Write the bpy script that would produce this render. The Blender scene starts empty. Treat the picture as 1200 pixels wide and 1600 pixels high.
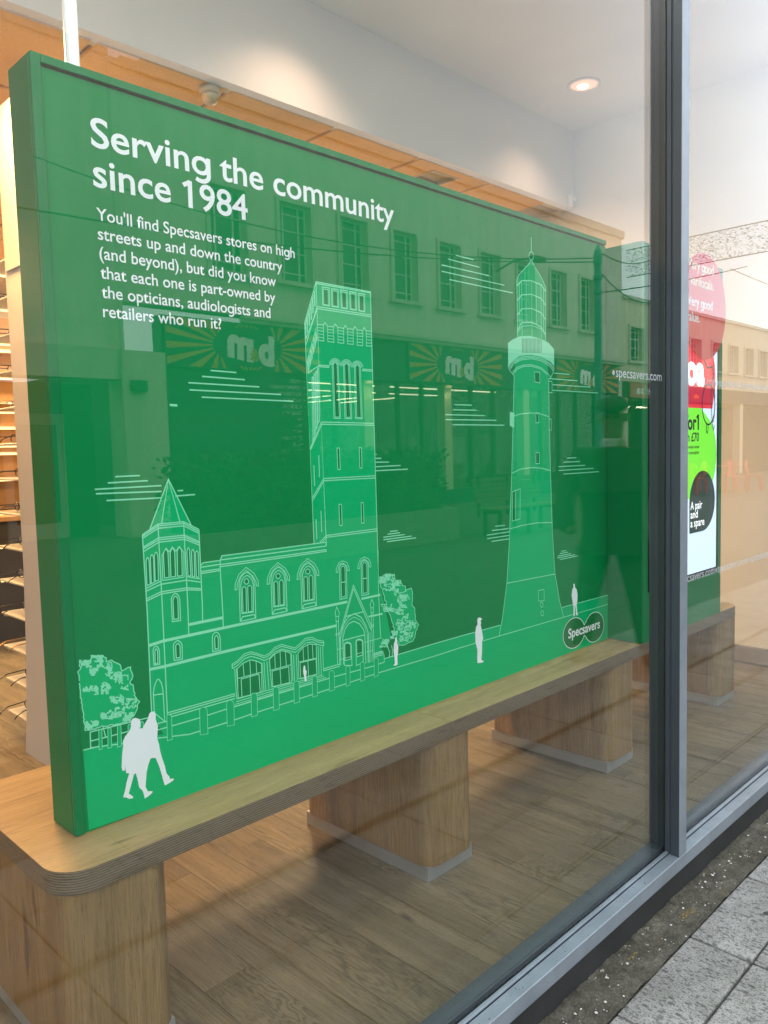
import bpy, bmesh, math, random
from mathutils import Vector, Matrix
from mathutils.geometry import delaunay_2d_cdt
S = bpy.context.scene
COL = S.collection
PI = math.pi
# ------------------------------------------------------------------ camera
cam = bpy.data.cameras.new('camera'); camo = bpy.data.objects.new('camera', cam); COL.objects.link(camo)
RC = Matrix(((0.7041252, 0.0748705, -0.7061176), (-0.7095946, 0.0375869, -0.7036070), (-0.0261386, 0.9964846, 0.0795935)))
camo.matrix_world = Matrix.Translation((0, -1.12, 1.5)) @ RC.to_4x4()
cam.sensor_fit = 'VERTICAL'; cam.sensor_height = 36; cam.lens = 1235.486 / 1600 * 36
cam.clip_start = 0.05; cam.clip_end = 800
S.camera = camo
# ------------------------------------------------------------------ sky
SUN_EL, SUN_ROT = math.radians(48), math.radians(20)
world = bpy.data.worlds.new('World'); S.world = world; world.use_nodes = True
nt = world.node_tree; N = nt.nodes; L = nt.links
bg = N['Background']; bg.inputs[1].default_value = 0.1
sky = N.new('ShaderNodeTexSky'); sky.sky_type = 'NISHITA'; sky.sun_disc = False
sky.sun_elevation = SUN_EL; sky.sun_rotation = SUN_ROT
tc = N.new('ShaderNodeTexCoord'); mp = N.new('ShaderNodeMapping'); mp.inputs['Scale'].default_value = (1, 1, 2.6)
nz = N.new('ShaderNodeTexNoise'); nz.inputs['Scale'].default_value = 2.1; nz.inputs['Detail'].default_value = 7; nz.inputs['Roughness'].default_value = .55
rp = N.new('ShaderNodeValToRGB'); rp.color_ramp.elements[0].position = .3; rp.color_ramp.elements[1].position = .72
rp.color_ramp.elements[0].color = (.60, .68, .80, 1); rp.color_ramp.elements[1].color = (.93, .96, 1, 1)
gain = N.new('ShaderNodeVectorMath'); gain.operation = 'SCALE'; gain.inputs['Scale'].default_value = 33.5
mix = N.new('ShaderNodeMixRGB'); mix.inputs[0].default_value = .88
L.new(tc.outputs['Generated'], mp.inputs[0]); L.new(mp.outputs[0], nz.inputs['Vector']); L.new(nz.outputs['Fac'], rp.inputs[0])
L.new(rp.outputs[0], gain.inputs[0]); L.new(sky.outputs[0], mix.inputs[1]); L.new(gain.outputs[0], mix.inputs[2]); L.new(mix.outputs[0], bg.inputs[0])
sun = bpy.data.lights.new('sun', 'SUN'); sun.energy = 1.5; sun.angle = math.radians(25); sun.color = (1, .96, .9)
suno = bpy.data.objects.new('sun', sun); COL.objects.link(suno)
suno.rotation_euler = (PI/2 - SUN_EL, 0, PI - SUN_ROT)
# ------------------------------------------------------------------ render look
S.view_settings.view_transform = 'Standard'; S.view_settings.look = 'None'
S.view_settings.exposure = 0.05; S.view_settings.gamma = 1; S.view_settings.use_curve_mapping = False
S.render.engine = 'CYCLES'
cy = S.cycles; cy.use_denoising = True; cy.max_bounces = 8; cy.diffuse_bounces = 4; cy.glossy_bounces = 4; cy.transparent_max_bounces = 16
cy.caustics_reflective = False; cy.caustics_refractive = False; cy.sample_clamp_indirect = 6
# ------------------------------------------------------------------ materials
M = {}
def newmat(name):
    m = bpy.data.materials.new(name); m.use_nodes = True; M[name] = m
    nt = m.node_tree; return m, nt, nt.nodes, nt.links, nt.nodes['Principled BSDF']
def vmath(nt, op, a, b=None):
    n = nt.nodes.new('ShaderNodeMath'); n.operation = op
    for i, v in enumerate((a, b)):
        if v is None: continue
        if isinstance(v, (int, float)): n.inputs[i].default_value = v
        else: nt.links.new(v, n.inputs[i])
    return n.outputs[0]
def coords(nt, scale=(1, 1, 1), rnd=0.0, rot=(0, 0, 0)):
    t = nt.nodes.new('ShaderNodeTexCoord'); m = nt.nodes.new('ShaderNodeMapping'); m.inputs['Scale'].default_value = scale; m.inputs['Rotation'].default_value = rot
    nt.links.new(t.outputs['Object'], m.inputs[0])
    if rnd:
        oi = nt.nodes.new('ShaderNodeObjectInfo'); c = nt.nodes.new('ShaderNodeCombineXYZ')
        for i in range(3): nt.links.new(vmath(nt, 'MULTIPLY', oi.outputs['Random'], rnd * (i + 1.37)), c.inputs[i])
        nt.links.new(c.outputs[0], m.inputs['Location'])
    return m.outputs[0]
def noise(nt, vec, scale, detail=4, rough=.55, dist=0):
    n = nt.nodes.new('ShaderNodeTexNoise'); n.inputs['Scale'].default_value = scale; n.inputs['Detail'].default_value = detail
    n.inputs['Roughness'].default_value = rough; n.inputs['Distortion'].default_value = dist
    if vec is not None: nt.links.new(vec, n.inputs['Vector'])
    return n.outputs['Fac']
def ramp(nt, fac, *stops):
    r = nt.nodes.new('ShaderNodeValToRGB'); e = r.color_ramp.elements
    while len(e) < len(stops): e.new(.5)
    for i, (p, c) in enumerate(stops): e[i].position = p; e[i].color = (*c, 1)
    nt.links.new(fac, r.inputs[0]); return r.outputs[0]
def mixc(nt, fac, a, b, mode='MIX'):
    n = nt.nodes.new('ShaderNodeMixRGB'); n.blend_type = mode
    for i, v in enumerate((fac, a, b)):
        if isinstance(v, (int, float)): n.inputs[i].default_value = v
        elif isinstance(v, tuple): n.inputs[i].default_value = (*v, 1)
        else: nt.links.new(v, n.inputs[i])
    return n.outputs[0]
def bump(nt, b, h, strength=.2, dist=.01):
    n = nt.nodes.new('ShaderNodeBump'); n.inputs['Strength'].default_value = strength; n.inputs['Distance'].default_value = dist
    nt.links.new(h, n.inputs['Height']); nt.links.new(n.outputs[0], b.inputs['Normal'])
def plain(name, col, rough=.5, var=.1, scale=6, metal=0, bmp=0, fine=0, spec=.5, rnd=0):
    m, nt, nn, ll, b = newmat(name); v = coords(nt, rnd=rnd)
    f = noise(nt, v, scale, 5, .6)
    lo = tuple(max(0, c * (1 - var)) for c in col); hi = tuple(min(1, c * (1 + var)) for c in col)
    c = ramp(nt, f, (.3, lo), (.7, hi))
    if fine: c = mixc(nt, fine, c, ramp(nt, noise(nt, v, scale * 30, 2), (.35, (.25, .25, .25)), (.65, (1, 1, 1))), 'MULTIPLY')
    ll.new(c, b.inputs['Base Color']); b.inputs['Roughness'].default_value = rough; b.inputs['Metallic'].default_value = metal; b.inputs['Specular IOR Level'].default_value = spec
    if bmp: bump(nt, b, noise(nt, v, scale * 12, 3), bmp, .004)
    return m
def emit(name, col, strength):
    m, nt, nn, ll, b = newmat(name); b.inputs['Base Color'].default_value = (*col, 1); b.inputs['Emission Color'].default_value = (*col, 1); b.inputs['Emission Strength'].default_value = strength
    return m
def wood(name, dark, mid, light, axis, rough=.45, rings=1.0, rnd=7.0, bmp=.12, tone=.12, figure=1.0):
    m, nt, nn, ll, b = newmat(name)
    def st(across, along):
        q = [across] * 3; q[axis] = along; return tuple(q)
    v = coords(nt, st(15.0, 1.7), rnd)
    f1 = noise(nt, v, 1.0, 3, .5, .25)                                   # growth figure: contour lines of a stretched field
    w = vmath(nt, 'SINE', vmath(nt, 'MULTIPLY', f1, 70.0 * figure))
    ring = vmath(nt, 'POWER', vmath(nt, 'MULTIPLY', vmath(nt, 'ADD', w, 1.0), .5), 2.0)
    fib = noise(nt, coords(nt, st(240, 7), rnd * 2), 1.0, 4, .7)          # fine fibres
    pore = noise(nt, coords(nt, st(420, 26), rnd * 3), 1.0, 2, .6)
    broad = noise(nt, coords(nt, st(5, .5), rnd * 5), 1.0, 4, .6)
    strip = noise(nt, coords(nt, st(16, .12), rnd * 4), 1.0, 1, .5)
    mask = ramp(nt, noise(nt, coords(nt, st(7, 1.3), rnd * 6), 1.0, 2), (.42, (0, 0, 0)), (.62, (1, 1, 1)))
    base = ramp(nt, broad, (.32, mid), (.68, light))
    base = mixc(nt, .45, base, ramp(nt, strip, (.35, tuple(c * .72 for c in mid)), (.6, light)))
    c = mixc(nt, vmath(nt, 'MULTIPLY', vmath(nt, 'MULTIPLY', ring, mask), .62 * rings), base, dark)
    c = mixc(nt, .75, c, ramp(nt, fib, (.32, (.55, .53, .5)), (.5, (1, 1, 1)), (.72, (1.25, 1.25, 1.22))), 'MULTIPLY')
    c = mixc(nt, ramp(nt, pore, (.60, (0, 0, 0)), (.70, (.6, .6, .6))), c, dark)
    kn = noise(nt, coords(nt, st(13, 3.0), rnd * 8), 1.0, 2, .5)
    c = mixc(nt, ramp(nt, kn, (.70, (0, 0, 0)), (.78, (.75, .75, .75))), c, tuple(x * .55 for x in dark))
    oi = nn.new('ShaderNodeObjectInfo'); hv = nn.new('ShaderNodeHueSaturation'); ll.new(c, hv.inputs['Color'])
    ll.new(vmath(nt, 'ADD', vmath(nt, 'MULTIPLY', oi.outputs['Random'], tone * 2), 1 - tone), hv.inputs['Value'])
    ll.new(hv.outputs[0], b.inputs['Base Color']); b.inputs['Roughness'].default_value = rough
    bump(nt, b, vmath(nt, 'ADD', fib, vmath(nt, 'MULTIPLY', ring, .3)), bmp, .001)
wood('oak_top', (.17, .10, .036), (.335, .215, .095), (.42, .285, .13), 0, .42, .6)
wood('oak_upright', (.10, .052, .018), (.225, .133, .050), (.305, .192, .078), 2, .45, .55, 7, .12, .05)
wood('floor_oak', (.042, .031, .016), (.135, .102, .054), (.205, .162, .092), 1, .50, .9, 9, .3, .08, 1.25)
m, nt, nn, ll, b = newmat('ply_edge')
v = coords(nt, (1, 1, 1)); sp = nn.new('ShaderNodeSeparateXYZ'); ll.new(v, sp.inputs[0])
wob = noise(nt, coords(nt, (9, 9, 30)), 1.0, 2)
ph = vmath(nt, 'ADD', vmath(nt, 'MULTIPLY', sp.outputs[2], 2 * PI / .0058), vmath(nt, 'MULTIPLY', wob, 5.5))
lay = vmath(nt, 'MULTIPLY', vmath(nt, 'ADD', vmath(nt, 'SINE', ph), 1.0), .5)
c = ramp(nt, lay, (.10, (.085, .06, .034)), (.40, (.155, .113, .066)), (.9, (.225, .168, .103)))
c = mixc(nt, ramp(nt, noise(nt, coords(nt, (10, 10, 120)), 1.0, 3), (.58, (0, 0, 0)), (.72, (.8, .8, .8))), c, (.05, .035, .02))
c = mixc(nt, .5, c, ramp(nt, noise(nt, coords(nt, (60, 60, 260)), 1.0, 2), (.3, (.6, .6, .6)), (.7, (1.15, 1.15, 1.15))), 'MULTIPLY')
ll.new(c, b.inputs['Base Color']); b.inputs['Roughness'].default_value = .4
plain('steel_plinth', (.42, .425, .42), .42, .06, 8, .55)
GREEN_BG = (.0002, .225, .060); GREEN_FILL = (.0002, .445, .150)
plain('green_case', (.0003, .19, .055), .38, .04, 3, spec=.2)
plain('green_print', GREEN_BG, .45, .03, 3, spec=.12); plain('light_green_print', GREEN_FILL, .45, .03, 3, spec=.12)
plain('line_print', (.24, .78, .47), .45, .02, 3); plain('white_print', (.84, .90, .91), .5, .02, 3)
plain('logo_print', (.0003, .18, .045), .42, .02, 3)
plain('groove_black', (.006, .02, .01), .7)
plain('frame_grey', (.055, .068, .08), .38, .10, 5, .25, .05); plain('rail_grey', (.27, .31, .35), .36, .14, 9, .3, .06)
plain('gasket', (.008, .008, .009), .6)
plain('plinth_stone', (.035, .035, .035), .6, .25, 7, 0, .2)
plain('plaster_white', (.74, .70, .66), .7, .03, 2); plain('bulkhead_grey', (.68, .63, .585), .7, .04, 2)
plain('wall_tan', (.68, .61, .50), .65, .04, 1.5); plain('skirting', (.22, .20, .18), .45, .1)
plain('tile_cream', (.86, .52, .20), .75, .04, 4, 0, .1, .15, .5, 5); plain('tile_grid', (.45, .38, .30), .5)
plain('panel_white', (.56, .545, .53), .5, .03, 2); plain('shelf_white', (.70, .66, .56), .35, .02)
plain('dark_counter', (.03, .024, .02), .5, .2); plain('display_wood', (.42, .22, .08), .5, .15, 3)
plain('pole_white', (.80, .86, .88), .3, .02); plain('beige_plastic', (.46, .42, .34), .4, .03)
plain('spectacle_black', (.02, .016, .014), .25); plain('spectacle_gold', (.45, .27, .10), .3, .1, 6, .8); plain('screen_black', (.006, .006, .007), .25)
plain('red_card', (.74, .012, .02), .5, .02); plain('yellow_white', (.88, .82, .55), .5, .02)
emit('lamp_warm', (1, .70, .38), 14); emit('lamp_strip', (1, .70, .32), 2.4); emit('lamp_down', (1, .50, .32), .62); emit('lamp_bulb', (1, .84, .62), 5); emit('strip_cool', (1, .95, .62), 9)
def screen(name, c): emit(name, c, 1.0)
screen('screen_white', (.58, .70, .84)); screen('screen_red', (.62, .03, .05)); screen('screen_red_reflection', (.42, .004, .03)); screen('screen_lime', (.16, .66, .035)); screen('screen_dark', (.001, .022, .016)); screen('screen_text', (.9, .9, .9)); screen('screen_orange', (.75, .10, .02)); screen('screen_black_ink', (.01, .012, .012))
# glass: two thin surfaces, each mirrors by Schlick, the rest passes straight through
m, nt, nn, ll, b = newmat('window_glass')
nn.remove(b); out = nn['Material Output']
geo = nn.new('ShaderNodeNewGeometry'); dp = nn.new('ShaderNodeVectorMath'); dp.operation = 'DOT_PRODUCT'
ll.new(geo.outputs['Incoming'], dp.inputs[0]); ll.new(geo.outputs['Normal'], dp.inputs[1])
cs = vmath(nt, 'SUBTRACT', 1.0, vmath(nt, 'ABSOLUTE', dp.outputs['Value']))
R = vmath(nt, 'ADD', .038, vmath(nt, 'MULTIPLY', vmath(nt, 'POWER', cs, 5.35), .962))
tr = nn.new('ShaderNodeBsdfTransparent'); tr.inputs[0].default_value = (.972, .988, .978, 1)
gl = nn.new('ShaderNodeBsdfGlossy'); gl.inputs['Roughness'].default_value = 0.0; gl.inputs[0].default_value = (1, 1, 1, 1)
mx = nn.new('ShaderNodeMixShader'); ll.new(R, mx.inputs[0]); ll.new(tr.outputs[0], mx.inputs[1]); ll.new(gl.outputs[0], mx.inputs[2]); df = nn.new('ShaderNodeBsdfDiffuse'); df.inputs[0].default_value = (.75, .76, .75, 1); mx2 = nn.new('ShaderNodeMixShader')
sm = ramp(nt, noise(nt, coords(nt, (2.2, 2.2, 5.5), 0, (0, .5, 0)), 1.0, 6, .72, 1.5), (.52, (0, 0, 0)), (.80, (.006, .006, .006)))
ll.new(sm, mx2.inputs[0]); ll.new(mx.outputs[0], mx2.inputs[1]); ll.new(df.outputs[0], mx2.inputs[2]); ll.new(mx2.outputs[0], out.inputs[0])
m, nt, nn, ll, b = newmat('frosted_vinyl'); b.inputs['Base Color'].default_value = (.62, .66, .68, 1); b.inputs['Roughness'].default_value = .6; b.inputs['Alpha'].default_value = .62
m, nt, nn, ll, b = newmat('lens_glass'); b.inputs['Base Color'].default_value = (.8, .82, .8, 1); b.inputs['Roughness'].default_value = .05; b.inputs['Alpha'].default_value = .18
# street
def aggregate(name, lo, mid, hi, s1=105, dirt=.62):
    m, nt, nn, ll, b = newmat(name); v = coords(nt, rnd=11); v2 = coords(nt, (1.0, .62, 1), 13, (0, 0, .5))
    def chips(vec, sc, thr):
        vo = nn.new('ShaderNodeTexVoronoi'); vo.inputs['Scale'].default_value = sc; ll.new(vec, vo.inputs['Vector'])
        sep = nn.new('ShaderNodeSeparateColor'); ll.new(vo.outputs['Color'], sep.inputs[0])
        pick = vmath(nt, 'LESS_THAN', sep.outputs[0], thr); edge = ramp(nt, vo.outputs['Distance'], (.28, (1, 1, 1)), (.52, (0, 0, 0)))
        return vmath(nt, 'MULTIPLY', pick, edge), sep.outputs[1]
    c = ramp(nt, noise(nt, v, 300, 3, .7), (.36, mid), (.5, hi), (.66, tuple(x * 1.12 for x in hi)))
    for sc, thr in ((s1, .42), (s1 * 2.1, .46), (s1 * .62, .14)):
        k, tone = chips(v2, sc, thr); c = mixc(nt, vmath(nt, 'MULTIPLY', k, .85), c, ramp(nt, tone, (0, lo), (1, mid)))
    c = mixc(nt, dirt, c, ramp(nt, noise(nt, v, 4.5, 5, .65), (.36, (.42, .42, .40)), (.6, (1, 1, 1))), 'MULTIPLY')
    ll.new(c, b.inputs['Base Color']); b.inputs['Roughness'].default_value = .85
    bump(nt, b, noise(nt, v, 190, 3), .6, .004); return m
aggregate('slab_aggregate', (.09, .088, .083), (.175, .172, .162), (.40, .39, .36))
m, nt, nn, ll, b = newmat('gritty_edging'); v = coords(nt)
c = ramp(nt, noise(nt, v, 14, 6, .7), (.3, (.085, .078, .055)), (.5, (.16, .15, .11)), (.7, (.28, .26, .21)))
c = mixc(nt, .6, c, ramp(nt, noise(nt, v, 150, 3), (.3, (.3, .3, .28)), (.7, (1.3, 1.3, 1.25))), 'MULTIPLY')
c = mixc(nt, ramp(nt, noise(nt, v, 5.0, 3), (.6, (0, 0, 0)), (.68, (.75, .75, .75))), c, (.24, .20, .10))
ll.new(c, b.inputs['Base Color']); b.inputs['Roughness'].default_value = .95; bump(nt, b, noise(nt, v, 70, 6, .75), 1.0, .02)
plain('pebble_white', (.66, .64, .58), .7, .15, 40)
plain('mortar_pale', (.36, .335, .28), .95, .3, 40)
plain('moss_ochre', (.34, .24, .06), .9, .3, 60)
m, nt, nn, ll, b = newmat('street_paving'); v = coords(nt)
br = nn.new('ShaderNodeTexBrick'); br.inputs['Scale'].default_value = 1; br.inputs['Brick Width'].default_value = .9; br.inputs['Row Height'].default_value = .6; br.inputs['Mortar Size'].default_value = .012
br.inputs['Color1'].default_value = (.075, .073, .068, 1); br.inputs['Color2'].default_value = (.095, .092, .086, 1); br.inputs['Mortar'].default_value = (.03, .03, .028, 1); ll.new(v, br.inputs['Vector'])
c = mixc(nt, .5, br.outputs[0], ramp(nt, noise(nt, v, 1.3, 5), (.3, (.6, .6, .58)), (.7, (1.1, 1.1, 1.1))), 'MULTIPLY'); ll.new(c, b.inputs['Base Color']); b.inputs['Roughness'].default_value = .8
def stone(name, c1, c2, bw=1.3, rh=.55, mort=.82):
    m, nt, nn, ll, b = newmat(name); v = coords(nt, rot=(PI/2, 0, 0))
    br = nn.new('ShaderNodeTexBrick'); br.inputs['Scale'].default_value = 1; br.inputs['Brick Width'].default_value = bw; br.inputs['Row Height'].default_value = rh; br.inputs['Mortar Size'].default_value = .008
    br.inputs['Color1'].default_value = (*c1, 1); br.inputs['Color2'].default_value = (*c2, 1); br.inputs['Mortar'].default_value = (*[x * mort for x in c1], 1); ll.new(v, br.inputs['Vector'])
    t = nn.new('ShaderNodeTexCoord'); mpn = nn.new('ShaderNodeMapping'); mpn.inputs['Scale'].default_value = (3, 3, .7); ll.new(t.outputs['Object'], mpn.inputs[0])
    c = mixc(nt, .7, br.outputs[0], ramp(nt, noise(nt, mpn.outputs[0], 1.2, 6), (.3, (.72, .70, .66)), (.65, (1.08, 1.08, 1.08))), 'MULTIPLY')
    ll.new(c, b.inputs['Base Color']); b.inputs['Roughness'].default_value = .85; return m
stone('portland_stone', (.62, .57, .48), (.59, .55, .46)); stone('cream_render', (.62, .54, .40), (.60, .52, .39), 6, 3, .95)
plain('stone_trim', (.50, .47, .39), .8, .12, 3); plain('dark_glass', (.012, .02, .022), .08, .2, 1, 0, 0, 0, .8); plain('sash_white', (.75, .75, .72), .5)
plain('fascia_teal', (.004, .02, .035), .5, .1); plain('ray_orange', (.50, .20, .03), .5, .05); plain('sign_white', (.85, .85, .82), .5); plain('dark_interior', (.02, .025, .025), .8, .3)
plain('shop_stock', (.10, .09, .07), .7, .8, 3); plain('pier_lit', (.55, .50, .33), .6, .1)
plain('sign_red', (.36, .05, .04), .5, .1); plain('lamp_post_teal', (.06, .22, .22), .45, .1); plain('wire_black', (.01, .01, .01), .6)
plain('hedge_leaf', (.035, .07, .022), .7, .5, 5); plain('planter_stone', (.24, .23, .20), .85, .2); plain('bark', (.07, .05, .035), .9, .3, 12); plain('bench_slat', (.12, .085, .05), .6, .2, 5); plain('cast_iron', (.02, .02, .022), .5)
plain('chair_red', (.62, .06, .04), .35, .08, 4, .1); plain('net_leaf', (.16, .155, .14), .9, .4, 2)
plain('skin', (.20, .11, .075), .5, .06, 12); plain('coat_dark', (.012, .013, .016), .85, .3, 20); plain('trousers_dark', (.02, .02, .024), .85, .2); plain('cap_tweed', (.035, .035, .036), .9, .5, 90); plain('shoe_black', (.012, .011, .01), .35); plain('shirt_pale', (.55, .55, .58), .8); plain('hair_grey', (.32, .31, .30), .8)
plain('slate_roof', (.10, .10, .11), .8, .2)
# ------------------------------------------------------------------ object helpers
ORG = {}
def thing(name, label, cat, loc=(0, 0, 0), group=None):
    o = bpy.data.objects.new(name, None); COL.objects.link(o); o.location = loc; o['label'] = label; o['category'] = cat; o.empty_display_size = .1
    if group: o['group'] = group
    ORG[o.name] = Vector(loc); return o
def obj(name, bm, mats, parent=None, kind=None, smooth=False):
    if isinstance(bm, bmesh.types.BMesh):
        me = bpy.data.meshes.new(name)
        bm.normal_update(); bm.to_mesh(me); bm.free()
    else: me = bm; me.name = name
    if parent is not None:
        org = ORG[parent.name]
        if org.length > 0: me.transform(Matrix.Translation(-org))
    o = bpy.data.objects.new(name, me); COL.objects.link(o)
    if len(me.materials): me.materials.clear()
    for mm in (mats if isinstance(mats, (list, tuple)) else [mats]): me.materials.append(M[mm])
    if parent is not None: o.parent = parent; ORG[o.name] = ORG[parent.name]
    else: ORG[o.name] = Vector((0, 0, 0))
    if kind: o['kind'] = kind
    if smooth:
        for p in me.polygons: p.use_smooth = True
    return o
def soften(o, deg=32):
    for p in o.data.polygons: p.use_smooth = True
    o.data.set_sharp_from_angle(angle=math.radians(deg))
    w = o.modifiers.new('normals', 'WEIGHTED_NORMAL'); w.mode = 'FACE_AREA'; w.weight = 100; w.keep_sharp = True
    return o
def tag(o, label, cat, group=None):
    o['label'] = label; o['category'] = cat
    if group: o['group'] = group
    return o
def BM(): return bmesh.new()
def box(bm, x0, x1, y0, y1, z0, z1, bev=0, seg=2):
    vs = [bm.verts.new((x, y, z)) for x in (x0, x1) for y in (y0, y1) for z in (z0, z1)]
    fs = [bm.faces.new([vs[i] for i in q]) for q in ((0, 1, 3, 2), (4, 6, 7, 5), (0, 4, 5, 1), (2, 3, 7, 6), (0, 2, 6, 4), (1, 5, 7, 3))]
    if bev:
        es = list({e for f in fs for e in f.edges})
        bmesh.ops.bevel(bm, geom=es, offset=bev, segments=seg, affect='EDGES', profile=.5)
    return bm
def bx(*a, **k): return box(BM(), *a, **k)
def rounded(bm, x0, x1, y0, y1, z0, z1, rad, corners=(1, 1, 1, 1), seg=6, bev=0):
    # vertical prism with rounded corners: order (x0y0, x1y0, x1y1, x0y1)
    pts = []
    for (cx, cy, sx, sy, a0), on in zip(((x0, y0, 1, 1, 180), (x1, y0, -1, 1, 270), (x1, y1, -1, -1, 0), (x0, y1, 1, -1, 90)), corners):
        if on:
            for i in range(seg + 1):
                a = math.radians(a0 + 90 * i / seg); pts.append((cx + sx * rad + rad * math.cos(a), cy + sy * rad + rad * math.sin(a)))
        else: pts.append((cx, cy))
    return prism(bm, pts, z0, z1, bev)
def prism(bm, pts, z0, z1, bev=0):
    lo = [bm.verts.new((x, y, z0)) for x, y in pts]; hi = [bm.verts.new((x, y, z1)) for x, y in pts]
    bm.faces.new(list(reversed(lo))); top = bm.faces.new(hi); n = len(pts)
    for i in range(n): bm.faces.new((lo[i], lo[(i + 1) % n], hi[(i + 1) % n], hi[i]))
    if bev:
        es = [e for f in bm.faces if abs(f.normal.z) > .9 or f is top for e in f.edges]
        bmesh.ops.bevel(bm, geom=list(set(es)), offset=bev, segments=2, affect='EDGES')
    return bm
def tube(bm, pts, r, n=8, closed=False, r1=None):
    pts = [Vector(p) for p in pts]; k = len(pts); rings = []
    up = Vector((0, 0, 1))
    for i, p in enumerate(pts):
        if closed: d = pts[(i + 1) % k] - pts[i - 1]
        else: d = pts[min(i + 1, k - 1)] - pts[max(i - 1, 0)]
        d.normalize(); u = d.cross(up)
        if u.length < .05: u = d.cross(Vector((0, 1, 0)))
        u.normalize(); w = u.cross(d).normalized()
        rr = r if r1 is None else r + (r1 - r) * i / max(1, k - 1)
        rings.append([bm.verts.new(p + (u * math.cos(2 * PI * j / n) + w * math.sin(2 * PI * j / n)) * rr) for j in range(n)])
    for i in range(k if closed else k - 1):
        a, b = rings[i], rings[(i + 1) % k]
        for j in range(n): bm.faces.new((a[j], a[(j + 1) % n], b[(j + 1) % n], b[j]))
    if not closed: bm.faces.new(list(reversed(rings[0]))); bm.faces.new(rings[-1])
    return bm
def lathe(bm, prof, cx, cy, n=20):
    rings = [[bm.verts.new((cx + r * math.cos(2 * PI * j / n), cy + r * math.sin(2 * PI * j / n), z)) for j in range(n)] for r, z in prof]
    for a, b in zip(rings, rings[1:]):
        for j in range(n): bm.faces.new((a[j], a[(j + 1) % n], b[(j + 1) % n], b[j]))
    bm.faces.new(list(reversed(rings[0]))); bm.faces.new(rings[-1]); return bm
def plate(bm, pts, y, th=0.0, face=-1):
    """flat polygon in the XZ plane at y; face -1 looks to -Y, +1 to +Y; th gives it thickness behind"""
    a = sum(p[0] * q[1] - q[0] * p[1] for p, q in zip(pts, pts[1:] + pts[:1]))
    if (a > 0) != (face < 0): pts = pts[::-1]
    if th:
        vs = [bm.verts.new((x, y, z)) for x, z in pts]; bk = [bm.verts.new((x, y - face * th, z)) for x, z in pts]; n = len(pts)
        for i in range(n): bm.faces.new((vs[(i + 1) % n], vs[i], bk[i], bk[(i + 1) % n]))
        bm.faces.new(bk[::-1]); bm.faces.new(vs)
    elif len(pts) <= 4: bm.faces.new([bm.verts.new((x, y, z)) for x, z in pts])
    else:
        n = len(pts); V, E_, F_, *_r = delaunay_2d_cdt([Vector(p) for p in pts], [(i, (i + 1) % n) for i in range(n)], [], 1, 1e-5)
        vs = [bm.verts.new((v.x, y, v.y)) for v in V]
        for f in F_:
            q = [V[i] for i in f]; ar = sum(q[i - 1].x * q[i].y - q[i].x * q[i - 1].y for i in range(len(q)))
            f = list(f)
            if (ar > 0) != (face < 0): f.reverse()
            bm.faces.new([vs[i] for i in f])
    return bm
def ribbon(bm, pts, w, y, closed=False):
    P = [Vector(p) for p in pts]; n = len(P); h = w / 2; L_, R_ = [], []
    for i in range(n):
        a = P[i] - P[i - 1] if (i or closed) else P[1] - P[0]
        b = P[(i + 1) % n] - P[i] if (i < n - 1 or closed) else P[-1] - P[-2]
        a = a.normalized() if a.length else Vector((1, 0)); b = b.normalized() if b.length else a
        t = a + b
        t = t.normalized() if t.length > .05 else a
        nn_ = Vector((-t.y, t.x)); k = h / max(.45, abs(nn_.dot(Vector((-a.y, a.x)))))
        yy = y - .0000016 * i
        L_.append(bm.verts.new((P[i].x + nn_.x * k, yy, P[i].y + nn_.y * k))); R_.append(bm.verts.new((P[i].x - nn_.x * k, yy, P[i].y - nn_.y * k)))
    for i in range(n if closed else n - 1):
        j = (i + 1) % n; bm.faces.new((R_[i], R_[j], L_[j], L_[i]))
    return bm
def font_mesh(body, offset=0.0):
    c = bpy.data.curves.new('t', 'FONT'); c.body = body; c.offset = offset; c.resolution_u = 4; c.fill_mode = 'FRONT'
    o = bpy.data.objects.new('t', c); COL.objects.link(o); dg = bpy.context.evaluated_depsgraph_get()
    me = bpy.data.meshes.new_from_object(o.evaluated_get(dg)); bpy.data.objects.remove(o); bpy.data.curves.remove(c); return me
def extent(me):
    xs = [v.co.x for v in me.vertices]; return (min(xs), max(xs)) if xs else (0, 0)
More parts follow.
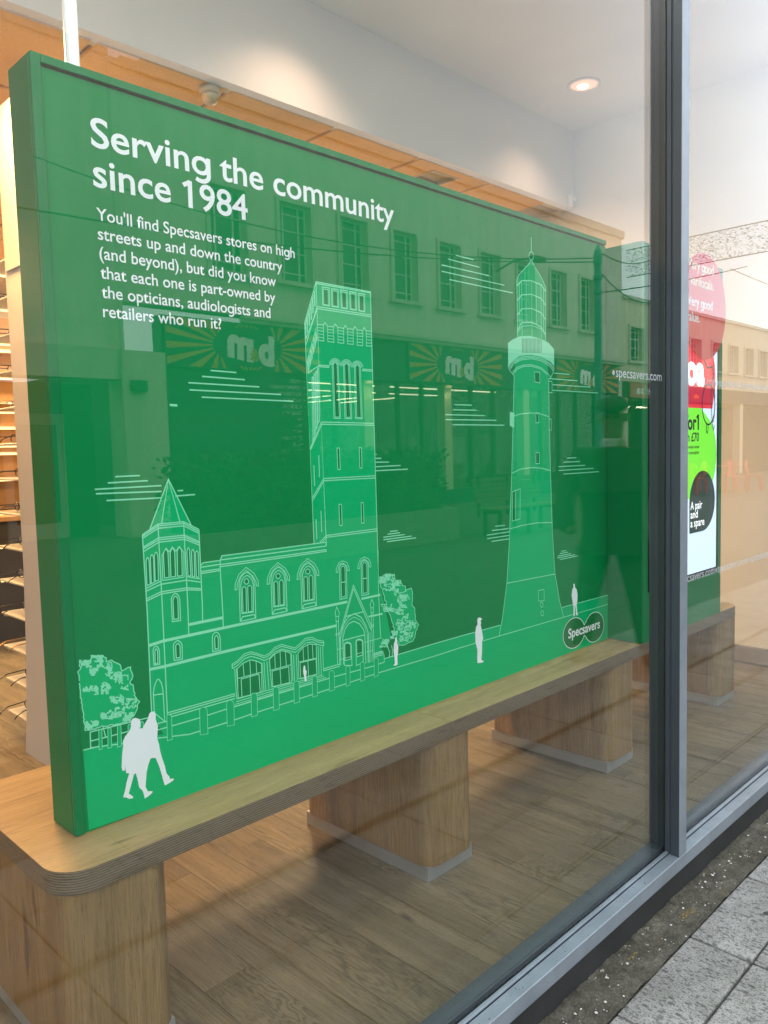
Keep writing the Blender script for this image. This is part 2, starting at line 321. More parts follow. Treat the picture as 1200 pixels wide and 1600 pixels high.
def text(body, x0, z, y, size, width=None, face=-1, offset=.012, th=0.0, right=False, single_g=True):
    """lettering in the XZ plane; face -1 reads along +X, face +1 reads along -X. Returns a bmesh."""
    src = body.replace('g', 'o') if single_g else body
    me = font_mesh(src, offset); a, b_ = extent(me)
    bm = BM(); bm.from_mesh(me); bpy.data.meshes.remove(me)
    bar = font_mesh('|', offset); b0, b1 = extent(bar); bpy.data.meshes.remove(bar)
    om = font_mesh('o', offset); o0, o1 = extent(om); oz = [v.co.y for v in om.vertices]; xh = max(oz); bpy.data.meshes.remove(om)
    st = .088 + 2 * offset
    def strip(pts, closed=False):
        P = [Vector(p) for p in pts]; h = st / 2; A, B = [], []
        for i in range(len(P)):
            t = (P[min(i + 1, len(P) - 1)] - P[max(i - 1, 0)]).normalized(); nrm = Vector((-t.y, t.x)) * h
            A.append(bm.verts.new((P[i].x + nrm.x, P[i].y + nrm.y, .004))); B.append(bm.verts.new((P[i].x - nrm.x, P[i].y - nrm.y, .004)))
        for i in range(len(P) - 1): bm.faces.new((B[i], B[i + 1], A[i + 1], A[i]))
    for i, ch in enumerate(body):
        if (ch == 'g' and single_g) or ch == '1':
            pm = font_mesh(src[:i] + '|', offset); px = extent(pm)[1] - b1; bpy.data.meshes.remove(pm)
            if ch == 'g':
                xr = px + o1 - st * .38; cx = px + (o0 + o1) / 2; rr = xr - cx
                strip([(xr, xh * .98), (xr, .02)] + [(cx + rr * math.cos(-k * PI / 8), -.02 + (rr * .78) * math.sin(-k * PI / 8)) for k in range(0, 7)])
            else:
                im = font_mesh('1', offset); i0, i1 = extent(im); tz = max(v.co.y for v in im.vertices); bpy.data.meshes.remove(im)
                strip([(px + i0 - .13, tz - .15), (px + i1 - .05, tz - .03)])
    k = size; kx = size if width is None else width / (b_ - a)
    for v in bm.verts:
        x, zz, up = (v.co.x - a) * kx, v.co.y * k, v.co.z
        if right: x -= (b_ - a) * kx
        v.co = (x0 + (x if face < 0 else -x), y + face * (up * .1), z + zz)
    if th:
        r = bmesh.ops.extrude_face_region(bm, geom=bm.faces[:]); 
        for e in r['geom']:
            if isinstance(e, bmesh.types.BMVert): e.co.y += -face * th
        bmesh.ops.recalc_face_normals(bm, faces=bm.faces[:])
    return bm
def words(bm, gap):
    """splits a line of lettering at its word spaces; returns one bmesh per word"""
    bm.faces.ensure_lookup_table(); seen = set(); isl = []
    for v in bm.verts:
        if v in seen: continue
        st, grp = [v], []
        seen.add(v)
        while st:
            q = st.pop(); grp.append(q)
            for e in q.link_edges:
                w = e.other_vert(q)
                if w not in seen: seen.add(w); st.append(w)
        isl.append((min(q.co.x for q in grp), max(q.co.x for q in grp), grp))
    isl.sort(key=lambda t: t[0]); out = []; right = -1e9
    for a, b_, grp in isl:
        if a - right > gap: out.append([])
        out[-1] += grp; right = max(right, b_)
    res = []
    for grp in out:
        n = bmesh.new(); mp_ = {v: n.verts.new(v.co) for v in grp}
        for f in bm.faces:
            if f.verts[0] in mp_: n.faces.new([mp_[v] for v in f.verts])
        res.append(n)
    bm.free(); return res
def dup(root, loc, label=None, rz=0, kids=True):
    r = root.copy(); COL.objects.link(r); r.location = loc; r.rotation_euler = (0, 0, rz); ORG[r.name] = Vector(loc)
    if label: r['label'] = label
    def rec(o, p):
        for ch in list(o.children):
            c = ch.copy(); COL.objects.link(c); c.parent = p
            rec(ch, c)
    if kids: rec(root, r)
    return r
def skin_mesh(verts, edges, levels=2):
    me = bpy.data.meshes.new('s'); me.from_pydata([v[:3] for v in verts], edges, [])
    o = bpy.data.objects.new('s', me); COL.objects.link(o); md = o.modifiers.new('k', 'SKIN'); md.use_smooth_shade = True
    for i, v in enumerate(verts):
        sv = me.skin_vertices[0].data[i]; sv.radius = (v[3], v[4] if len(v) > 4 else v[3]); sv.use_root = (i == 0)
    ss = o.modifiers.new('s', 'SUBSURF'); ss.levels = levels; ss.render_levels = levels
    dg = bpy.context.evaluated_depsgraph_get(); r = bpy.data.meshes.new_from_object(o.evaluated_get(dg))
    bpy.data.objects.remove(o); bpy.data.meshes.remove(me); return r
ART=dict(
fills=[[203,239.5,203.5,510,203,692.5,224,705,281.5,825.5,341.5,702.5,363,691,362.5,594.5,370,602.5,423.5,602.5,429.5,614,750.5,614.5,745,989,743,1255.5,791.5,1378.5,1013,1376,1012.5,1012,1014.5,523.5,1016,564.5,1017,283.5,1019,236,1031.5,220.5,1030.5,197,981.5,168,241,165.5],
[25,199.5,61.5,198.5,126.5,196.5,203.5,192.5,154,190,241.5,179,874.5,219.5,1031,208,1282.5,209.5,1660,206.5,2089.5,205,2478.5,200,2477,1,1344,-16.5,511.5,-9.5,27.5,4.5],
[1790,1300.5,1799.5,1499,1794.5,1506,1839.5,1558.5,1888.5,1600,1895,1601,1943.5,1558,1991.5,1508.5,1986.5,1301,2006,1154,2007,956.5,2012.5,780.5,2017.5,639,2022,533.5,2038.5,356.5,2070.5,239,2101.5,162,1649.5,166.5,1673,231.5,1704.5,365.5,1723,511.5,1734.5,658.5,1745.5,782,1757,956.5,1769,1150],
[839,323,904,467,981,318.5,976.5,313,961,309.5,854,302.5,844.5,316]],
trees=[[24.5,367,25.5,372.5,25,379.5,22.5,388.5,29,393,32.5,400.5,34,406,40.5,406,44.5,409,51.5,407.5,59,416,67,416.5,74.5,417,78,412.5,85,412,93.5,406.5,93,397,101,398.5,106.5,398.5,114.5,391,122,387,128,382,129,375.5,131,366.5,137,368,145.5,371,154,371.5,153.5,364,156.5,357,159,349,156,340.5,151,336,150,330.5,158.5,325,159,315.5,159,310.5,162,303,159.5,299.5,164,292,166.5,286.5,173,279.5,168,275,166.5,272,166,264,163,259,160,254,155,247.5,149,246,145.5,240.5,138.5,242.5,136,238,126.5,240,120,237.5,112,239.5,104,239,98,241.5,94.5,242.5,88,240.5,81,242,73,245,65.5,243,60,244,57,242,51,243.5,43.5,243,38,245,32.5,245.5,31.5,248.5,33.5,255,31.5,262.5,29.5,269,31.5,272,29.5,279,31,284.5,30,290.5,28.5,296.5,28,303.5,29,308,27,313.5,28,320.5,25.5,327,26,332,26,337.5,26.5,343,25,350,26,354.5,24,361,24,248,24.5,366.5],
[1019,470.5,1029.5,474,1037,481,1046,480,1061.5,481,1073.5,476,1087,474.5,1089.5,465,1090.5,458.5,1104,455,1117.5,453.5,1118,447,1125,435,1137.5,431.5,1140,426,1138.5,417.5,1146,419,1158,419,1167,420.5,1170.5,410.5,1173,401,1172,391.5,1172,385.5,1172,377,1169,367,1169,361.5,1182,349.5,1181.5,341,1182,331,1184,326,1184,317.5,1181.5,313.5,1189.5,301.5,1199,290,1193.5,285,1191.5,278,1183,268.5,1182.5,262,1178.5,251,1173,246,1168.5,239.5,1159,239,1145,238,1128,234.5,1117,235.5,1099.5,239.5,1100.5,245.5,1093,254,1089.5,261,1089,269.5,1088.5,274.5,1081,284,1080,289,1080.5,299,1074.5,307.5,1076.5,313.5,1071.5,320.5,1069,327,1067,336.5,1064.5,343,1060.5,350.5,1056.5,357,1055,365,1054,370.5,1047,380,1047,384,1047,392.5,1039,399.5,1039,407,1038.5,414,1034.5,420,1031.5,429.5,1031.5,437,1025.5,442,1021.5,449,1023,457.5,1018,463.5,1065,273,1046,246.5,1019.5,251.5]],
posts=[[244,161,245.5,221.5,246,224.5,248.5,225.5,251.5,225.5,254.5,224,257,221.5,257.5,218.5,256.5,160.5],
[340,149,341,213,342.5,217.5,346.5,220,352,220,357.5,217,361.5,212.5,362.5,207.5,362,146],
[424,149.5,425,210.5,426.5,215,430.5,217.5,436.5,217.5,441.5,214.5,445.5,210,447,205,446,147],
[504.5,154.5,506,212.5,507.5,216.5,511,218.5,516,218,520.5,216,524,212.5,525,208,523.5,153.5],
[581,152.5,582,212,583.5,216,587,218,592,217.5,596.5,215.5,600,212,601,208,600,152],
[656,154.5,657,212.5,658.5,216,662,217.5,666.5,217.5,671,215.5,674.5,212,675.5,208,674.5,154],
[726,156,727,212,728.5,215.5,731.5,217,736,217,740.5,215,743.5,212,744.5,208,744,156],
[793.5,157.5,794,213,795.5,216.5,799,218.5,803.5,218.5,808.5,216.5,811.5,213,813,209,812.5,157.5],
[861.5,157,862.5,214,864,217,867,218.5,870.5,218,874.5,216.5,877.5,214,878.5,210.5,877.5,158],
[923,158.5,924,213,925.5,216,928.5,217.5,933,217.5,937.5,216,940.5,213,941.5,209.5,940.5,159],
[984.5,158.5,985.5,213,987,216,990,217.5,994.5,217.5,998.5,216,1002,213,1003,209.5,1002,159.5],
[64,190,65.5,235,66,236.5,67.5,237.5,69,237.5,70.5,236.5,71.5,235,72,233.5,70.5,191],
[86,187,88,232,88.5,234,90,235,92,235,93.5,234,95,232,95.5,230,94,187.5],
[110.5,183,112.5,232,113,234,114.5,235,116.5,235,118.5,234,120,232,120.5,230,119,183.5],
[138.5,179,140,227.5,140.5,229,142,230,144,230,145.5,229,146.5,227.5,147,225.5,145.5,180],
[171.5,192.5,172.5,225.5,173,227,174.5,228,176.5,228,178,227,179,225.5,179.5,223.5,178.5,193.5]],
dark=[[819,1361,837,1360.5,836.5,1316,818.5,1316.5],
[855,1360.5,873.5,1360,873,1315.5,854.5,1316.5],
[891.5,1362,909.5,1360.5,909,1315,892,1315.5],
[928.5,1361,946.5,1360.5,946,1314.5,928,1315.5],
[964.5,1359.5,983,1359.5,982,1313.5,964,1314.5],
[849.5,987,849,1140.5,850,1144,852,1147,855,1148.5,858,1149,861,1147.5,863,1144.5,863.5,1141,867,986.5],
[894.5,986.5,894.5,1139.5,895.5,1143.5,897.5,1146.5,901,1148,904,1148.5,907,1147,909,1144,909.5,1140.5,912.5,986],
[939,986.5,940,1138.5,941,1142,943,1145,946,1147,949.5,1147,952.5,1145.5,954.5,1142.5,955,1139,957.5,986],
[853,893.5,863,893.5,864,829,854,829],
[946,893.5,955,893,955,829.5,946,830],
[854,723,864,722,864.5,657.5,855,658.5],
[947,722,956,721.5,957,657,947,657.5],
[208.5,565.5,209,624,210,628.5,211,632,213,634,214,634.5,214.5,633.5,216,631,217,627.5,217.5,623,217.5,567.5],
[220.5,568.5,221,629.5,221.5,634,223,637.5,225,640,226,640.5,227,639.5,228.5,637,229.5,633,230,628.5,228.5,570.5],
[231.5,573,232,633.5,233,638.5,234.5,642.5,236.5,645,237.5,645.5,238.5,644.5,240.5,642,241.5,637.5,242,632.5,240.5,574.5],
[257.5,577.5,257.5,637.5,259,642.5,261,647,263.5,649.5,264.5,650,266,649,268,646,270,641.5,270.5,636,270.5,577.5],
[275.5,577.5,276.5,638,278,643,280,647,282.5,649.5,283.5,650,285,649,287,646,289,641.5,289.5,636.5,288.5,577.5],
[294.5,577,296.5,638.5,297.5,643,299.5,647,302,649.5,303.5,650,305,649,307,646.5,309,642,309.5,637,308,577],
[324.5,574,324.5,636.5,325.5,640.5,327,644,328.5,646,329,646.5,330,645.5,331.5,643.5,332.5,640,332.5,635.5,333,572.5],
[337.5,571,338,632.5,338.5,635.5,340,638.5,341.5,640,342.5,640.5,343,640,344.5,638,345.5,635,346,631.5,344,569.5],
[349,568,349.5,628,350,631.5,351.5,634,353,635.5,354,635.5,354.5,635,356,633.5,357,630.5,357.5,627.5,356,565.5],
[278,468.5,278,516,279.5,520.5,281.5,524.5,284.5,526.5,286,527,287,526.5,289.5,523.5,291.5,519,292,513.5,291,467.5],
[512.5,533.5,511.5,530,508.5,527.5,504.5,527,501,528.5,498.5,532,497.5,535.5,499,539,501.5,541.5,505.5,542,509,540.5,511.5,537.5],
[490,450,490.5,515,491.5,517.5,493.5,519.5,495.5,521,497,521,498,520.5,500.5,518.5,502,516,502.5,513.5,501,450],
[507.5,449.5,508.5,516.5,509.5,519,511.5,521,514,522,515.5,522,516.5,521.5,519,519.5,520.5,517,521.5,514.5,519.5,449.5],
[622,534,620.5,530.5,617.5,528,614,527.5,610,529,607.5,532,606.5,536,607.5,539.5,610.5,541.5,614.5,542,618.5,540.5,621,537.5],
[599,450.5,599,515.5,600,518,602,520,604.5,521,606,521,607,521,609.5,519,611,516.5,612,514,610.5,450.5],
[617,450.5,618,516.5,619,519,621,521,623.5,522.5,625,522.5,626,522,628.5,520,630.5,518,631,515,629.5,450.5],
[731,533,730,529.5,727,527,722.5,526.5,719,528,716,531,715,535,716.5,538.5,719.5,540.5,723.5,541,727.5,539.5,730,536.5],
[707.5,449.5,707.5,514.5,708.5,517,710.5,519,713,520,714.5,520,716,519.5,718,518,720,515.5,720.5,513,719.5,449.5],
[726.5,449,727,515.5,728,518,730,520,732.5,521.5,734,521.5,735.5,521,738,519,740,517,740.5,514,739.5,449.5],
[853,437.5,853.5,522.5,854.5,527,857,531,860.5,532.5,864.5,532,868,529.5,870,525.5,870.5,520.5,869.5,438.5],
[945,435.5,945.5,522.5,946.5,527.5,949.5,531,953,533,957,532.5,960.5,529.5,963,525.5,963.5,520.5,962.5,436],
[220,365,221,395,221.5,398,223,400.5,224,402,225,402,225.5,401.5,227,399.5,228,397,228,393.5,227.5,365],
[279.5,367.5,279.5,397,280.5,400,282.5,402.5,285,403.5,286,404,287.5,403,289.5,401,291,398,292,394.5,291,366.5],
[396,367,396,395.5,397,398.5,398.5,401,400.5,402.5,402,403,403,402.5,405,400,406,397,407,393.5,406,367.5],
[463.5,299,482,310,508.5,314.5,531,305,544,296.5,542.5,215,462,217.5],
[572.5,302,591.5,313.5,615.5,318.5,637,311,649,303.5,647.5,219,577,222],
[676,298,694,312.5,720,317.5,745.5,310.5,745,221,676,222.5],
[860,238,860.5,286,861.5,288.5,865,290.5,870,290.5,875.5,289.5,880,287.5,883.5,284.5,884.5,281.5,884.5,238.5],
[910.5,239.5,910,287,911.5,289.5,915,291,920,291,925.5,290,930.5,288,933.5,285,935,282,934.5,240.5],
[1907,1174.5,1941.5,1173,1943,1131.5,1908,1135],
[1912,1014,1932.5,1014.5,1932,975,1911.5,975],
[1909,857,1934,856.5,1933,813,1908.5,813.5],
[1748,710,1767,713.5,1764.5,600,1745.5,597]],
pale=[[1732.5,1272.5,1758.5,1287,1809,1304,1879.5,1311.5,1952.5,1306,2007,1295,2047,1271.5,2047,1202,2019.5,1219.5,1951,1235.5,1878,1239,1807.5,1229,1757,1206,1732,1185],
[1738,1016,1768.5,1010,1763,954,1737,963]],
bars=[[1824.5,1296.5,1828,1297,1827.5,1241.5,1824,1241],
[1833.5,1297.5,1837,1297.5,1836.5,1242,1833,1242],
[1842.5,1298,1846,1298.5,1845.5,1242.5,1842,1242.5],
[1851.5,1299,1855,1299,1854.5,1243,1851,1243],
[1860.5,1299.5,1864,1300,1863.5,1244,1860,1243.5],
[1869.5,1300,1873,1300.5,1872.5,1244.5,1869,1244],
[1879,1301,1882,1301,1881.5,1245,1878.5,1245],
[1888,1301.5,1891,1302,1891,1245.5,1887.5,1245.5],
[1897,1302.5,1900.5,1302.5,1900,1246,1896.5,1246],
[1906.5,1303,1909.5,1303.5,1909.5,1247,1906,1246.5],
[1915.5,1304,1919,1304,1918.5,1247.5,1915,1247],
[1925,1304.5,1928.5,1305,1928,1248,1924.5,1248],
[1934.5,1305.5,1937.5,1305.5,1937.5,1248.5,1934,1248.5],
[1943.5,1306,1947,1306.5,1946.5,1249.5,1943.5,1249],
[1953,1307,1956.5,1307,1956,1250,1953,1249.5]],
white=[[147.5,235,151.5,242,160,242,169.5,236.5,173,227,171.5,216.5,168.5,213,177,210.5,183,220,192.5,231,197.5,243.5,203.5,247,212,244.5,214.5,236,213.5,224,216,215.5,219,207.5,217.5,194,215,175.5,219.5,157.5,221.5,140.5,226,119.5,232.5,98,236,77,244.5,64.5,243.5,60,255.5,57,256,53.5,247,50,230,47,227.5,55,222.5,78.5,216.5,103,208.5,125,200,128.5,194,128,187.5,114.5,182,97,179,76,177,60,182.5,47.5,195,43.5,193.5,39,183,34.5,173,32,171.5,43,168,55,160,64.5,157,86,153,103.5,148,102.5,143,88,136.5,71,131.5,59,143,47,142,43.5,132,45,126.5,50,117,54.5,122,67.5,127.5,87.5,132,99.5,136,108.5,128.5,111.5,126.5,121.5,126,129.5,124.5,119.5,119.5,119.5,117,128.5,120,159.5,124,180,124.5,193,129.5,202.5,138.5,210.5,144.5,217,147,224.5],
[1518.5,253,1523.5,258,1535,257.5,1546.5,250.5,1546.5,248.5,1538.5,246.5,1540.5,235,1537.5,229.5,1541.5,215.5,1547.5,195,1552,175,1544.5,167,1544,147.5,1543,123.5,1538.5,98,1554,88.5,1552,86.5,1538.5,86.5,1515.5,90,1514.5,105.5,1516.5,138.5,1506,169.5,1505,203,1510,226,1519.5,234],
[2179,292.5,2191,291,2193,275,2206,265,2213,239,2211,214,2205.5,201,2208,167,2215,150.5,2201.5,152.5,2195,186,2190,198,2189.5,153.5,2179,151,2179.5,188.5,2172,217.5,2165,246,2170.5,270,2180.5,277],
[1085,269,1091,265.5,1091.5,258,1092,249.5,1097.5,236,1095.5,217,1091.5,201.5,1092,175.5,1084,174.5,1075,175.5,1072.5,178.5,1079.5,181.5,1078,201.5,1074.5,224.5,1077.5,249.5,1082.5,256.5],
[697,259,701,255,701.5,245,706,238,703,224.5,704,210,697.5,210.5,695.5,226,692.5,239,694,252.5]],
logo=[[2264.5,53.5,2257.5,43.5,2248.5,34.5,2237.5,26.5,2224.5,20.5,2210.5,16.5,2196,14,2180.5,14,2165.5,15.5,2151,19,2137.5,24.5,2125.5,31.5,2115.5,40,2107,49.5,2101,60,2097.5,71,2096,82,2097.5,93.5,2101.5,104,2108,114,2116.5,123,2127,130.5,2139.5,137,2153,141.5,2167.5,144,2182.5,144.5,2197.5,143.5,2212,140,2226,135,2238.5,128,2249.5,119.5,2258.5,110,2265,99,2279.5,109.5,2288,119,2298,126.5,2309.5,133,2322.5,137.5,2336,140.5,2350.5,141,2365,140,2378.5,136.5,2392,131.5,2404,124.5,2414,115.5,2422.5,106,2428.5,95,2432.5,83.5,2433.5,71.5,2432.5,60,2428.5,48.5,2422,38,2413.5,29,2403,21,2391,14.5,2377.5,10.5,2363.5,8,2349,7.5,2335,9.5,2321,13,2308.5,18.5,2297,25.5,2287,34,2279,44]],
lines=[(3.6,0,[743,1255.5,791.5,1378.5,1013,1376,1012.5,1012,1014.5,523.5,1016,564.5,1013.5,416,1017,283.5]),
(3.6,0,[792,1373.5,1013,1373]),
(3.6,0,[791.5,1378.5,792,989.5,793,1008.5,798.5,601.5]),
(3.6,0,[743,1255.5,745,989,746,1007.5,750.5,614.5]),
(3.2,1,[814.5,1366.5,841.5,1366.5,841.5,1314.5,814.5,1314.5]),
(2.6,1,[819,1361,837,1360.5,836.5,1316,818.5,1316.5]),
(3.2,1,[850.5,1366,877.5,1366,877.5,1314,850.5,1314.5]),
(2.6,1,[855,1360.5,873.5,1360,873,1315.5,854.5,1316.5]),
(3.2,1,[887,1367,913.5,1366.5,913.5,1313,888.5,1313.5]),
(2.6,1,[891.5,1362,909.5,1360.5,909,1315,892,1315.5]),
(3.2,1,[924,1366,950.5,1366,951,1313,924,1313.5]),
(2.6,1,[928.5,1361,946.5,1360.5,946,1314.5,928,1315.5]),
(3.2,1,[960,1365,987.5,1365.5,986,1312,960.5,1312.5]),
(2.6,1,[964.5,1359.5,983,1359.5,982,1313.5,964,1314.5]),
(3.6,0,[792.5,1307.5,1012.5,1305]),
(3.6,0,[792.5,1301.5,1012.5,1299.5]),
(3.6,0,[792.5,1307.5,745,1193]),
(3.6,0,[792,1299.5,746,1210]),
(2.6,0,[789.5,1357.5,744.5,1249.5]),
(5,0,[784.5,1351,784,1307]),
(5,0,[776.5,1331.5,776,1287]),
(5,0,[768.5,1311.5,768.5,1267.5]),
(5,0,[761,1292,760.5,1248]),
(5,0,[753,1272.5,752.5,1228]),
(5,0,[746.5,1255.5,746,1211]),
(3,1,[791,1256,814,1256.5,814,1209,792,1210.5]),
(2.6,0,[791.5,1247,814,1247]),
(2.6,0,[791.5,1238,814,1237.5]),
(2.6,0,[792,1229,814,1228]),
(2.6,0,[792,1219.5,814,1218.5]),
(3,0,[814,1256.5,821.5,1264.5,830.5,1254]),
(3,1,[830.5,1254,853.5,1254,854,1209,830,1209]),
(2.6,0,[830.5,1245,853.5,1245]),
(2.6,0,[830,1236,854,1236]),
(2.6,0,[830,1227,854,1227]),
(2.6,0,[830,1218,854,1218]),
(3,0,[853.5,1254,861.5,1263.5,871,1254.5]),
(3,1,[871,1254.5,894.5,1253.5,894,1209,871,1209]),
(2.6,0,[871,1245.5,894.5,1244.5]),
(2.6,0,[871,1236.5,894.5,1235.5]),
(2.6,0,[871,1227,894,1227]),
(2.6,0,[871,1218,894,1218]),
(3,0,[894.5,1253.5,902,1263,910.5,1254]),
(3,1,[910.5,1254,934,1254,933.5,1208.5,910,1208.5]),
(2.6,0,[910.5,1245,934,1244.5]),
(2.6,0,[910.5,1236,934,1235.5]),
(2.6,0,[910.5,1226.5,934,1226.5]),
(2.6,0,[910.5,1217.5,934,1217.5]),
(3,0,[934,1254,942,1263.5,951,1253.5]),
(3,1,[951,1253.5,975,1254,973,1207.5,949.5,1207.5]),
(2.6,0,[951,1244.5,974.5,1245]),
(2.6,0,[950.5,1235,974,1235.5]),
(2.6,0,[950,1226,973.5,1226]),
(2.6,0,[949.5,1217,973.5,1217]),
(3,0,[975,1254,981.5,1264,989.5,1254.5]),
(3,1,[989.5,1254.5,1012.5,1255,1012,1208.5,989,1208.5]),
(2.6,0,[989.5,1245,1012.5,1245.5]),
(2.6,0,[989.5,1236,1012.5,1236.5]),
(2.6,0,[989,1227,1012,1227]),
(2.6,0,[989,1217.5,1012,1218]),
(2.8,1,[786.5,1247,788.5,1210.5,782.5,1200.5,781,1234.5]),
(4,0,[783.5,1234.5,786.5,1207]),
(2.8,1,[780,1229.5,781.5,1193,776,1183,774,1217]),
(4,0,[777,1217,780,1189.5]),
(2.8,1,[773,1212,774.5,1175.5,769,1166,767,1199.5]),
(4,0,[770,1199.5,773,1172]),
(2.8,1,[766,1195,768,1158,762,1148.5,760.5,1182]),
(4,0,[763,1182.5,766,1155]),
(2.8,1,[759.5,1177.5,761,1140.5,755.5,1131,753.5,1165]),
(4,0,[756.5,1165,759.5,1137.5]),
(2.8,1,[752.5,1160,754,1123.5,748.5,1114,747,1147.5]),
(4,0,[749.5,1147.5,752.5,1120.5]),
(3.6,0,[791.5,1138,833,1138]),
(3.6,0,[968,1135.5,1011,1135.5]),
(3.6,0,[791.5,1133.5,833,1133.5]),
(3.6,0,[967.5,1131,1010.5,1131]),
(3.6,0,[791.5,1136,748.5,1112.5]),
(2.8,0,[833,1140,834,1146,837.5,1151.5,842.5,1156,849,1159.5,856,1160.5,863,1160,869.5,1158,874.5,1154,877.5,1148.5,878,1142.5]),
(2.8,0,[837.5,1140.5,838.5,1145,841,1149.5,845.5,1153,850.5,1155.5,856,1156.5,861.5,1156,866.5,1154.5,870.5,1151,873,1147,873.5,1142.5]),
(2.8,0,[841.5,1140.5,842.5,1144,844.5,1147.5,847.5,1150.5,851.5,1152,856,1153,860,1152.5,864,1151.5,867,1149,868.5,1145.5,869,1142]),
(2.8,1,[844.5,983,844,1140,845.5,1143.5,849,1147,854,1148.5,859,1149,864,1147.5,867,1145,868,1141.5,871.5,982.5]),
(2.8,1,[849.5,987,849,1140.5,850,1144,852,1147,855,1148.5,858,1149,861,1147.5,863,1144.5,863.5,1141,867,986.5]),
(2.8,0,[878,1139.5,879.5,1145.5,883,1151,888.5,1155.5,895,1159,902,1160.5,909.5,1159.5,915.5,1157.5,920.5,1153.5,924,1148,925,1142]),
(2.8,0,[883,1139.5,884,1144.5,887,1149,891,1152.5,896,1155,902,1156,907.5,1156,912.5,1154,916.5,1150.5,919,1146.5,920,1141.5]),
(2.8,0,[887.5,1140,888,1143.5,890,1147,893.5,1150,897.5,1151.5,902,1152.5,906,1152,910,1150.5,913,1148.5,915,1145,915.5,1141.5]),
(2.8,1,[889.5,982.5,890,1139.5,891,1143,894.5,1146,899.5,1148,905,1148.5,910,1147,913.5,1144.5,914.5,1141,917.5,982]),
(2.8,1,[894.5,986.5,894.5,1139.5,895.5,1143.5,897.5,1146.5,901,1148,904,1148.5,907,1147,909,1144,909.5,1140.5,912.5,986]),
(2.8,0,[923,1138,924,1144,928,1150,933.5,1154.5,940,1157.5,947.5,1159,955,1158.5,961.5,1156,966.5,1152,970,1146.5,971,1140.5]),
(2.8,0,[928,1138.5,929,1143,931.5,1147.5,936,1151.5,941.5,1154,947.5,1155,953,1154.5,958.5,1152.5,962.5,1149.5,965,1145,965.5,1140.5]),
(2.8,0,[932,1138.5,933,1142,935.5,1145.5,938.5,1148.5,942.5,1150.5,947,1151,951.5,1151,955.5,1149.5,958.5,1147,960.5,1143.5,961,1140]),
(2.8,1,[933.5,982.5,935,1138,936.5,1141.5,940,1145,945,1147,950.5,1147,955.5,1145.5,959,1143,960,1139.5,962.5,982.5]),
(2.8,1,[939,986.5,940,1138.5,941,1142,943,1145,946,1147,949.5,1147,952.5,1145.5,954.5,1142.5,955,1139,957.5,986]),
(4,1,[781.5,967.5,786,1122,786,1125.5,787,1128,788,1129.5,789,1129.5,790,1128.5,790.5,1125.5,791,1122,787,974]),
(4,1,[774,950.5,778.5,1113,779,1116.5,779.5,1119,780.5,1120.5,782,1120.5,782.5,1119,783.5,1116.5,783.5,1113,779,958.5]),
(4,1,[766,933.5,771,1104,771.5,1107.5,772.5,1110,773.5,1111.5,774.5,1111.5,775.5,1110,776,1107.5,776,1104,771.5,942.5]),
(4,1,[758.5,916,764,1095,764.5,1098.5,765,1101,766,1102.5,767,1102.5,768,1101,768.5,1098.5,769,1095,764,927]),
(3.6,0,[793.5,971.5,1012.5,968.5]),
(3.6,0,[793,965,1012,962.5]),
(3.6,0,[793.5,969.5,748.5,894.5]),
(3.6,0,[795,963,749,890]),
(3.6,0,[796.5,804,1013.5,803]),
(3.6,0,[796.5,797.5,1013,796]),
(3.6,0,[796.5,803.5,750,749]),
(3.6,0,[797.5,797.5,750.5,741]),
(3.6,0,[798,633,1015.5,634]),
(3.6,0,[797.5,627.5,1015,627]),
(3.6,0,[798,632,774,615.5]),
(3.6,0,[799,627,783,614.5]),
(3.6,0,[780,873.5,780,809]),
(3.6,0,[760,844.5,760.5,783.5]),
(3.6,0,[781.5,709,782,645]),
(3.6,0,[761.5,685,762,626]),
(3,1,[853,893.5,863,893.5,864,829,854,829]),
(3,1,[946,893.5,955,893,955,829.5,946,830]),
(3,1,[854,723,864,722,864.5,657.5,855,658.5]),
(3,1,[947,722,956,721.5,957,657,947,657.5]),
(4.2,0,[1016,871,1020.5,871]),
(4.2,0,[1015.5,858.5,1041.5,857.5]),
(4.2,0,[1015,846,1075.5,844.5]),
(4.2,0,[1015.5,831.5,1129.5,832]),
(4.2,0,[1015,819,1164,818.5]),
(4.2,0,[1072,620,1108.5,619]),
(4.2,0,[1061,612,1119.5,611.5]),
(4.2,0,[1041,604,1141,603.5]),
(4.2,0,[1041.5,596,1174.5,595]),
(4.2,0,[1057.5,588,1196.5,587]),
(4.2,0,[2045,1175.5,2162.5,1176]),
(4.2,0,[2019,1152,2224,1152.5]),
(4.2,0,[2033,1129,2328.5,1129.5]),
(4.2,0,[2032.5,1106.5,2390.5,1106.5]),
(4.2,0,[2137,829,2210.5,829]),
(4.2,0,[2109.5,812.5,2238.5,812]),
(4.2,0,[2072,795.5,2281,794.5]),
(4.2,0,[2073.5,779.5,2351.5,779]),
(4.2,0,[2109,763.5,2397.5,762.5]),
(4.2,0,[1411,1035.5,1507.5,1035.5]),
(4.2,0,[1401.5,1017.5,1535,1018]),
(4.2,0,[1360.5,1000,1583.5,999.5]),
(4.2,0,[1361.5,983,1653,982.5]),
(4.2,0,[1398,965.5,1700.5,964.5]),
(4.2,0,[1635.5,587,1697.5,585.5]),
(4.2,0,[1615.5,573,1719.5,571]),
(4.2,0,[1583,558.5,1724,558]),
(4.2,0,[1585,545.5,1723.5,544.5]),
(4.2,0,[1612,532.5,1721,531]),
(4.2,0,[2088,442.5,2124.5,441.5]),
(4.2,0,[2075.5,434,2140.5,433.5]),
(4.2,0,[2060.5,425.5,2162.5,424.5]),
(4.2,0,[2056.5,418,2196,416]),
(4.2,0,[2076,409,2215.5,408.5]),
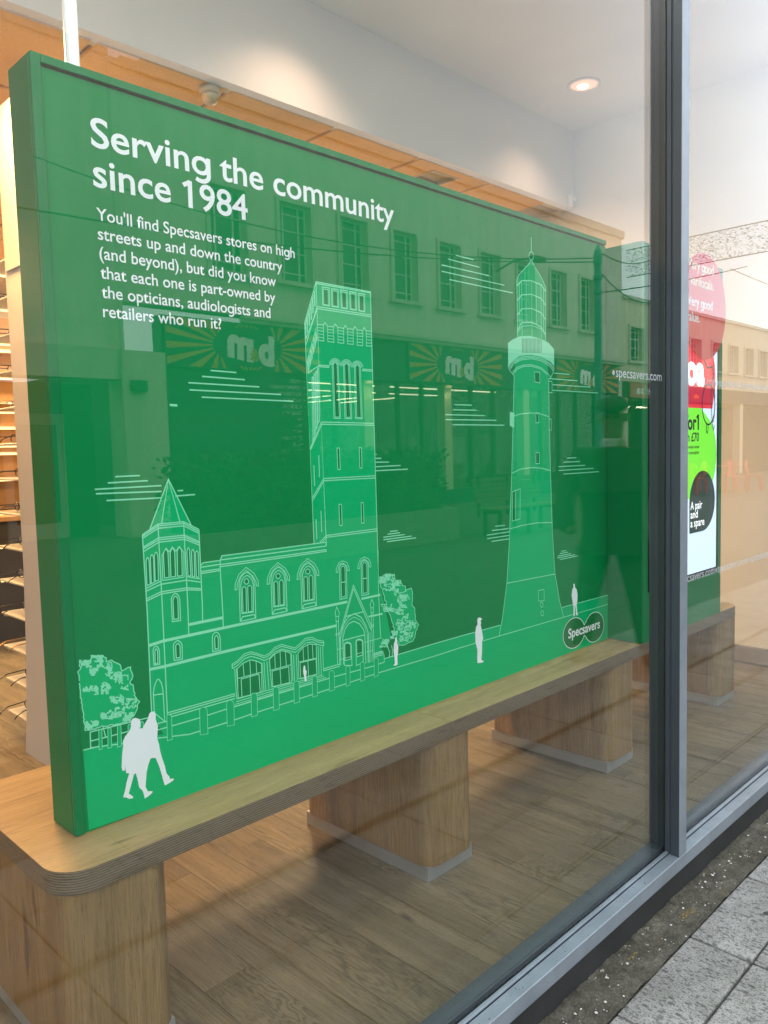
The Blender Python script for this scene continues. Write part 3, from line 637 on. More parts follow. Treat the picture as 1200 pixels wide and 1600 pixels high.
(4.2,0,[1433,1551,1533,1550.5]),
(4.2,0,[1391,1532,1565.5,1528.5]),
(4.2,0,[1357,1507.5,1621.5,1506.5]),
(4.2,0,[1356,1486,1714.5,1484]),
(4.2,0,[1396,1463.5,1767,1462]),
(4.2,0,[419.5,1103.5,499.5,1102]),
(4.2,0,[393,1087,526.5,1084]),
(4.2,0,[351.5,1069,573.5,1066.5]),
(4.2,0,[354,1051,648,1048]),
(4.2,0,[389,1033.5,691.5,1030]),
(4.2,0,[140.5,838,204.5,838]),
(4.2,0,[121,824,225,824.5]),
(4.2,0,[88,810.5,262,810.5]),
(4.2,0,[90.5,800,261,796]),
(4.2,0,[306,795,322,795]),
(4.2,0,[115.5,782.5,258.5,780]),
(4.2,0,[299,782,356.5,782.5]),
(7,0,[295,1011.5,317,1010.5]),
(3.6,0,[370,602.5,423.5,602.5]),
(3.6,0,[363,591.5,423,592]),
(3.6,0,[364,580,422,580]),
(3.6,0,[364.5,575,422,575.5]),
(3.6,0,[362.5,594.5,370,602.5]),
(3.6,0,[422.5,584.5,424,604,429.5,614,797,613,797.5,601.5]),
(3.6,0,[424,603.5,797.5,601.5]),
(3.6,0,[423,591,797.5,590.5]),
(3.6,0,[422.5,585.5,797,585.5,797.5,590.5]),
(3.6,0,[422.5,585.5,425,456.5,424,420.5]),
(3.6,0,[224,705,281.5,825.5,341.5,702.5]),
(3.6,0,[257,717.5,281.5,824,308,717.5]),
(3.6,0,[203,692.5,246.5,715,319,715,363,691]),
(3.6,0,[203,688.5,247,710.5,319,710.5,363,685.5]),
(3.6,0,[203.5,683.5,246.5,704.5,319,704.5,363,680.5]),
(3.6,0,[204.5,662,246,680.5,319.5,680,362.5,659]),
(3.6,0,[205,658,246.5,675.5,320,675,362.5,655]),
(3.6,0,[205,651,247,669.5,320,669.5,362.5,650]),
(3.6,0,[204.5,558,246,571]),
(3.6,0,[205,551.5,246.5,563,319.5,563.5,361.5,552.5]),
(3.6,0,[205,532,246,544,319,543.5,363,535]),
(3.6,0,[205.5,527,246.5,538.5,319.5,538.5,363,531]),
(3.6,0,[203,692.5,205.5,510,203.5,247.5]),
(3.6,0,[246.5,715,247.5,503,247,227.5]),
(3.6,0,[319,715,320,488.5,319,422.5]),
(3.6,0,[363,691,363,484,362,451.5]),
(3,1,[208.5,565.5,209,624,210,628.5,211,632,213,634,214,634.5,214.5,633.5,216,631,217,627.5,217.5,623,217.5,567.5]),
(3,1,[220.5,568.5,221,629.5,221.5,634,223,637.5,225,640,226,640.5,227,639.5,228.5,637,229.5,633,230,628.5,228.5,570.5]),
(3,1,[231.5,573,232,633.5,233,638.5,234.5,642.5,236.5,645,237.5,645.5,238.5,644.5,240.5,642,241.5,637.5,242,632.5,240.5,574.5]),
(3,1,[257.5,577.5,257.5,637.5,259,642.5,261,647,263.5,649.5,264.5,650,266,649,268,646,270,641.5,270.5,636,270.5,577.5]),
(3,1,[275.5,577.5,276.5,638,278,643,280,647,282.5,649.5,283.5,650,285,649,287,646,289,641.5,289.5,636.5,288.5,577.5]),
(3,1,[294.5,577,296.5,638.5,297.5,643,299.5,647,302,649.5,303.5,650,305,649,307,646.5,309,642,309.5,637,308,577]),
(3,1,[324.5,574,324.5,636.5,325.5,640.5,327,644,328.5,646,329,646.5,330,645.5,331.5,643.5,332.5,640,332.5,635.5,333,572.5]),
(3,1,[337.5,571,338,632.5,338.5,635.5,340,638.5,341.5,640,342.5,640.5,343,640,344.5,638,345.5,635,346,631.5,344,569.5]),
(3,1,[349,568,349.5,628,350,631.5,351.5,634,353,635.5,354,635.5,354.5,635,356,633.5,357,630.5,357.5,627.5,356,565.5]),
(2.8,0,[313,572.5,252,572,253.5,635,265.5,652.5,274,642,283.5,653.5,293,642,303,653,315.5,636,313,572.5]),
(2.8,0,[322,572,359.5,561]),
(3.2,1,[273.5,463,273.5,520.5,275.5,526.5,279,531,283.5,533.5,286,534,288.5,533,293,529,296,523.5,297.5,517,297,462]),
(3.2,1,[278,468.5,278,516,279.5,520.5,281.5,524.5,284.5,526.5,286,527,287,526.5,289.5,523.5,291.5,519,292,513.5,291,467.5]),
(2.8,0,[466.5,516,468.5,534,480.5,556.5,505.5,573.5,531.5,553.5,544,531,544.5,516,538,518,537,528.5,526.5,547,505,566,485.5,551,475,533,473,517,466.5,516]),
(3.2,1,[479.5,427.5,480.5,532.5,484.5,544,492.5,553.5,502.5,558.5,507.5,559.5,513,557,522,549.5,529,538,532.5,525,531.5,428]),
(3.2,1,[485.5,448.5,486,529,489.5,538.5,495.5,546,503.5,550,508,551,512,549,519.5,543,525,533.5,527.5,523,524,446.5]),
(2.8,1,[512.5,533.5,511.5,530,508.5,527.5,504.5,527,501,528.5,498.5,532,497.5,535.5,499,539,501.5,541.5,505.5,542,509,540.5,511.5,537.5]),
(2.8,1,[490,450,490.5,515,491.5,517.5,493.5,519.5,495.5,521,497,521,498,520.5,500.5,518.5,502,516,502.5,513.5,501,450]),
(2.8,1,[507.5,449.5,508.5,516.5,509.5,519,511.5,521,514,522,515.5,522,516.5,521.5,519,519.5,520.5,517,521.5,514.5,519.5,449.5]),
(3.6,0,[479.5,427.5,488,439,526,439,531.5,428]),
(2.8,0,[574.5,516.5,576.5,534,589,556.5,614.5,573.5,641,553.5,654,531.5,655,516.5,648,518.5,647,529,636.5,547.5,614,566,594,551.5,583.5,533.5,581.5,517,574.5,516.5]),
(3.2,1,[588.5,428.5,588.5,532.5,593,544.5,601,553.5,611,558.5,616.5,559.5,622,557.5,631.5,550,639,538.5,642,525.5,641.5,429]),
(3.2,1,[594.5,449.5,594.5,529.5,598,539,604.5,546,612.5,550.5,617,551,621.5,549.5,629,543,635,534,637.5,523.5,634,447.5]),
(2.8,1,[622,534,620.5,530.5,617.5,528,614,527.5,610,529,607.5,532,606.5,536,607.5,539.5,610.5,541.5,614.5,542,618.5,540.5,621,537.5]),
(2.8,1,[599,450.5,599,515.5,600,518,602,520,604.5,521,606,521,607,521,609.5,519,611,516.5,612,514,610.5,450.5]),
(2.8,1,[617,450.5,618,516.5,619,519,621,521,623.5,522.5,625,522.5,626,522,628.5,520,630.5,518,631,515,629.5,450.5]),
(3.6,0,[588.5,428.5,597,440,636,440,641.5,429]),
(2.8,0,[682,515,684.5,533,697,555,723.5,572.5,751,553,764.5,531,765.5,516,758,518,757,528,746,546.5,723,565,702,550,691,532,689,516,682,515]),
(3.2,1,[696.5,427,696.5,531.5,701,543,709.5,552.5,720,557.5,725.5,558.5,731,556.5,741,549,748.5,537.5,752,525,752,428]),
(3.2,1,[703,448,702.5,528,706.5,537.5,713,545,721.5,549.5,726,550,730.5,548.5,738.5,542,744.5,533,747.5,523,744,446.5]),
(2.8,1,[731,533,730,529.5,727,527,722.5,526.5,719,528,716,531,715,535,716.5,538.5,719.5,540.5,723.5,541,727.5,539.5,730,536.5]),
(2.8,1,[707.5,449.5,707.5,514.5,708.5,517,710.5,519,713,520,714.5,520,716,519.5,718,518,720,515.5,720.5,513,719.5,449.5]),
(2.8,1,[726.5,449,727,515.5,728,518,730,520,732.5,521.5,734,521.5,735.5,521,738,519,740,517,740.5,514,739.5,449.5]),
(3.6,0,[696.5,427,705.5,438.5,746,439,752,428]),
(2.8,0,[834,517,836,529.5,846,545,862.5,549,880,541,888,525,888,515.5,881,516.5,878.5,530.5,862,543,846.5,538.5,840.5,516,834,517]),
(3.2,1,[846.5,431.5,848,527.5,849.5,533,853.5,537,859.5,539,865.5,538,871.5,535,875,529.5,876.5,524,875.5,432]),
(2.8,1,[853,437.5,853.5,522.5,854.5,527,857,531,860.5,532.5,864.5,532,868,529.5,870,525.5,870.5,520.5,869.5,438.5]),
(3.6,0,[853,483,869.5,483]),
(2.8,0,[924.5,517,927,530,937,545.5,955,550,973,541.5,982,525.5,981.5,515.5,974.5,516.5,971.5,531,954.5,543.5,938,539,931.5,516,924.5,517]),
(3.2,1,[938.5,429,939.5,527.5,941,533.5,945.5,537.5,951.5,539.5,958.5,538.5,964,535,968,530,969.5,524,969,429.5]),
(2.8,1,[945,435.5,945.5,522.5,946.5,527.5,949.5,531,953,533,957,532.5,960.5,529.5,963,525.5,963.5,520.5,962.5,436]),
(3.6,0,[945,482,962.5,482]),
(9,0,[204.5,414.5,246,418.5,426.5,419.5,876.5,419.5]),
(8,0,[936.5,419.5,1020.5,419.5]),
(9,0,[204.5,354,246.5,353,423.5,354.5,829.5,353.5]),
(7,0,[965,358,1028,356.5]),
(9,0,[321,447,424,447.5]),
(3.2,1,[216.5,362,216,399.5,217.5,404,220,407.5,223.5,409.5,225,409.5,226.5,408.5,229.5,405.5,232,401,233,396,232.5,361.5]),
(3.2,1,[220,365,221,395,221.5,398,223,400.5,224,402,225,402,225.5,401.5,227,399.5,228,397,228,393.5,227.5,365]),
(3.2,1,[273.5,362.5,273,401.5,275,406,279,409.5,283.5,411,286,411.5,288.5,410.5,293,407,296.5,402,298,397,297,361]),
(3.2,1,[279.5,367.5,279.5,397,280.5,400,282.5,402.5,285,403.5,286,404,287.5,403,289.5,401,291,398,292,394.5,291,366.5]),
(3.2,1,[388.5,362,389,401,391,406,394.5,410,399,412,401.5,412,404,411,408.5,407.5,411.5,402,413,396.5,413,361.5]),
(3.2,1,[396,367,396,395.5,397,398.5,398.5,401,400.5,402.5,402,403,403,402.5,405,400,406,397,407,393.5,406,367.5]),
(3.2,1,[211,241.5,211,292,214,306,218.5,317,223.5,323.5,226.5,324.5,229,322,234,313.5,237,300.5,238,285.5,238.5,212]),
(3.6,0,[211.5,287,238,284]),
(2.8,1,[463.5,299,482,310,508.5,314.5,531,305,544,296.5,542.5,215,462,217.5]),
(2.8,1,[572.5,302,591.5,313.5,615.5,318.5,637,311,649,303.5,647.5,219,577,222]),
(2.8,1,[676,298,694,312.5,720,317.5,745.5,310.5,745,221,676,222.5]),
(2.8,0,[447,315.5,465,321,487.5,335,510,337,532,327.5,554.5,315.5,573,319.5,592.5,332.5,616.5,336.5,640.5,327,664.5,317,682,324.5,705.5,337.5,731,335.5,751,323.5,774.5,315.5]),
(2.8,0,[447.5,310.5,465,316,488,329.5,510,331.5,532.5,322.5,554.5,310,573.5,314,593,327,617,331,640.5,321.5,665,311.5,682.5,319,706,331.5,731.5,329.5,751.5,317.5,775,310]),
(2.8,0,[448,303,465.5,308.5,488.5,322,510.5,324,533,314.5,555.5,302.5,574,306,593.5,319.5,617.5,323,641.5,313.5,665.5,303.5,683.5,311,706.5,323.5,732,321.5,752.5,309.5,775.5,301.5]),
(3.6,0,[447,315.5,448,303]),
(3.6,0,[774.5,315.5,775.5,301.5]),
(2.6,0,[483,309.5,484.5,274]),
(2.6,0,[505.5,315,506.5,272.5]),
(2.6,0,[526.5,308,527,272]),
(2.6,0,[463.5,272,544.5,272]),
(2.6,0,[591.5,313.5,592,271]),
(2.6,0,[611,317.5,611,270.5]),
(2.6,0,[630,313.5,631.5,271]),
(2.6,0,[571,270.5,648.5,270.5]),
(2.6,0,[695,312,696,270]),
(2.6,0,[713.5,317.5,714,270.5]),
(2.6,0,[731,315,732,270.5]),
(2.6,0,[675,272.5,745,270]),
(2.6,0,[546.5,298,549.5,217]),
(2.6,0,[553.5,298.5,555.5,217.5]),
(2.6,0,[563.5,298,567,218.5]),
(2.6,0,[651.5,303,653.5,220]),
(2.6,0,[659.5,297.5,659.5,220.5]),
(2.6,0,[669.5,295.5,670,220]),
(2.6,0,[753,304.5,753,217.5]),
(2.6,0,[761.5,301,762,215]),
(2.6,0,[771,301,770.5,225.5]),
(2.6,0,[455,301,457.5,216.5]),
(2.6,0,[460.5,301.5,463,217]),
(2.6,0,[457.5,216,766.5,214]),
(2.6,0,[455,209,772.5,209]),
(2.6,0,[451,202.5,780,203]),
(2.6,0,[448,196,788,197]),
(2.6,0,[504.5,271.5,504,214.5]),
(2.6,0,[608.5,267.5,610,218]),
(2.6,0,[711.5,269,713,218]),
(3,1,[474.5,268,534.5,268.5,536.5,216,475,216]),
(3,1,[580,267,640,266.5,640.5,218,580.5,221]),
(3,1,[682,269,743.5,268,744.5,220,682.5,221]),
(3.6,0,[247.5,232,453.5,232]),
(3.6,0,[250,226,453,226.5]),
(3.6,0,[257.5,219,451,219]),
(3.6,0,[771,231.5,835.5,232]),
(3.6,0,[770.5,225.5,838,225.5]),
(3.6,0,[982,229,1024,227.5]),
(3.6,0,[981.5,223.5,1024,222.5]),
(3.6,0,[218.5,212,244.5,211]),
(3.6,0,[217.5,195.5,244,195]),
(3.6,0,[839,321.5,904,467,981,318.5]),
(3.6,0,[845,322,904,456.5,975.5,313]),
(3.6,0,[869,375,943,377.5]),
(3.6,0,[841,227,843.5,316.5,854,347.5,876.5,370.5,903.5,378,934,360.5,953.5,329.5,961,309.5,961.5,210]),
(3.6,0,[853,227,853,310,863.5,336.5,880,350.5,900.5,354.5,924.5,342.5,940.5,322.5,946.5,306,948,210]),
(2.4,0,[848.5,314,857.5,341,878.5,361,903,367.5,929.5,352.5,948.5,327.5,953.5,308]),
(3.6,0,[854,302.5,946,303]),
(3.2,1,[856.5,223.5,857.5,288,859,291.5,863,293.5,869.5,294,876,292.5,882,289.5,886,286,887.5,282,888,216.5]),
(3.2,1,[860,238,860.5,286,861.5,288.5,865,290.5,870,290.5,875.5,289.5,880,287.5,883.5,284.5,884.5,281.5,884.5,238.5]),
(3.2,1,[906.5,212.5,907,289,908.5,292,913,294,919,294,926,293,932,290,936.5,286.5,938,283,936.5,215.5]),
(3.2,1,[910.5,239.5,910,287,911.5,289.5,915,291,920,291,925.5,290,930.5,288,933.5,285,935,282,934.5,240.5]),
(2.8,1,[832,411,825,394,827.5,382,839,380,842,391.5]),
(2.8,1,[827.5,382,839,380,838,365,827.5,367]),
(2.8,0,[828,367,829,231]),
(2.8,0,[837.5,365.5,837,229]),
(2.4,1,[825.5,329,838.5,328,838.5,322.5,825,323.5]),
(2.8,1,[981.5,411,974,397,977,384.5,987.5,382.5,990.5,394.5]),
(2.8,1,[977,384.5,987.5,382.5,986.5,367,977,368.5]),
(2.8,0,[977.5,368.5,979,209.5]),
(2.8,0,[985.5,367.5,985,208]),
(2.4,1,[975,329,987,328,987,323,974.5,323.5]),
(2.6,0,[957,304,957.5,209.5]),
(2.6,0,[962.5,306.5,964,209.5]),
(2.6,0,[969.5,308,971,209.5]),
(2.6,0,[840.5,317,841,227]),
(2.6,0,[945,278.5,1022.5,279.5]),
(2.6,0,[827,279,855,279.5]),
(2.6,0,[950.5,246.5,978,245.5]),
(2.6,0,[837.5,245.5,888,245.5]),
(2.6,0,[908.5,249,938,248.5]),
(2.8,0,[980.5,231,1025.5,232,1030.5,219,1030.5,197,1003.5,196.5]),
(3.6,0,[982,235.5,1025.5,234.5]),
(3.6,0,[257.5,195,340,194.5,424,196.5,525.5,198,682,198,814,197.5,984.5,194.5,1030.5,197]),
(3.6,0,[216,174.5,308.5,159,339.5,159,424,159.5,524,162,812.5,164,999,167.5,1281,165.5,1421,167,1651,166,2478.5,157.5]),
(3.6,0,[1031,208,1282.5,209.5,1422,209,1660,206.5]),
(3.6,0,[2089.5,205,2478.5,200]),
(3.2,1,[244,161,245.5,221.5,246,224.5,248.5,225.5,251.5,225.5,254.5,224,257,221.5,257.5,218.5,256.5,160.5]),
(3.2,1,[340,149,341,213,342.5,217.5,346.5,220,352,220,357.5,217,361.5,212.5,362.5,207.5,362,146]),
(3.2,1,[424,149.5,425,210.5,426.5,215,430.5,217.5,436.5,217.5,441.5,214.5,445.5,210,447,205,446,147]),
(3.2,1,[504.5,154.5,506,212.5,507.5,216.5,511,218.5,516,218,520.5,216,524,212.5,525,208,523.5,153.5]),
(3.2,1,[581,152.5,582,212,583.5,216,587,218,592,217.5,596.5,215.5,600,212,601,208,600,152]),
(3.2,1,[656,154.5,657,212.5,658.5,216,662,217.5,666.5,217.5,671,215.5,674.5,212,675.5,208,674.5,154]),
(3.2,1,[726,156,727,212,728.5,215.5,731.5,217,736,217,740.5,215,743.5,212,744.5,208,744,156]),
(3.2,1,[793.5,157.5,794,213,795.5,216.5,799,218.5,803.5,218.5,808.5,216.5,811.5,213,813,209,812.5,157.5]),
(3.2,1,[861.5,157,862.5,214,864,217,867,218.5,870.5,218,874.5,216.5,877.5,214,878.5,210.5,877.5,158]),
(3.2,1,[923,158.5,924,213,925.5,216,928.5,217.5,933,217.5,937.5,216,940.5,213,941.5,209.5,940.5,159]),
(3.2,1,[984.5,158.5,985.5,213,987,216,990,217.5,994.5,217.5,998.5,216,1002,213,1003,209.5,1002,159.5]),
(3.2,1,[64,190,65.5,235,66,236.5,67.5,237.5,69,237.5,70.5,236.5,71.5,235,72,233.5,70.5,191]),
(3.2,1,[86,187,88,232,88.5,234,90,235,92,235,93.5,234,95,232,95.5,230,94,187.5]),
(3.2,1,[110.5,183,112.5,232,113,234,114.5,235,116.5,235,118.5,234,120,232,120.5,230,119,183.5]),
(3.2,1,[138.5,179,140,227.5,140.5,229,142,230,144,230,145.5,229,146.5,227.5,147,225.5,145.5,180]),
(3.2,1,[171.5,192.5,172.5,225.5,173,227,174.5,228,176.5,228,178,227,179,225.5,179.5,223.5,178.5,193.5]),
(3.6,0,[44,238.5,194,233.5]),
(3.6,0,[42.5,216.5,150,213]),
(3.6,0,[43,200.5,148,183.5]),
(3.6,0,[25,200,64,198]),
(3.6,0,[44,238.5,43,200.5]),
(4,0,[1893.5,1688,1892.5,1633]),
(3.2,1,[1908.5,1620,1906,1612,1900,1605,1892,1602,1884,1602.5,1878,1607.5,1876,1615,1878.5,1623,1884.5,1630,1892.5,1633,1900.5,1632.5,1906.5,1627.5]),
(3.6,0,[1888.5,1600,1875.5,1583.5,1839.5,1558.5,1807.5,1532.5,1794.5,1513,1792.5,1493]),
(3.6,0,[1895,1601,1911,1583,1943.5,1558,1970,1535.5,1990,1508.5,1991,1493.5]),
(5,0,[1794,1491.5,1826,1515,1890.5,1523.5,1959.5,1516,1991,1493.5]),
(5,0,[1798,1438,1825,1462,1892.5,1471.5,1958.5,1463,1989,1439]),
(5,0,[1797,1384,1824,1408.5,1891.5,1417.5,1957.5,1407.5,1986.5,1384]),
(5,0,[1795.5,1326,1822.5,1356,1890.5,1364.5,1956.5,1351.5,1985.5,1327.5]),
(3,0,[1795.5,1319,1825.5,1343.5,1892,1352,1956.5,1344,1985.5,1320]),
(3.2,0,[1794,1491.5,1795,1301]),
(3.2,0,[1991,1493.5,1986.5,1301]),
(3.2,0,[1810,1504,1811.5,1342]),
(3.2,0,[1826,1515,1825,1307]),
(3.2,0,[1859.5,1519.5,1858,1361]),
(3.2,0,[1892.5,1524,1891.5,1310.5]),
(3.2,0,[1923,1520.5,1923.5,1359.5]),
(3.2,0,[1956.5,1516,1956,1306.5]),
(3.2,0,[1974.5,1506.5,1973.5,1334]),
(3.4,0,[1735,1181.5,1757,1204.5,1820,1226.5,1884.5,1234,1951,1231,2019.5,1212,2047,1194.5]),
(3.4,0,[1747,1177,1769,1198,1819.5,1215.5,1884.5,1223.5,1951,1219.5,2012,1202,2041,1182.5]),
(3.4,0,[1741,1178.5,1763,1201,1820,1221,1884.5,1229,1951,1225,2016,1208,2044,1188.5]),
(3.4,0,[1759,1165,1787.5,1184.5,1832,1196,1884,1200.5,1950.5,1193,1998,1173,2018.5,1158.5]),
(3.4,0,[1763.5,1159.5,1790.5,1178.5,1832,1190.5,1884,1195,1950.5,1187.5,1994.5,1167]),
(3.4,0,[1731,1192,1737.5,1174.5,1771,1151]),
(3.4,0,[2047,1198.5,2039.5,1178.5,2018.5,1154.5,2008,1152]),
(3.6,0,[1769,1150,1757,956.5,1745.5,782,1732.5,634,1723,511.5,1704.5,365.5,1673,231.5,1649.5,166.5]),
(3.6,0,[2006,1154,2007,956.5,2012.5,780.5,2018.5,612.5,2022,533.5,2038.5,356.5,2070.5,239,2101.5,162]),
(3.6,0,[1765.5,999,1808.5,1008,1879.5,1013,1936.5,1011,2003.5,1000]),
(3.6,0,[1745.5,781,1804,795.5,1883.5,798.5,1949.5,793.5,2012.5,781.5]),
(3.6,0,[1727.5,569,1810.5,575.5,1916.5,576.5,2020,569]),
(3.6,0,[1706.5,361.5,1806,359,2038.5,353.5]),
(3,1,[1907,1174.5,1941.5,1173,1943,1131.5,1908,1135]),
(3,1,[1912,1014,1932.5,1014.5,1932,975,1911.5,975]),
(3,1,[1909,857,1934,856.5,1933,813,1908.5,813.5]),
(3,1,[1748,710,1767,713.5,1764.5,600,1745.5,597]),
(3,1,[2006,1142,2030,1141,2029,1096,2005,1096]),
(3,1,[2007.5,990.5,2022,990.5,2021.5,944.5,2007,944.5]),
(3,1,[1767,714,1800,719,1796,602,1764.5,599]),
(3,1,[1916,302,1957,301,1958.5,255,1917,258.5]),
(3,1,[1949.5,239,1948,234,1944.5,231,1939.5,230.5,1934.5,232.5,1930.5,237,1929.5,242.5,1931,247.5,1934.5,250.5,1939.5,251.5,1944.5,249,1948.5,244.5]),
(3,1,[1952.5,203.5,1951,198,1947.5,195,1942.5,194.5,1937.5,196.5,1933.5,201,1932.5,206.5,1934,211.5,1937.5,215,1942.5,215.5,1948,213.5,1951.5,209]),
(3,0,[24.5,367,25.5,372.5,25,379.5,22.5,388.5,29,393,32.5,400.5,34,406,40.5,406,44.5,409,51.5,407.5,59,416,67,416.5,74.5,417,78,412.5,85,412,93.5,406.5,93,397,101,398.5,106.5,398.5,114.5,391,122,387,128,382,129,375.5,131,366.5,137,368,145.5,371,154,371.5,153.5,364,156.5,357,159,349,156,340.5,151,336,150,330.5,158.5,325,159,315.5,159,310.5,162,303,159.5,299.5,164,292,166.5,286.5,173,279.5,168,275,166.5,272,166,264,163,259,160,254,155,247.5,149,246,145.5,240.5,138.5,242.5,136,238,126.5,240,120,237.5,112,239.5,104,239,98,241.5,94.5,242.5,88,240.5,81,242,73,245,65.5,243,60,244,57,242,51,243.5,43.5,243,38,245,32.5,245.5,31.5,248.5,33.5,255,31.5,262.5,29.5,269,31.5,272,29.5,279,31,284.5,30,290.5,28.5,296.5,28,303.5,29,308,27,313.5,28,320.5,25.5,327,26,332,26,337.5,26.5,343,25,350,26,354.5,24,361]),
(3,0,[1019,470.5,1029.5,474,1037,481,1046,480,1061.5,481,1073.5,476,1087,474.5,1089.5,465,1090.5,458.5,1104,455,1117.5,453.5,1118,447,1125,435,1137.5,431.5,1140,426,1138.5,417.5,1146,419,1158,419,1167,420.5,1170.5,410.5,1173,401,1172,391.5,1172,385.5,1172,377,1169,367,1169,361.5,1182,349.5,1181.5,341,1182,331,1184,326,1184,317.5,1181.5,313.5,1189.5,301.5,1199,290,1193.5,285,1191.5,278,1183,268.5,1182.5,262,1178.5,251,1173,246,1168.5,239.5,1159,239,1145,238,1128,234.5,1117,235.5,1099.5,239.5,1100.5,245.5,1093,254,1089.5,261,1089,269.5,1088.5,274.5,1081,284,1080,289,1080.5,299,1074.5,307.5,1076.5,313.5,1071.5,320.5,1069,327,1067,336.5,1064.5,343,1060.5,350.5,1056.5,357,1055,365,1054,370.5,1047,380,1047,384,1047,392.5,1039,399.5,1039,407,1038.5,414,1034.5,420,1031.5,429.5,1031.5,437,1025.5,442,1021.5,449,1023,457.5,1018,463.5]),
(3,0,[76,242.5,78.5,230,81,216]),
(3.6,0,[1046,248,1056.5,225,1054.5,209.5]),
(3.6,0,[1066,245.5,1070,228.5,1068,210]),
(3,0,[48.5,405,49.5,408,47,410.5,43.5,410.5,42.5,407.5,45.5,406.5,47.5,408.5,49.5,405.5,46.5,404.5,45.5,401.5,48,398.5,50,400.5,47,402,46,405.5,42.5,406,40.5,404,40,401,43.5,400,45.5,402.5,42.5,404.5,39,404.5,38.5,401,35,401.5,36,404.5,33,406,31.5,403]),
(3,0,[42.5,402,45,399.5,43.5,397,47,395.5,47,394,44,394.5,46,394,49,395,50,398,47,400,47,403.5,50,404,53,402,55,404,55.5,404.5,54,407.5,56,409,54,409,52,407,49.5,409.5,47.5,407.5,44.5,409.5,41.5,407.5,40,410.5,41,412,44,410.5]),
(3,0,[40,408,39.5,411,41.5,412,41.5,412,38.5,412.5,41,412,43,409,43,405.5,40.5,404.5,37.5,407,37.5,410.5,34,410.5,33,407.5,30,410,30,413,32,414,29,414.5,29,414,28,411,28.5,410,29,406.5,28.5,405.5,27.5,402.5,28,401.5,29,398,32,397]),
(3,0,[44.5,401.5,46,398.5,49,398.5,52,396.5,52,393,55,392,55.5,395,55,394.5,55,392,55,393,55,391.5,55,393.5,55,392,55,392,55,392,54.5,392,55,391.5,55.5,392,55,392,54,392.5,55,392,55,394.5,55,394.5,55,397,55,394,55,395.5]),
(3,0,[77.5,410.5,77.5,407.5,74.5,407,75.5,403.5,72.5,403,73,402.5,76.5,401,77,404,80,402.5,81.5,400.5,84.5,400.5,84,403.5,80.5,405,81.5,408,78,409.5,80,412,79,415.5,81.5,415,79,415.5,76.5,413.5,73,414,73,411,70,409.5,68,412.5,68.5,416,66,418.5]),
(3,0,[67,414,65.5,417,63.5,414.5,60,416,62,418.5,61,419,62.5,419,60.5,419.5,57,420,57,416.5,60,414.5,62,417,59.5,420,62.5,419,61.5,419,65,418,64.5,414.5,68,413,69.5,415.5,72.5,413.5,76,414.5,77,411,79.5,413,76.5,415,74,413,71,414.5]),
(3,0,[77,410,75,407.5,78,406,79.5,408.5,83,408,82.5,411.5,85.5,413,85.5,414,82,414.5,83,414.5,79.5,415.5,78.5,415.5,82,414.5,82,415,85,414.5,85.5,414,82,414.5,80.5,412,83.5,409.5,82.5,406.5,79,407,78.5,404,75,404,76,401.5,79.5,400,82.5,401]),
(3,0,[77.5,405.5,77,402,79.5,401,82,403,83.5,399.5,85.5,400,84,403.5,80.5,403.5,79,407,76,406,73,408,72.5,404.5,69,404.5,70.5,403,69,403,70.5,403,67,402.5,69,403,72,402,71,402.5,74,402,74,402,71,402,70,403,67,403.5,64,405.5]),
(3,0,[83.5,387.5,83,390.5,79.5,391,79.5,394,76.5,393.5,78.5,390.5,81.5,390.5,82.5,387,85.5,388,86.5,384.5,89.5,383,92.5,384,96,382.5,97.5,385,100.5,382.5,102,385,100,388.5,96.5,389,95.5,392,99,392,100,395,103.5,394,102.5,393.5,104,393.5,101,394,104.5,393.5]),
(3,0,[97.5,382.5,96,380,99,378.5,100.5,375,97.5,374,99,374.5,96.5,375,98,375,101.5,374,103.5,376.5,102.5,380,99,380,100,383,103,381,106.5,381,106,379.5,106,380,107,383.5,105.5,386.5,106.5,387,106.5,389.5,105.5,393,107,392.5,103.5,393.5,103,393.5,100,394]),
(3,0,[98,383,94.5,383,94,386.5,97.5,385.5,96,382.5,93,382,95,379,98.5,379,99,382.5,95.5,382,95.5,378.5,98.5,376,98,375,101,373.5,101.5,377,104,379,106,378.5,105,375.5,105.5,374.5,103.5,373.5,100,374.5,97.5,375,96,378,93,380,92,383.5,89,382.5]),
(3,0,[82,390.5,81.5,394,78,394.5,76.5,397.5,79,399,80,396,83,397.5,82,398,79,398,77.5,395,79,391.5,82.5,391,81.5,394.5,78.5,393.5,77,391,74.5,393.5,72,392,70.5,393.5,69.5,390.5,70.5,390.5,71,394,73.5,391.5,71,389.5,73.5,387,76,389,79,388.5]),
(3,0,[60,381,60,377.5,63,376.5,66,378,66,381.5,63,383.5,63,387,66.5,387,65,387.5,66.5,387,64,388,64,388,60.5,388.5,61.5,388.5,58.5,389,58,385.5,54.5,386,53.5,383,51.5,384.5,51.5,382.5,51.5,383.5,52.5,386.5,52,388,51.5,385,52.5,382,50.5,380]),
(3,0,[63.5,381.5,60.5,383.5,60.5,387,63.5,387,65,383.5,68.5,384.5,71,382,71.5,384,70.5,386.5,67.5,386.5,66.5,387,68.5,387,65.5,387.5,64,384.5,61.5,387,64.5,388.5,63.5,388,66.5,387,65,387.5,62,388,62.5,388,65.5,387,67.5,387,70,384,67.5,381.5,71,380]),
(3,0,[57,384.5,59,381,62,379.5,63.5,376.5,60,376,57,378,59.5,380,63,379.5,64,376,62.5,373.5,59,373,61.5,371.5,61,371.5,58.5,372,55,373,55.5,376.5,58.5,374.5,60.5,376.5,60,380,57,382,54,381.5,52,384.5,53.5,387.5,55.5,384.5,55.5,381,58.5,379]),
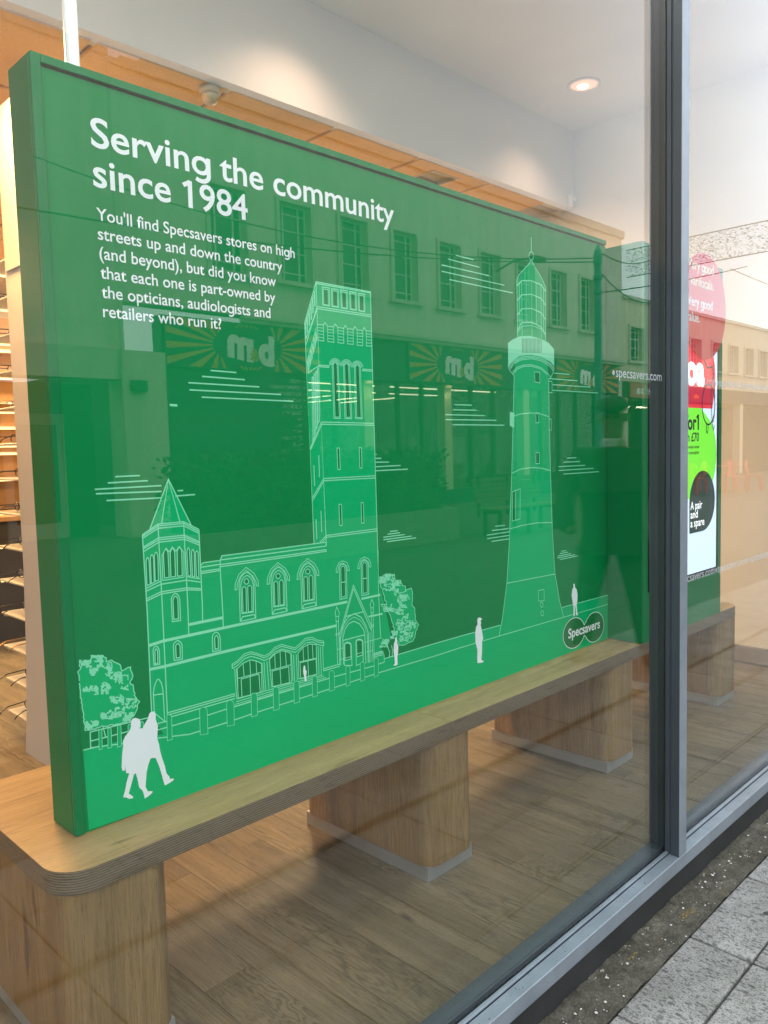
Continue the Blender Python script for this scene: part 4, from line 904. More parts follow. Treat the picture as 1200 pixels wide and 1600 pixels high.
(3,0,[59,377.5,57,375.5,53.5,376.5,53,380,56,381.5,57,378,60.5,376.5,62,379,60,382,56.5,382.5,56.5,379,53.5,378,52.5,381.5,51.5,380,51.5,381,52.5,384,51.5,385.5,51.5,384,51.5,380.5,51.5,380,52,383.5,55.5,382.5,54.5,386,51.5,386.5,52,389.5,52,390]),
(3,0,[121.5,360.5,121,357.5,117.5,358,118.5,361.5,122,361,122.5,358,125.5,355.5,123.5,353,121,355.5,120.5,359,117,360,116.5,356.5,120,357,119,360.5,122,361.5,124.5,358.5,127,360,127,363.5,123.5,364,122,366,124.5,365.5,122.5,365.5,126,365,124,365.5,120.5,366.5,119,363.5]),
(3,0,[100,359,98,362,95,363.5,96.5,366,95.5,369.5,99,368.5,98,372,100.5,370.5,102,367.5,105.5,366.5,108.5,368.5,107.5,369,110,368.5,107.5,369,104,368.5,104,370,100.5,371.5,98,370,100.5,367,97.5,365.5,100.5,363,97.5,361,95.5,364,92,364,91.5,367.5,88.5,369.5]),
(3,0,[99.5,356.5,102,354,105.5,353,105.5,356,102,356.5,103.5,359.5,106.5,358,108.5,360,112,360,111,363.5,114.5,363.5,117,360.5,113.5,360,112,363,113.5,366,116.5,364.5,119.5,366,123,365,122.5,365.5,125.5,365,129,363.5,129.5,360,126.5,359,126.5,355.5,130,356.5,128,359.5]),
(3,0,[114,355.5,113.5,352,110,352.5,111.5,349,115,349.5,113,352.5,115,355,113,358,114,361,117,359,115,356.5,112,357.5,110.5,361,114,361,113.5,364.5,116,366,117.5,363,115,361.5,117.5,358.5,116.5,355.5,119.5,353.5,117.5,351.5,117.5,348,114.5,347,115,343.5,112,342.5]),
(3,0,[97,328.5,98,331.5,97,334.5,93.5,336,92,339,89,341,89,344.5,92.5,344.5,92.5,341.5,89,342.5,87,340.5,84.5,343.5,81.5,344,80,347.5,83.5,347,84.5,349.5,87,347,90.5,347,92,343.5,95.5,342.5,98,339.5,97,336.5,100,334.5,97.5,332.5,94,333.5,91.5,336]),
(3,0,[92,334,91,331,88,330,86,333,83.5,331,83.5,328,81,326,78,328.5,77,325,77,326.5,77,324,77,322.5,80.5,322,79,325,80,328,77,330,79,332.5,82.5,331,83,327.5,81,325.5,78.5,328.5,81,331,78,333,77.5,330.5,78.5,327,81.5,327.5]),
(3,0,[89,342.5,86,341,82.5,342.5,81.5,339.5,78,340.5,78,343.5,78,341.5,78,343.5,78,341,78.5,337.5,82,337,84,339.5,81.5,342.5,78,342.5,78,339.5,79.5,336.5,77.5,334,77.5,335,78,338.5,78,337.5,78.5,334,77.5,333,77,330,80.5,328.5,80.5,325,77.5,326]),
(3,0,[97,331.5,100.5,331.5,98.5,335,95,335.5,93.5,333,95,329.5,94,326.5,90.5,326.5,90.5,323.5,94,322.5,93.5,319.5,90,319.5,87.5,322.5,89,325,86.5,328,89.5,329,87.5,332,90.5,333.5,90,337,93,338,93,341.5,89.5,340.5,90.5,337,94,336,96,338.5,99,337]),
(3,0,[127.5,329,130,326,127,324.5,130.5,322,133.5,322.5,135,319,138,320.5,138.5,323.5,135,324,136.5,320.5,139.5,321.5,140,318,143.5,318.5,144.5,316.5,141,317.5,140,321,136.5,321.5,137,324.5,140,326.5,143.5,325.5,144.5,328,144.5,327.5,144,324.5,144,325,144,328.5,144.5,330.5]),
(3,0,[127,350,130.5,350,130.5,346.5,127,347.5,125,350.5,126,353.5,129,354.5,130,356,133.5,354,136,355,136,355,139.5,354,140,354,143.5,352,146,353,145.5,350,145.5,352.5,144,353,146,352.5,145.5,351.5,145.5,352.5,145.5,350.5,146,347,145.5,345.5,146,342,145,343]),
(3,0,[132,334,130.5,337.5,127.5,339.5,127.5,342.5,131,343,129,346.5,130,349,126.5,350.5,125.5,354,127,356.5,129.5,353.5,129,350.5,126,352,122.5,351.5,120.5,354.5,117,355.5,117,352,114.5,350.5,113.5,354,116.5,354.5,116,358,113,357.5,114,358.5,114,360,117,359,118,355.5]),
(3,0,[124.5,336,122.5,339,124.5,342,121,343.5,121.5,347,125,346,126,342.5,129.5,342.5,130,346,128,349,126,346.5,123.5,349.5,126,351.5,124,355,120.5,355,118,358,115,357,114.5,360.5,117,359,120.5,357.5,120,354,123,351.5,124.5,354,128,353.5,129.5,350.5,128.5,347.5]),
(3,0,[51,338.5,53,341,56,339.5,54,337,57,335,60.5,335.5,60,339,63,339,62,342.5,65.5,341.5,65,345,62,345.5,62,342,59,341,60.5,337.5,64,336.5,65,333,61.5,333,61,336.5,64,337.5,66,334.5,63.5,333,64,329.5,67,330,66.5,333.5,68.5,332.5]),
(3,0,[61.5,336,60,339,63,340,66,338,68,340.5,65.5,343,62.5,342.5,63.5,339,66.5,340,69.5,338,68,335.5,68.5,335,68,331.5,64.5,333.5,63,330.5,66,328.5,68,330.5,68.5,329,68.5,326,68,324,66.5,325,63,324.5,64,325.5,60.5,325.5,62,326,58.5,326]),
(3,0,[48,337,50,339.5,49,342.5,51.5,344,54.5,343,54,346.5,51,348.5,53.5,347.5,56.5,346,54.5,344,51,345.5,48.5,344,47.5,341,49.5,338,47.5,335.5,44.5,337,43,340.5,40,342.5,40,345.5,43,344.5,44.5,341,41,341.5,38.5,340,36,343,34.5,340.5,33.5,342.5]),
(3,0,[42,340,43.5,342.5,40.5,344.5,39,341.5,36.5,344,35,341,33.5,343.5,33.5,341,35.5,338,38,339.5,41,337.5,42,340.5,39.5,343,39.5,346.5,43,346,41,349,39,347.5,41.5,344.5,39.5,342.5,42,340,39,338.5,36,340.5,33,340,33,343,34,345,34,348]),
(3,0,[104,306.5,105.5,309.5,108.5,307.5,109,304,107,301.5,105,305,103,303,101.5,306,98,306,97.5,309.5,100,311,101,307.5,104.5,308,105,304.5,108.5,304,110.5,306,113.5,304,115.5,306.5,117.5,303.5,121,303.5,123.5,300.5,126.5,302,124,305,127,306.5,123.5,309,125.5,309.5]),
(3,0,[111.5,299,108.5,301.5,108,298,105,300.5,104,297.5,100.5,297.5,99.5,301,101.5,303.5,104,300.5,104,297,106.5,294.5,109.5,295.5,110.5,298.5,114,297,113,293.5,116,291,113,290,110,293,106.5,293,107,296.5,103.5,298,103,301.5,106,302.5,108,299.5,105,298,106.5,294.5]),
(3,0,[118.5,296,119,299,122,300,124.5,297,128,297.5,126.5,301,128.5,303.5,131.5,301.5,132.5,298,131.5,298,130.5,295,127.5,298,125,296,121.5,297.5,119,295.5,121.5,292.5,124.5,292.5,125.5,289,128.5,290.5,129.5,287,131,289,129,292,131.5,294,129,296.5,127,294,124,295.5]),
(3,0,[108.5,298,111.5,299.5,112.5,296,115.5,293.5,116.5,296.5,120,297,121.5,293.5,125,294,126,290.5,129.5,288.5,131,291.5,131,289.5,131,290.5,131,288,130.5,284.5,127,284.5,127.5,283.5,130,283,129,283,130.5,283,130.5,283,130.5,282,130.5,283,128,283.5,129.5,283,126,284]),
(3,0,[142,281.5,140.5,279,137,280.5,135.5,284,139.5,283.5,141,280,139.5,277,142,274,139.5,272,137.5,275,134,275.5,132,273,131.5,273.5,131,272,131.5,274.5,131,272.5,130.5,276,131.5,275.5,132.5,271.5,131,272,133.5,271.5,130.5,272,131.5,273.5,131,277,131.5,276,131.5,279.5]),
(3,0,[155.5,283.5,158.5,281.5,162,282,163,285,160.5,288,162.5,290.5,166,289,164.5,286,164.5,286.5,165,283,164.5,282,162,279.5,159.5,282.5,156,282.5,154,280,157.5,278,155.5,275.5,152,275.5,150.5,273,154,271.5,155,268,158.5,268.5,159,272,162.5,270,164,272,160.5,274.5]),
(3,0,[142.5,284.5,144,287.5,140.5,288,139.5,291.5,141.5,294,144.5,292,144.5,288.5,148.5,288.5,147.5,292,144.5,294,146.5,294,143,295.5,140,294,138.5,295.5,141,295,144.5,293.5,145,294,148.5,292.5,150,289.5,153,290.5,152,292.5,148,293,148.5,289.5,152,290.5,150,293,146.5,292]),
(3,0,[146.5,276.5,147.5,273,146.5,270,143,270.5,142,274,138.5,276,138.5,279.5,136,282.5,139,283.5,142.5,281,145,282.5,143,286,146.5,287,148,289.5,145.5,292.5,147.5,293.5,146.5,294,148,293.5,147.5,293.5,151,293,149.5,293,153,292.5,154.5,289,157.5,290.5,161,289,159,286.5]),
(3,0,[114,268.5,117,269,119,266,116.5,264,119,261.5,116,260,113,262,110,260.5,107,263,108.5,265.5,111.5,263.5,110,260.5,107,262,106,265.5,102.5,265.5,100.5,268.5,101,268.5,101,272,104.5,270.5,105.5,267,108.5,268,109.5,264.5,113,263.5,114.5,266,118,266.5,118.5,269.5]),
(3,0,[108.5,267,110,269.5,112.5,266.5,109.5,265.5,111,262,109.5,259,106.5,261.5,108.5,263.5,108,267,110,269,108,272.5,110.5,274,108,276.5,109.5,279.5,112,277,115.5,276.5,117.5,279.5,115,280.5,111.5,280,112.5,276.5,116,276.5,117.5,279.5,120,276.5,116.5,276,114.5,279,112.5,276]),
(3,0,[117.5,267,121,265.5,122.5,268,126,267,127.5,263.5,124,263.5,122,261,118.5,261,119,257.5,122.5,256,123,259.5,120,262,123,263,123.5,259.5,121,258,117.5,259,116.5,256,113,256,111,259,109,256.5,105.5,257,103,259.5,105,262,107.5,259,110.5,260.5,109.5,264]),
(3,0,[130.5,270.5,129.5,274,126.5,273,128.5,269.5,132,269.5,131.5,266,129,264.5,129.5,261,132.5,262,136,260,133.5,258,133.5,254.5,136,251.5,137.5,254.5,134,255.5,135,252,138.5,252.5,137.5,251.5,137.5,252,137,250,137.5,252.5,135,255.5,132,254.5,135,251.5,137,254,135.5,257.5]),
(3,0,[82,269,79.5,266.5,76.5,269,79,271,78.5,274.5,75,276.5,73.5,274,74,270.5,77.5,270,78,273,81,271,82,268,85.5,267,84.5,270.5,88,271.5,89,274,92,272,93,274.5,96.5,273.5,97,276.5,94.5,277.5,95,277.5,98.5,276.5,97,273.5,94,275.5,91.5,273.5]),
(3,0,[82,275,78.5,275,80,272,76.5,271.5,74,274.5,73,271.5,72.5,271,72.5,267.5,75.5,265,78,267,77.5,270.5,80.5,270.5,82.5,267,85,268.5,85,272,81.5,272,83.5,268.5,81.5,266,83.5,262.5,80.5,261.5,83.5,260.5,86.5,261,90,259.5,88.5,259.5,92,257.5,93,258]),
(3,0,[79,277,77.5,274.5,74.5,274,73,276,73,273,72.5,272,73,273.5,72,270.5,75,268.5,73.5,265.5,72.5,266,73,269,72.5,270,72.5,267.5,75,265,74.5,263,77.5,261,79.5,263.5,76.5,265.5,78.5,267.5,82,265.5,85,266,87.5,263.5,88,260,84.5,261,83.5,260.5]),
(3,0,[90.5,264,94,263.5,93.5,260.5,97,260,98,256.5,101.5,257,100,260.5,97,260.5,97.5,264,100.5,263.5,100.5,260,97,260.5,98,257,94.5,256.5,94.5,258,97.5,256,96.5,257.5,99,256.5,100.5,256.5,100.5,256,100.5,255.5,101,258.5,99,262,101,263.5,98,266,99.5,268.5]),
(3,0,[50,253,53,252.5,56,250,59,249.5,60.5,252,64,252,65.5,255,65.5,256,64.5,259.5,61,260,62,260,60.5,260.5,57,262,55.5,260,52.5,262,49.5,261.5,48,264,49,263.5,51.5,260.5,51.5,257.5,54.5,255,56,258,59,258.5,61.5,256,59.5,253.5,60.5,250]),
(3,0,[44,255.5,42,253.5,40.5,257,43.5,256.5,43,253.5,44.5,250,44,247,41,246.5,40.5,250,37.5,249.5,36.5,252.5,38,255.5,41,253,44,254,46.5,251.5,45,249,48,247.5,47.5,251,50.5,251.5,53.5,250,56,251.5,59.5,251,59.5,254,63,252.5,63,249.5,59.5,250.5]),
(3,0,[42,254.5,41,251.5,42.5,248,41.5,245,39,247,37,250,40.5,250,38.5,253.5,36,252,32.5,253.5,34,256,37.5,256.5,35,259.5,38,260.5,39,264,36,266,34.5,263.5,37,260.5,40,261.5,41,258,44.5,257,45,253.5,48,253,50,249.5,49,247,46,246.5]),
(3,0,[55,254.5,55.5,251,58.5,252,62,250,63,253,59.5,255,61,258,64,257.5,63,260,60,261.5,57.5,259.5,58.5,256,61.5,254,63,250.5,59.5,250.5,56.5,252.5,53.5,251.5,50.5,254,52.5,256,56,256,56,252.5,59,253,59.5,256,56.5,258,53.5,257,50.5,259]),
(3,0,[137,247.5,137,251,134,253,131.5,251,134.5,248.5,134.5,245,138,243.5,140.5,245,143.5,242.5,142,239.5,145.5,238,147,238.5,144.5,239,143,242.5,139.5,243.5,140.5,246.5,138.5,250,135,249.5,134.5,246,132,244.5,128.5,246,128.5,249.5,132,249.5,133.5,246,136.5,247,134.5,250.5]),
(3,0,[147,246.5,149,249,148.5,252.5,151.5,253.5,153.5,250.5,154,251,154.5,254.5,152,257.5,154.5,257,151.5,257.5,151.5,257.5,148.5,258.5,145,258,147,255,150,256,149,258,153,257.5,151,257.5,152.5,257.5,155.5,256.5,154.5,257,151,256.5,152,253,149,251.5,152.5,249,155,251]),
(3,0,[144.5,252.5,148,252,150.5,254.5,148,257.5,144.5,257.5,145.5,254,143,252.5,142.5,249,145,246,145.5,242.5,142.5,240.5,139.5,243,142.5,244.5,139.5,247,136,246.5,135.5,243,138,240,135,241.5,132,243.5,131,242.5,134,242,132,242.5,133,242,130.5,243,127,244.5,127.5,247.5]),
(3,0,[145,252.5,145.5,249,141.5,249.5,139,252.5,141.5,254,143,250.5,146.5,251,146.5,247.5,143,248,143.5,244,147,242.5,148,245.5,144.5,247.5,144.5,244.5,140.5,245,138.5,243,141.5,240.5,145,241.5,145,245,148.5,244.5,149,247.5,146,250.5,145,247.5,141.5,250,141.5,246.5,145,246]),
(3,0,[1025,471.5,1021.5,475,1024.5,478,1028,474.5,1022.5,474,1023.5,470,1029,468.5,1031.5,471.5,1026,473,1027,477,1032.5,475,1031.5,471,1035.5,467.5,1041,466.5,1039.5,462.5,1034.5,465.5,1031.5,462.5,1033,458.5,1038,459.5,1037,463.5,1042.5,462,1042,458,1036.5,460.5,1032,458.5,1030,463,1024.5,462]),
(3,0,[1026,472.5,1030.5,469.5,1029.5,465.5,1024,468,1022,464.5,1027,461.5,1032,462.5,1037,460,1037,456,1042.5,456.5,1047.5,454.5,1049.5,458,1048,462,1042.5,464.5,1047,466.5,1045,470.5,1039.5,472,1038.5,468,1033.5,466,1028.5,468,1026,472,1031.5,472.5,1029,476.5,1034,476.5,1036,476,1041,474.5]),
(3,0,[1030,463.5,1029,459.5,1023.5,461,1019,459,1023,456,1019.5,457.5,1014,458.5,1014.5,462,1015,461.5,1016.5,465,1021,462.5,1026,464,1029.5,460.5,1028.5,456.5,1034,457,1036,460.5,1041,458,1046,459.5,1047,463.5,1044,467,1038,468,1038.5,472,1033,474.5,1032,470.5,1036,467,1041.5,467.5]),
(3,0,[1039.5,464.5,1041.5,468.5,1045.5,465,1049.5,467.5,1044.5,470.5,1039,470.5,1034.5,473.5,1033.5,477.5,1028.5,477,1027.5,477,1022,477.5,1017.5,478.5,1023,478,1025,474,1019,474,1022,470.5,1017.5,468,1022,465.5,1023.5,469,1019.5,472.5,1022.5,475.5,1017,478,1020,478,1023.5,475,1029,475,1030.5,477]),
(3,0,[1053,469,1055.5,465,1061.5,463.5,1066,465,1063,469,1067.5,471,1064,475,1058.5,475,1055,472,1051.5,476,1055.5,478.5,1059.5,475,1055,473.5,1053.5,477.5,1048,479.5,1050,483,1055.5,482,1055.5,478,1050,480,1046,478,1047,473.5,1052.5,472.5,1050.5,469,1055.5,466,1059.5,468,1063.5,464.5]),
(3,0,[1070,473.5,1067,477,1070.5,480,1068,481,1062.5,480.5,1060,482.5,1061.5,482,1067,480.5,1072,480.5,1073,480.5,1068,481,1067.5,481.5,1062.5,482,1061,478,1055.5,478.5,1053,475,1057,471.5,1055.5,467.5,1050,468,1048.5,472,1043.5,474.5,1043.5,478.5,1049.5,477.5,1051.5,473.5,1057,475,1054.5,479]),
(3,0,[1061,472.5,1066,474,1062,477,1066,479.5,1061,482,1056,481,1052,484.5,1057,482.5,1062,480,1058.5,477.5,1059,473,1064.5,474,1069.5,471.5,1065,469.5,1065.5,465,1059.5,466,1056,463,1058.5,461.5,1053,461.5,1051,466,1053,469.5,1058,467,1057,463.5,1061,461.5,1065,464,1069,460.5]),
(3,0,[1076,467.5,1079.5,470,1079,474,1083,476.5,1087,473,1089,474.5,1087,478.5,1082,476.5,1077,478.5,1077,474.5,1071.5,476,1073,480,1067,481.5,1062,480,1057.5,483,1061,482,1066,479,1065.5,475,1060,474,1058.5,470.5,1053.5,473,1053,477.5,1047.5,477,1049,481,1044.5,484.5,1042.5,480.5]),
(3,0,[1096.5,451,1102,452,1105,448,1111,446.5,1115,449,1115.5,447.5,1116.5,443,1115.5,443,1115.5,445,1113,449,1107,449,1105,453,1099.5,452.5,1097,449,1102.5,447,1104,442.5,1098.5,441.5,1102,437.5,1096.5,439,1099.5,438.5,1095.5,439,1090.5,441.5,1095.5,443.5,1090,446.5,1087.5,443,1090.5,439.5]),
(3,0,[1104,446,1109.5,443.5,1108.5,439.5,1103,439,1101.5,443,1106.5,445,1105.5,449,1100,451.5,1094.5,451,1095.5,446.5,1101,447,1102.5,451,1097,453.5,1092,452.5,1095,448.5,1091,446,1088,450,1082.5,449,1078.5,452,1082,455,1079,458.5,1083.5,460.5,1087,456.5,1082,455,1078.5,459,1084,459.5]),
(3,0,[1081.5,458.5,1083,454.5,1079,452,1080,448,1085.5,445.5,1082,443,1083.5,441,1078,441,1074,444.5,1074.5,448.5,1080,447,1083,443,1077.5,443,1075.5,447,1081,448.5,1077,452,1079.5,455.5,1075.5,458.5,1072.5,455.5,1072.5,458,1072,462.5,1077,464,1077,466,1083,464,1084,465,1089.5,463]),
(3,0,[1088.5,452,1093.5,449,1091,445.5,1095,442,1100.5,443,1105,439.5,1104.5,438,1099.5,438.5,1098,438.5,1102,438,1107.5,438.5,1110.5,437,1116.5,436.5,1115,436.5,1109.5,436.5,1106.5,440.5,1101.5,439,1100.5,438.5,1095.5,441.5,1095.5,445.5,1101.5,444,1100.5,448,1106.5,448,1108.5,443.5,1104,442,1108,438.5]),
(3,0,[1087,437,1081.5,439,1080,435.5,1085.5,434.5,1090,436.5,1088,440.5,1092.5,442.5,1090.5,445,1085,446.5,1080,445,1076,447,1071,445,1069,449,1063.5,448.5,1060.5,449,1055,448.5,1051,450.5,1048,447,1042.5,449,1042,453,1045.5,451,1041,452,1039,448,1044.5,446,1047,442,1051,444.5]),
(3,0,[1089,437,1085.5,440.5,1079.5,440.5,1076,438,1079,434,1084.5,434,1089.5,431,1090,426.5,1095,424,1100,425,1105.5,423,1105.5,425.5,1102.5,429,1098.5,426.5,1101.5,422.5,1105.5,425,1105.5,425,1103.5,421.5,1097.5,422.5,1098.5,418.5,1104,417.5,1102,421.5,1097,420.5,1091,422,1086,421,1088,421]),
(3,0,[1049,433,1053,429.5,1056.5,432.5,1060.5,429,1066.5,428,1068,432,1074,431,1077.5,434,1082.5,431,1087,433,1082.5,436,1076.5,436,1074.5,432.5,1068.5,433.5,1070,429.5,1066.5,426.5,1061,426.5,1060.5,431,1055,432,1052,429,1046.5,430,1048,433.5,1043.5,436.5,1038.5,435.5,1036,438,1036,434.5]),
(3,0,[1073.5,439,1078,441.5,1081,437.5,1085.5,439.5,1080.5,442.5,1075.5,441,1075,445,1080.5,443,1082.5,439,1080,435.5,1081,431.5,1077.5,429,1074.5,433,1070.5,430.5,1073.5,427,1079.5,427,1083.5,423.5,1088,425.5,1086.5,429.5,1080.5,430.5,1079,434.5,1074,433,1068.5,435,1067,439,1061.5,439.5,1057.5,443]),
(3,0,[1108,400.5,1102,400.5,1103,396,1099,393.5,1100.5,389.5,1105.5,386.5,1103.5,385,1098.5,387.5,1100,391.5,1106,390,1108.5,393.5,1114.5,393,1114.5,397,1119,399,1120,403,1126,402.5,1127,398,1132,395,1128,392.5,1123,395.5,1117.5,394.5,1113.5,398.5,1119,398.5,1118.5,403,1124.5,401,1124.5,396.5]),
(3,0,[1083,415,1088.5,413,1086.5,409.5,1091.5,407,1094,410.5,1089,413,1087.5,417.5,1092,419.5,1094.5,415.5,1098.5,418,1096,420,1097.5,420,1103,419.5,1101.5,415.5,1107.5,414.5,1106.5,410.5,1112,408.5,1113.5,412.5,1119,413,1124.5,410.5,1128,413,1134,412,1135.5,414.5,1141,414.5,1144,413,1141,413.5]),
(3,0,[1124.5,397,1127,393,1132.5,391,1136.5,393.5,1142.5,393.5,1141.5,397.5,1147.5,397,1146,393.5,1140.5,392.5,1139,397,1133,398.5,1133.5,402.5,1127.5,403.5,1124,400.5,1128.5,397,1126.5,393,1120.5,394.5,1117.5,398.5,1122.5,400.5,1127,397,1121.5,395.5,1119.5,399.5,1115,397.5,1110.5,400.5,1112.5,404,1106.5,405]),
(3,0,[1118.5,405.5,1115.5,402,1121,399.5,1120.5,395.5,1126,396,1131,392.5,1135,395,1135,399,1129,399.5,1130,395,1125.5,393,1120,395,1120.5,399,1126.5,398,1130.5,394.5,1130.5,390,1136.5,389.5,1134,394,1128,393.5,1130,389.5,1135.5,390.5,1132.5,394.5,1138.5,394,1142,397,1137,400,1138.5,404]),
(3,0,[1130.5,370,1125.5,368.5,1130,365,1128,361.5,1133.5,359,1138,361.5,1144,360,1144,358,1138,358,1135,362.5,1138,365.5,1135.5,369.5,1131.5,367.5,1135.5,363.5,1132.5,360.5,1136.5,359,1131,360,1125.5,362.5,1123,361,1117.5,363.5,1119,367.5,1124.5,365.5,1129,367.5,1125.5,371.5,1122.5,368,1117.5,371]),
(3,0,[1131.5,389,1131.5,385,1137,385,1139,389,1134,392,1139.5,393.5,1139.5,397.5,1145.5,396.5,1147,392.5,1141,393.5,1142.5,389,1137,388,1138,384,1143.5,381.5,1144.5,385.5,1141,389.5,1142.5,393.5,1137.5,396.5,1138.5,400.5,1143,402.5,1149,401,1149.5,396.5,1154,393,1152,389.5,1157,386.5,1154,383]),
(3,0,[1114.5,386,1113,382,1107,383.5,1107,388,1101.5,387,1101.5,383.5,1105.5,379.5,1111,379,1114,375,1108,375,1110,370.5,1115.5,371.5,1113.5,375.5,1119.5,374.5,1121.5,370.5,1115.5,371.5,1114,375.5,1119.5,376,1117,380,1111,382,1113.5,385.5,1119.5,384.5,1122,388,1128,387.5,1126,383.5,1121,382]),
(3,0,[1119,396,1117.5,400,1111.5,401.5,1110,397.5,1115.5,396,1114.5,392,1118,388,1123.5,388.5,1123.5,384.5,1129,382,1134.5,383,1131,387,1125,387,1123,391,1117.5,393,1116,397.5,1111,400.5,1115,403,1114.5,407,1119,405.5,1123.5,402,1129,403,1132.5,399.5,1131.5,395.5,1137.5,395,1139,398.5]),
(3,0,[1032,369,1036,365.5,1036,362.5,1041,362,1046.5,362,1043,366,1045.5,369,1051,369.5,1052.5,365,1058.5,364.5,1059,368.5,1053,369.5,1049.5,367,1054.5,364,1059.5,365,1059,369,1064,370.5,1065,374.5,1070.5,375,1067.5,379.5,1072,381.5,1072,379,1072.5,381,1067,381.5,1070,381,1068.5,381.5]),
(3,0,[1038,373.5,1042,376,1046.5,373,1042.5,370.5,1040.5,374.5,1036,372.5,1034,376.5,1036.5,380,1042.5,379,1045,375,1051,374,1054.5,370,1059.5,371,1063.5,367.5,1061,364.5,1062.5,360,1068.5,359,1072,356.5,1071.5,358.5,1072.5,362.5,1071.5,363,1073.5,366.5,1069.5,370,1065.5,368,1069,364,1065.5,361.5]),
(3,0,[1031.5,379,1027.5,382,1028,386,1022.5,387.5,1024,388.5,1028.5,385.5,1033,387.5,1038,385.5,1040.5,386,1046,384,1047.5,385,1042.5,385.5,1038.5,383,1039.5,379,1045,377,1044.5,373,1049,370,1053.5,371.5,1055.5,367.5,1050,366.5,1051,362,1046.5,360.5,1047,361,1052.5,361.5,1053.5,360,1048,360]),
(3,0,[1052,366,1056,368.5,1050.5,371,1045.5,370,1044,366,1039,368.5,1041.5,371.5,1036.5,374,1033,371.5,1034.5,367.5,1040,367,1043,370,1047,366.5,1050,369.5,1055.5,367,1054.5,363.5,1060,362,1059.5,366,1054.5,369,1052.5,365.5,1056.5,362,1060.5,364,1064.5,360.5,1070,361,1071.5,358,1071.5,360.5]),
(3,0,[1099.5,355,1105.5,355,1108.5,351,1103.5,349.5,1097.5,351.5,1093,349.5,1094.5,345,1100.5,343,1103,342,1108,343.5,1113.5,341,1109.5,341,1103.5,342,1104.5,341.5,1110.5,341,1114.5,343,1120.5,341.5,1119.5,339,1123.5,338.5,1127.5,341,1125.5,338,1121.5,339,1117,342,1118,346,1124,344,1124.5,348]),
(3,0,[1113,355,1117.5,357,1120,353,1125,355,1126,354.5,1125.5,350.5,1120.5,349.5,1119,353.5,1113,355,1112,359.5,1106,361.5,1104.5,365.5,1110,366,1111.5,370,1117,367.5,1115.5,363.5,1109.5,364,1107.5,360,1102,362,1099,359,1105,357,1109,359.5,1114,357,1110,355,1114,351,1117,354]),
(3,0,[1079,366.5,1074,365.5,1070.5,369,1066.5,367,1064.5,369.5,1064.5,366,1064.5,365,1064,369.5,1069.5,368.5,1070.5,364,1065.5,363,1064.5,364,1064.5,367.5,1064.5,365.5,1064.5,366,1068,369,1064,373,1064.5,370,1068.5,366,1074.5,365,1074,361,1080,360,1083,356,1077.5,355,1073.5,358.5,1071,355]),
(3,0,[1109.5,358,1105,356,1100,358.5,1097.5,355,1101,351,1098.5,347.5,1103,344,1106.5,347,1101,349.5,1097.5,347,1094.5,351,1091,348.5,1087,352,1092.5,353,1091,357,1094,360,1088.5,362,1083.5,361,1081.5,365,1076,367.5,1072.5,364.5,1069.5,368.5,1064,370,1064.5,367,1064.5,370,1065,374]),
(3,0,[1129,319,1135,318.5,1138,314,1143.5,315,1145.5,310.5,1143.5,307,1137.5,308,1138,304,1132,304.5,1128.5,308.5,1122.5,309.5,1118.5,313.5,1112.5,314,1114.5,309.5,1119,312,1124.5,309.5,1126,305,1121,303.5,1116,306.5,1119,310,1124.5,308.5,1124.5,313,1118.5,314.5,1118,310.5,1121.5,306.5,1117.5,304.5]),
(3,0,[1129.5,326.5,1131.5,330.5,1137,331.5,1138.5,335,1144.5,334.5,1147.5,330,1149,332,1144.5,335.5,1150,337,1149,336,1149,336,1149,335,1148.5,336,1149,335,1149,336,1149,333,1149,335.5,1149,331.5,1144.5,329.5,1146.5,325,1140.5,325.5,1143.5,321.5,1148,323,1145.5,327.5,1140,326.5,1144,323]),
(3,0,[1115.5,313,1118,309,1115.5,305.5,1120.5,302.5,1116,304,1110,305,1108,305.5,1113.5,304,1111,305,1113,305,1107,306,1108.5,310,1103,312.5,1098,311.5,1100.5,307,1098,307.5,1092.5,307.5,1089.5,311.5,1091,315.5,1096.5,313,1100.5,315.5,1106.5,313.5,1109,309,1114.5,309.5,1119.5,306.5,1123,309.5]),
(3,0,[1129.5,331,1123.5,331,1125.5,326.5,1130.5,328,1135.5,325,1137.5,328.5,1143.5,326.5,1140.5,323,1135,322.5,1135,327,1129,328.5,1127.5,325,1121.5,326,1117.5,323,1122,319.5,1117,318,1112,321.5,1107,320,1104.5,324,1099,326,1095.5,323.5,1098.5,319.5,1095.5,316.5,1100,313,1105.5,314,1104.5,318]),
(3,0,[1150,296,1153.5,292,1159.5,292,1160,288,1155.5,285.5,1158.5,281.5,1155.5,278.5,1150,281,1144,281,1144,285,1149.5,286.5,1149.5,290.5,1145,294,1141,291.5,1136.5,295,1130.5,295,1129.5,291.5,1130.5,289,1129,285.5,1130.5,286,1130,282.5,1130.5,285,1133,288.5,1131,293,1136.5,294,1138,297.5]),
(3,0,[1149.5,292.5,1149.5,296.5,1155,297.5,1157.5,293.5,1152,293,1148.5,297,1154.5,297,1158.5,293.5,1155.5,290,1157.5,286,1163.5,285.5,1165,289.5,1160,292.5,1161.5,296.5,1167.5,294.5,1172,297,1177.5,295,1181,291,1178,287.5,1173,290.5,1178.5,292,1183.5,289,1184.5,284.5,1178.5,286,1176,282.5,1182,281]),
(3,0,[1169.5,299,1167.5,303.5,1173,304.5,1172.5,308.5,1166.5,308.5,1168,304,1162.5,303.5,1157.5,307,1153.5,304.5,1154,300,1159.5,301,1163.5,297,1169.5,295.5,1172,299,1169.5,303,1165.5,301,1170,297.5,1176,297,1176.5,301,1182.5,300.5,1185.5,296.5,1180.5,294.5,1177,298.5,1180.5,302,1185.5,298.5,1186.5,294.5]),
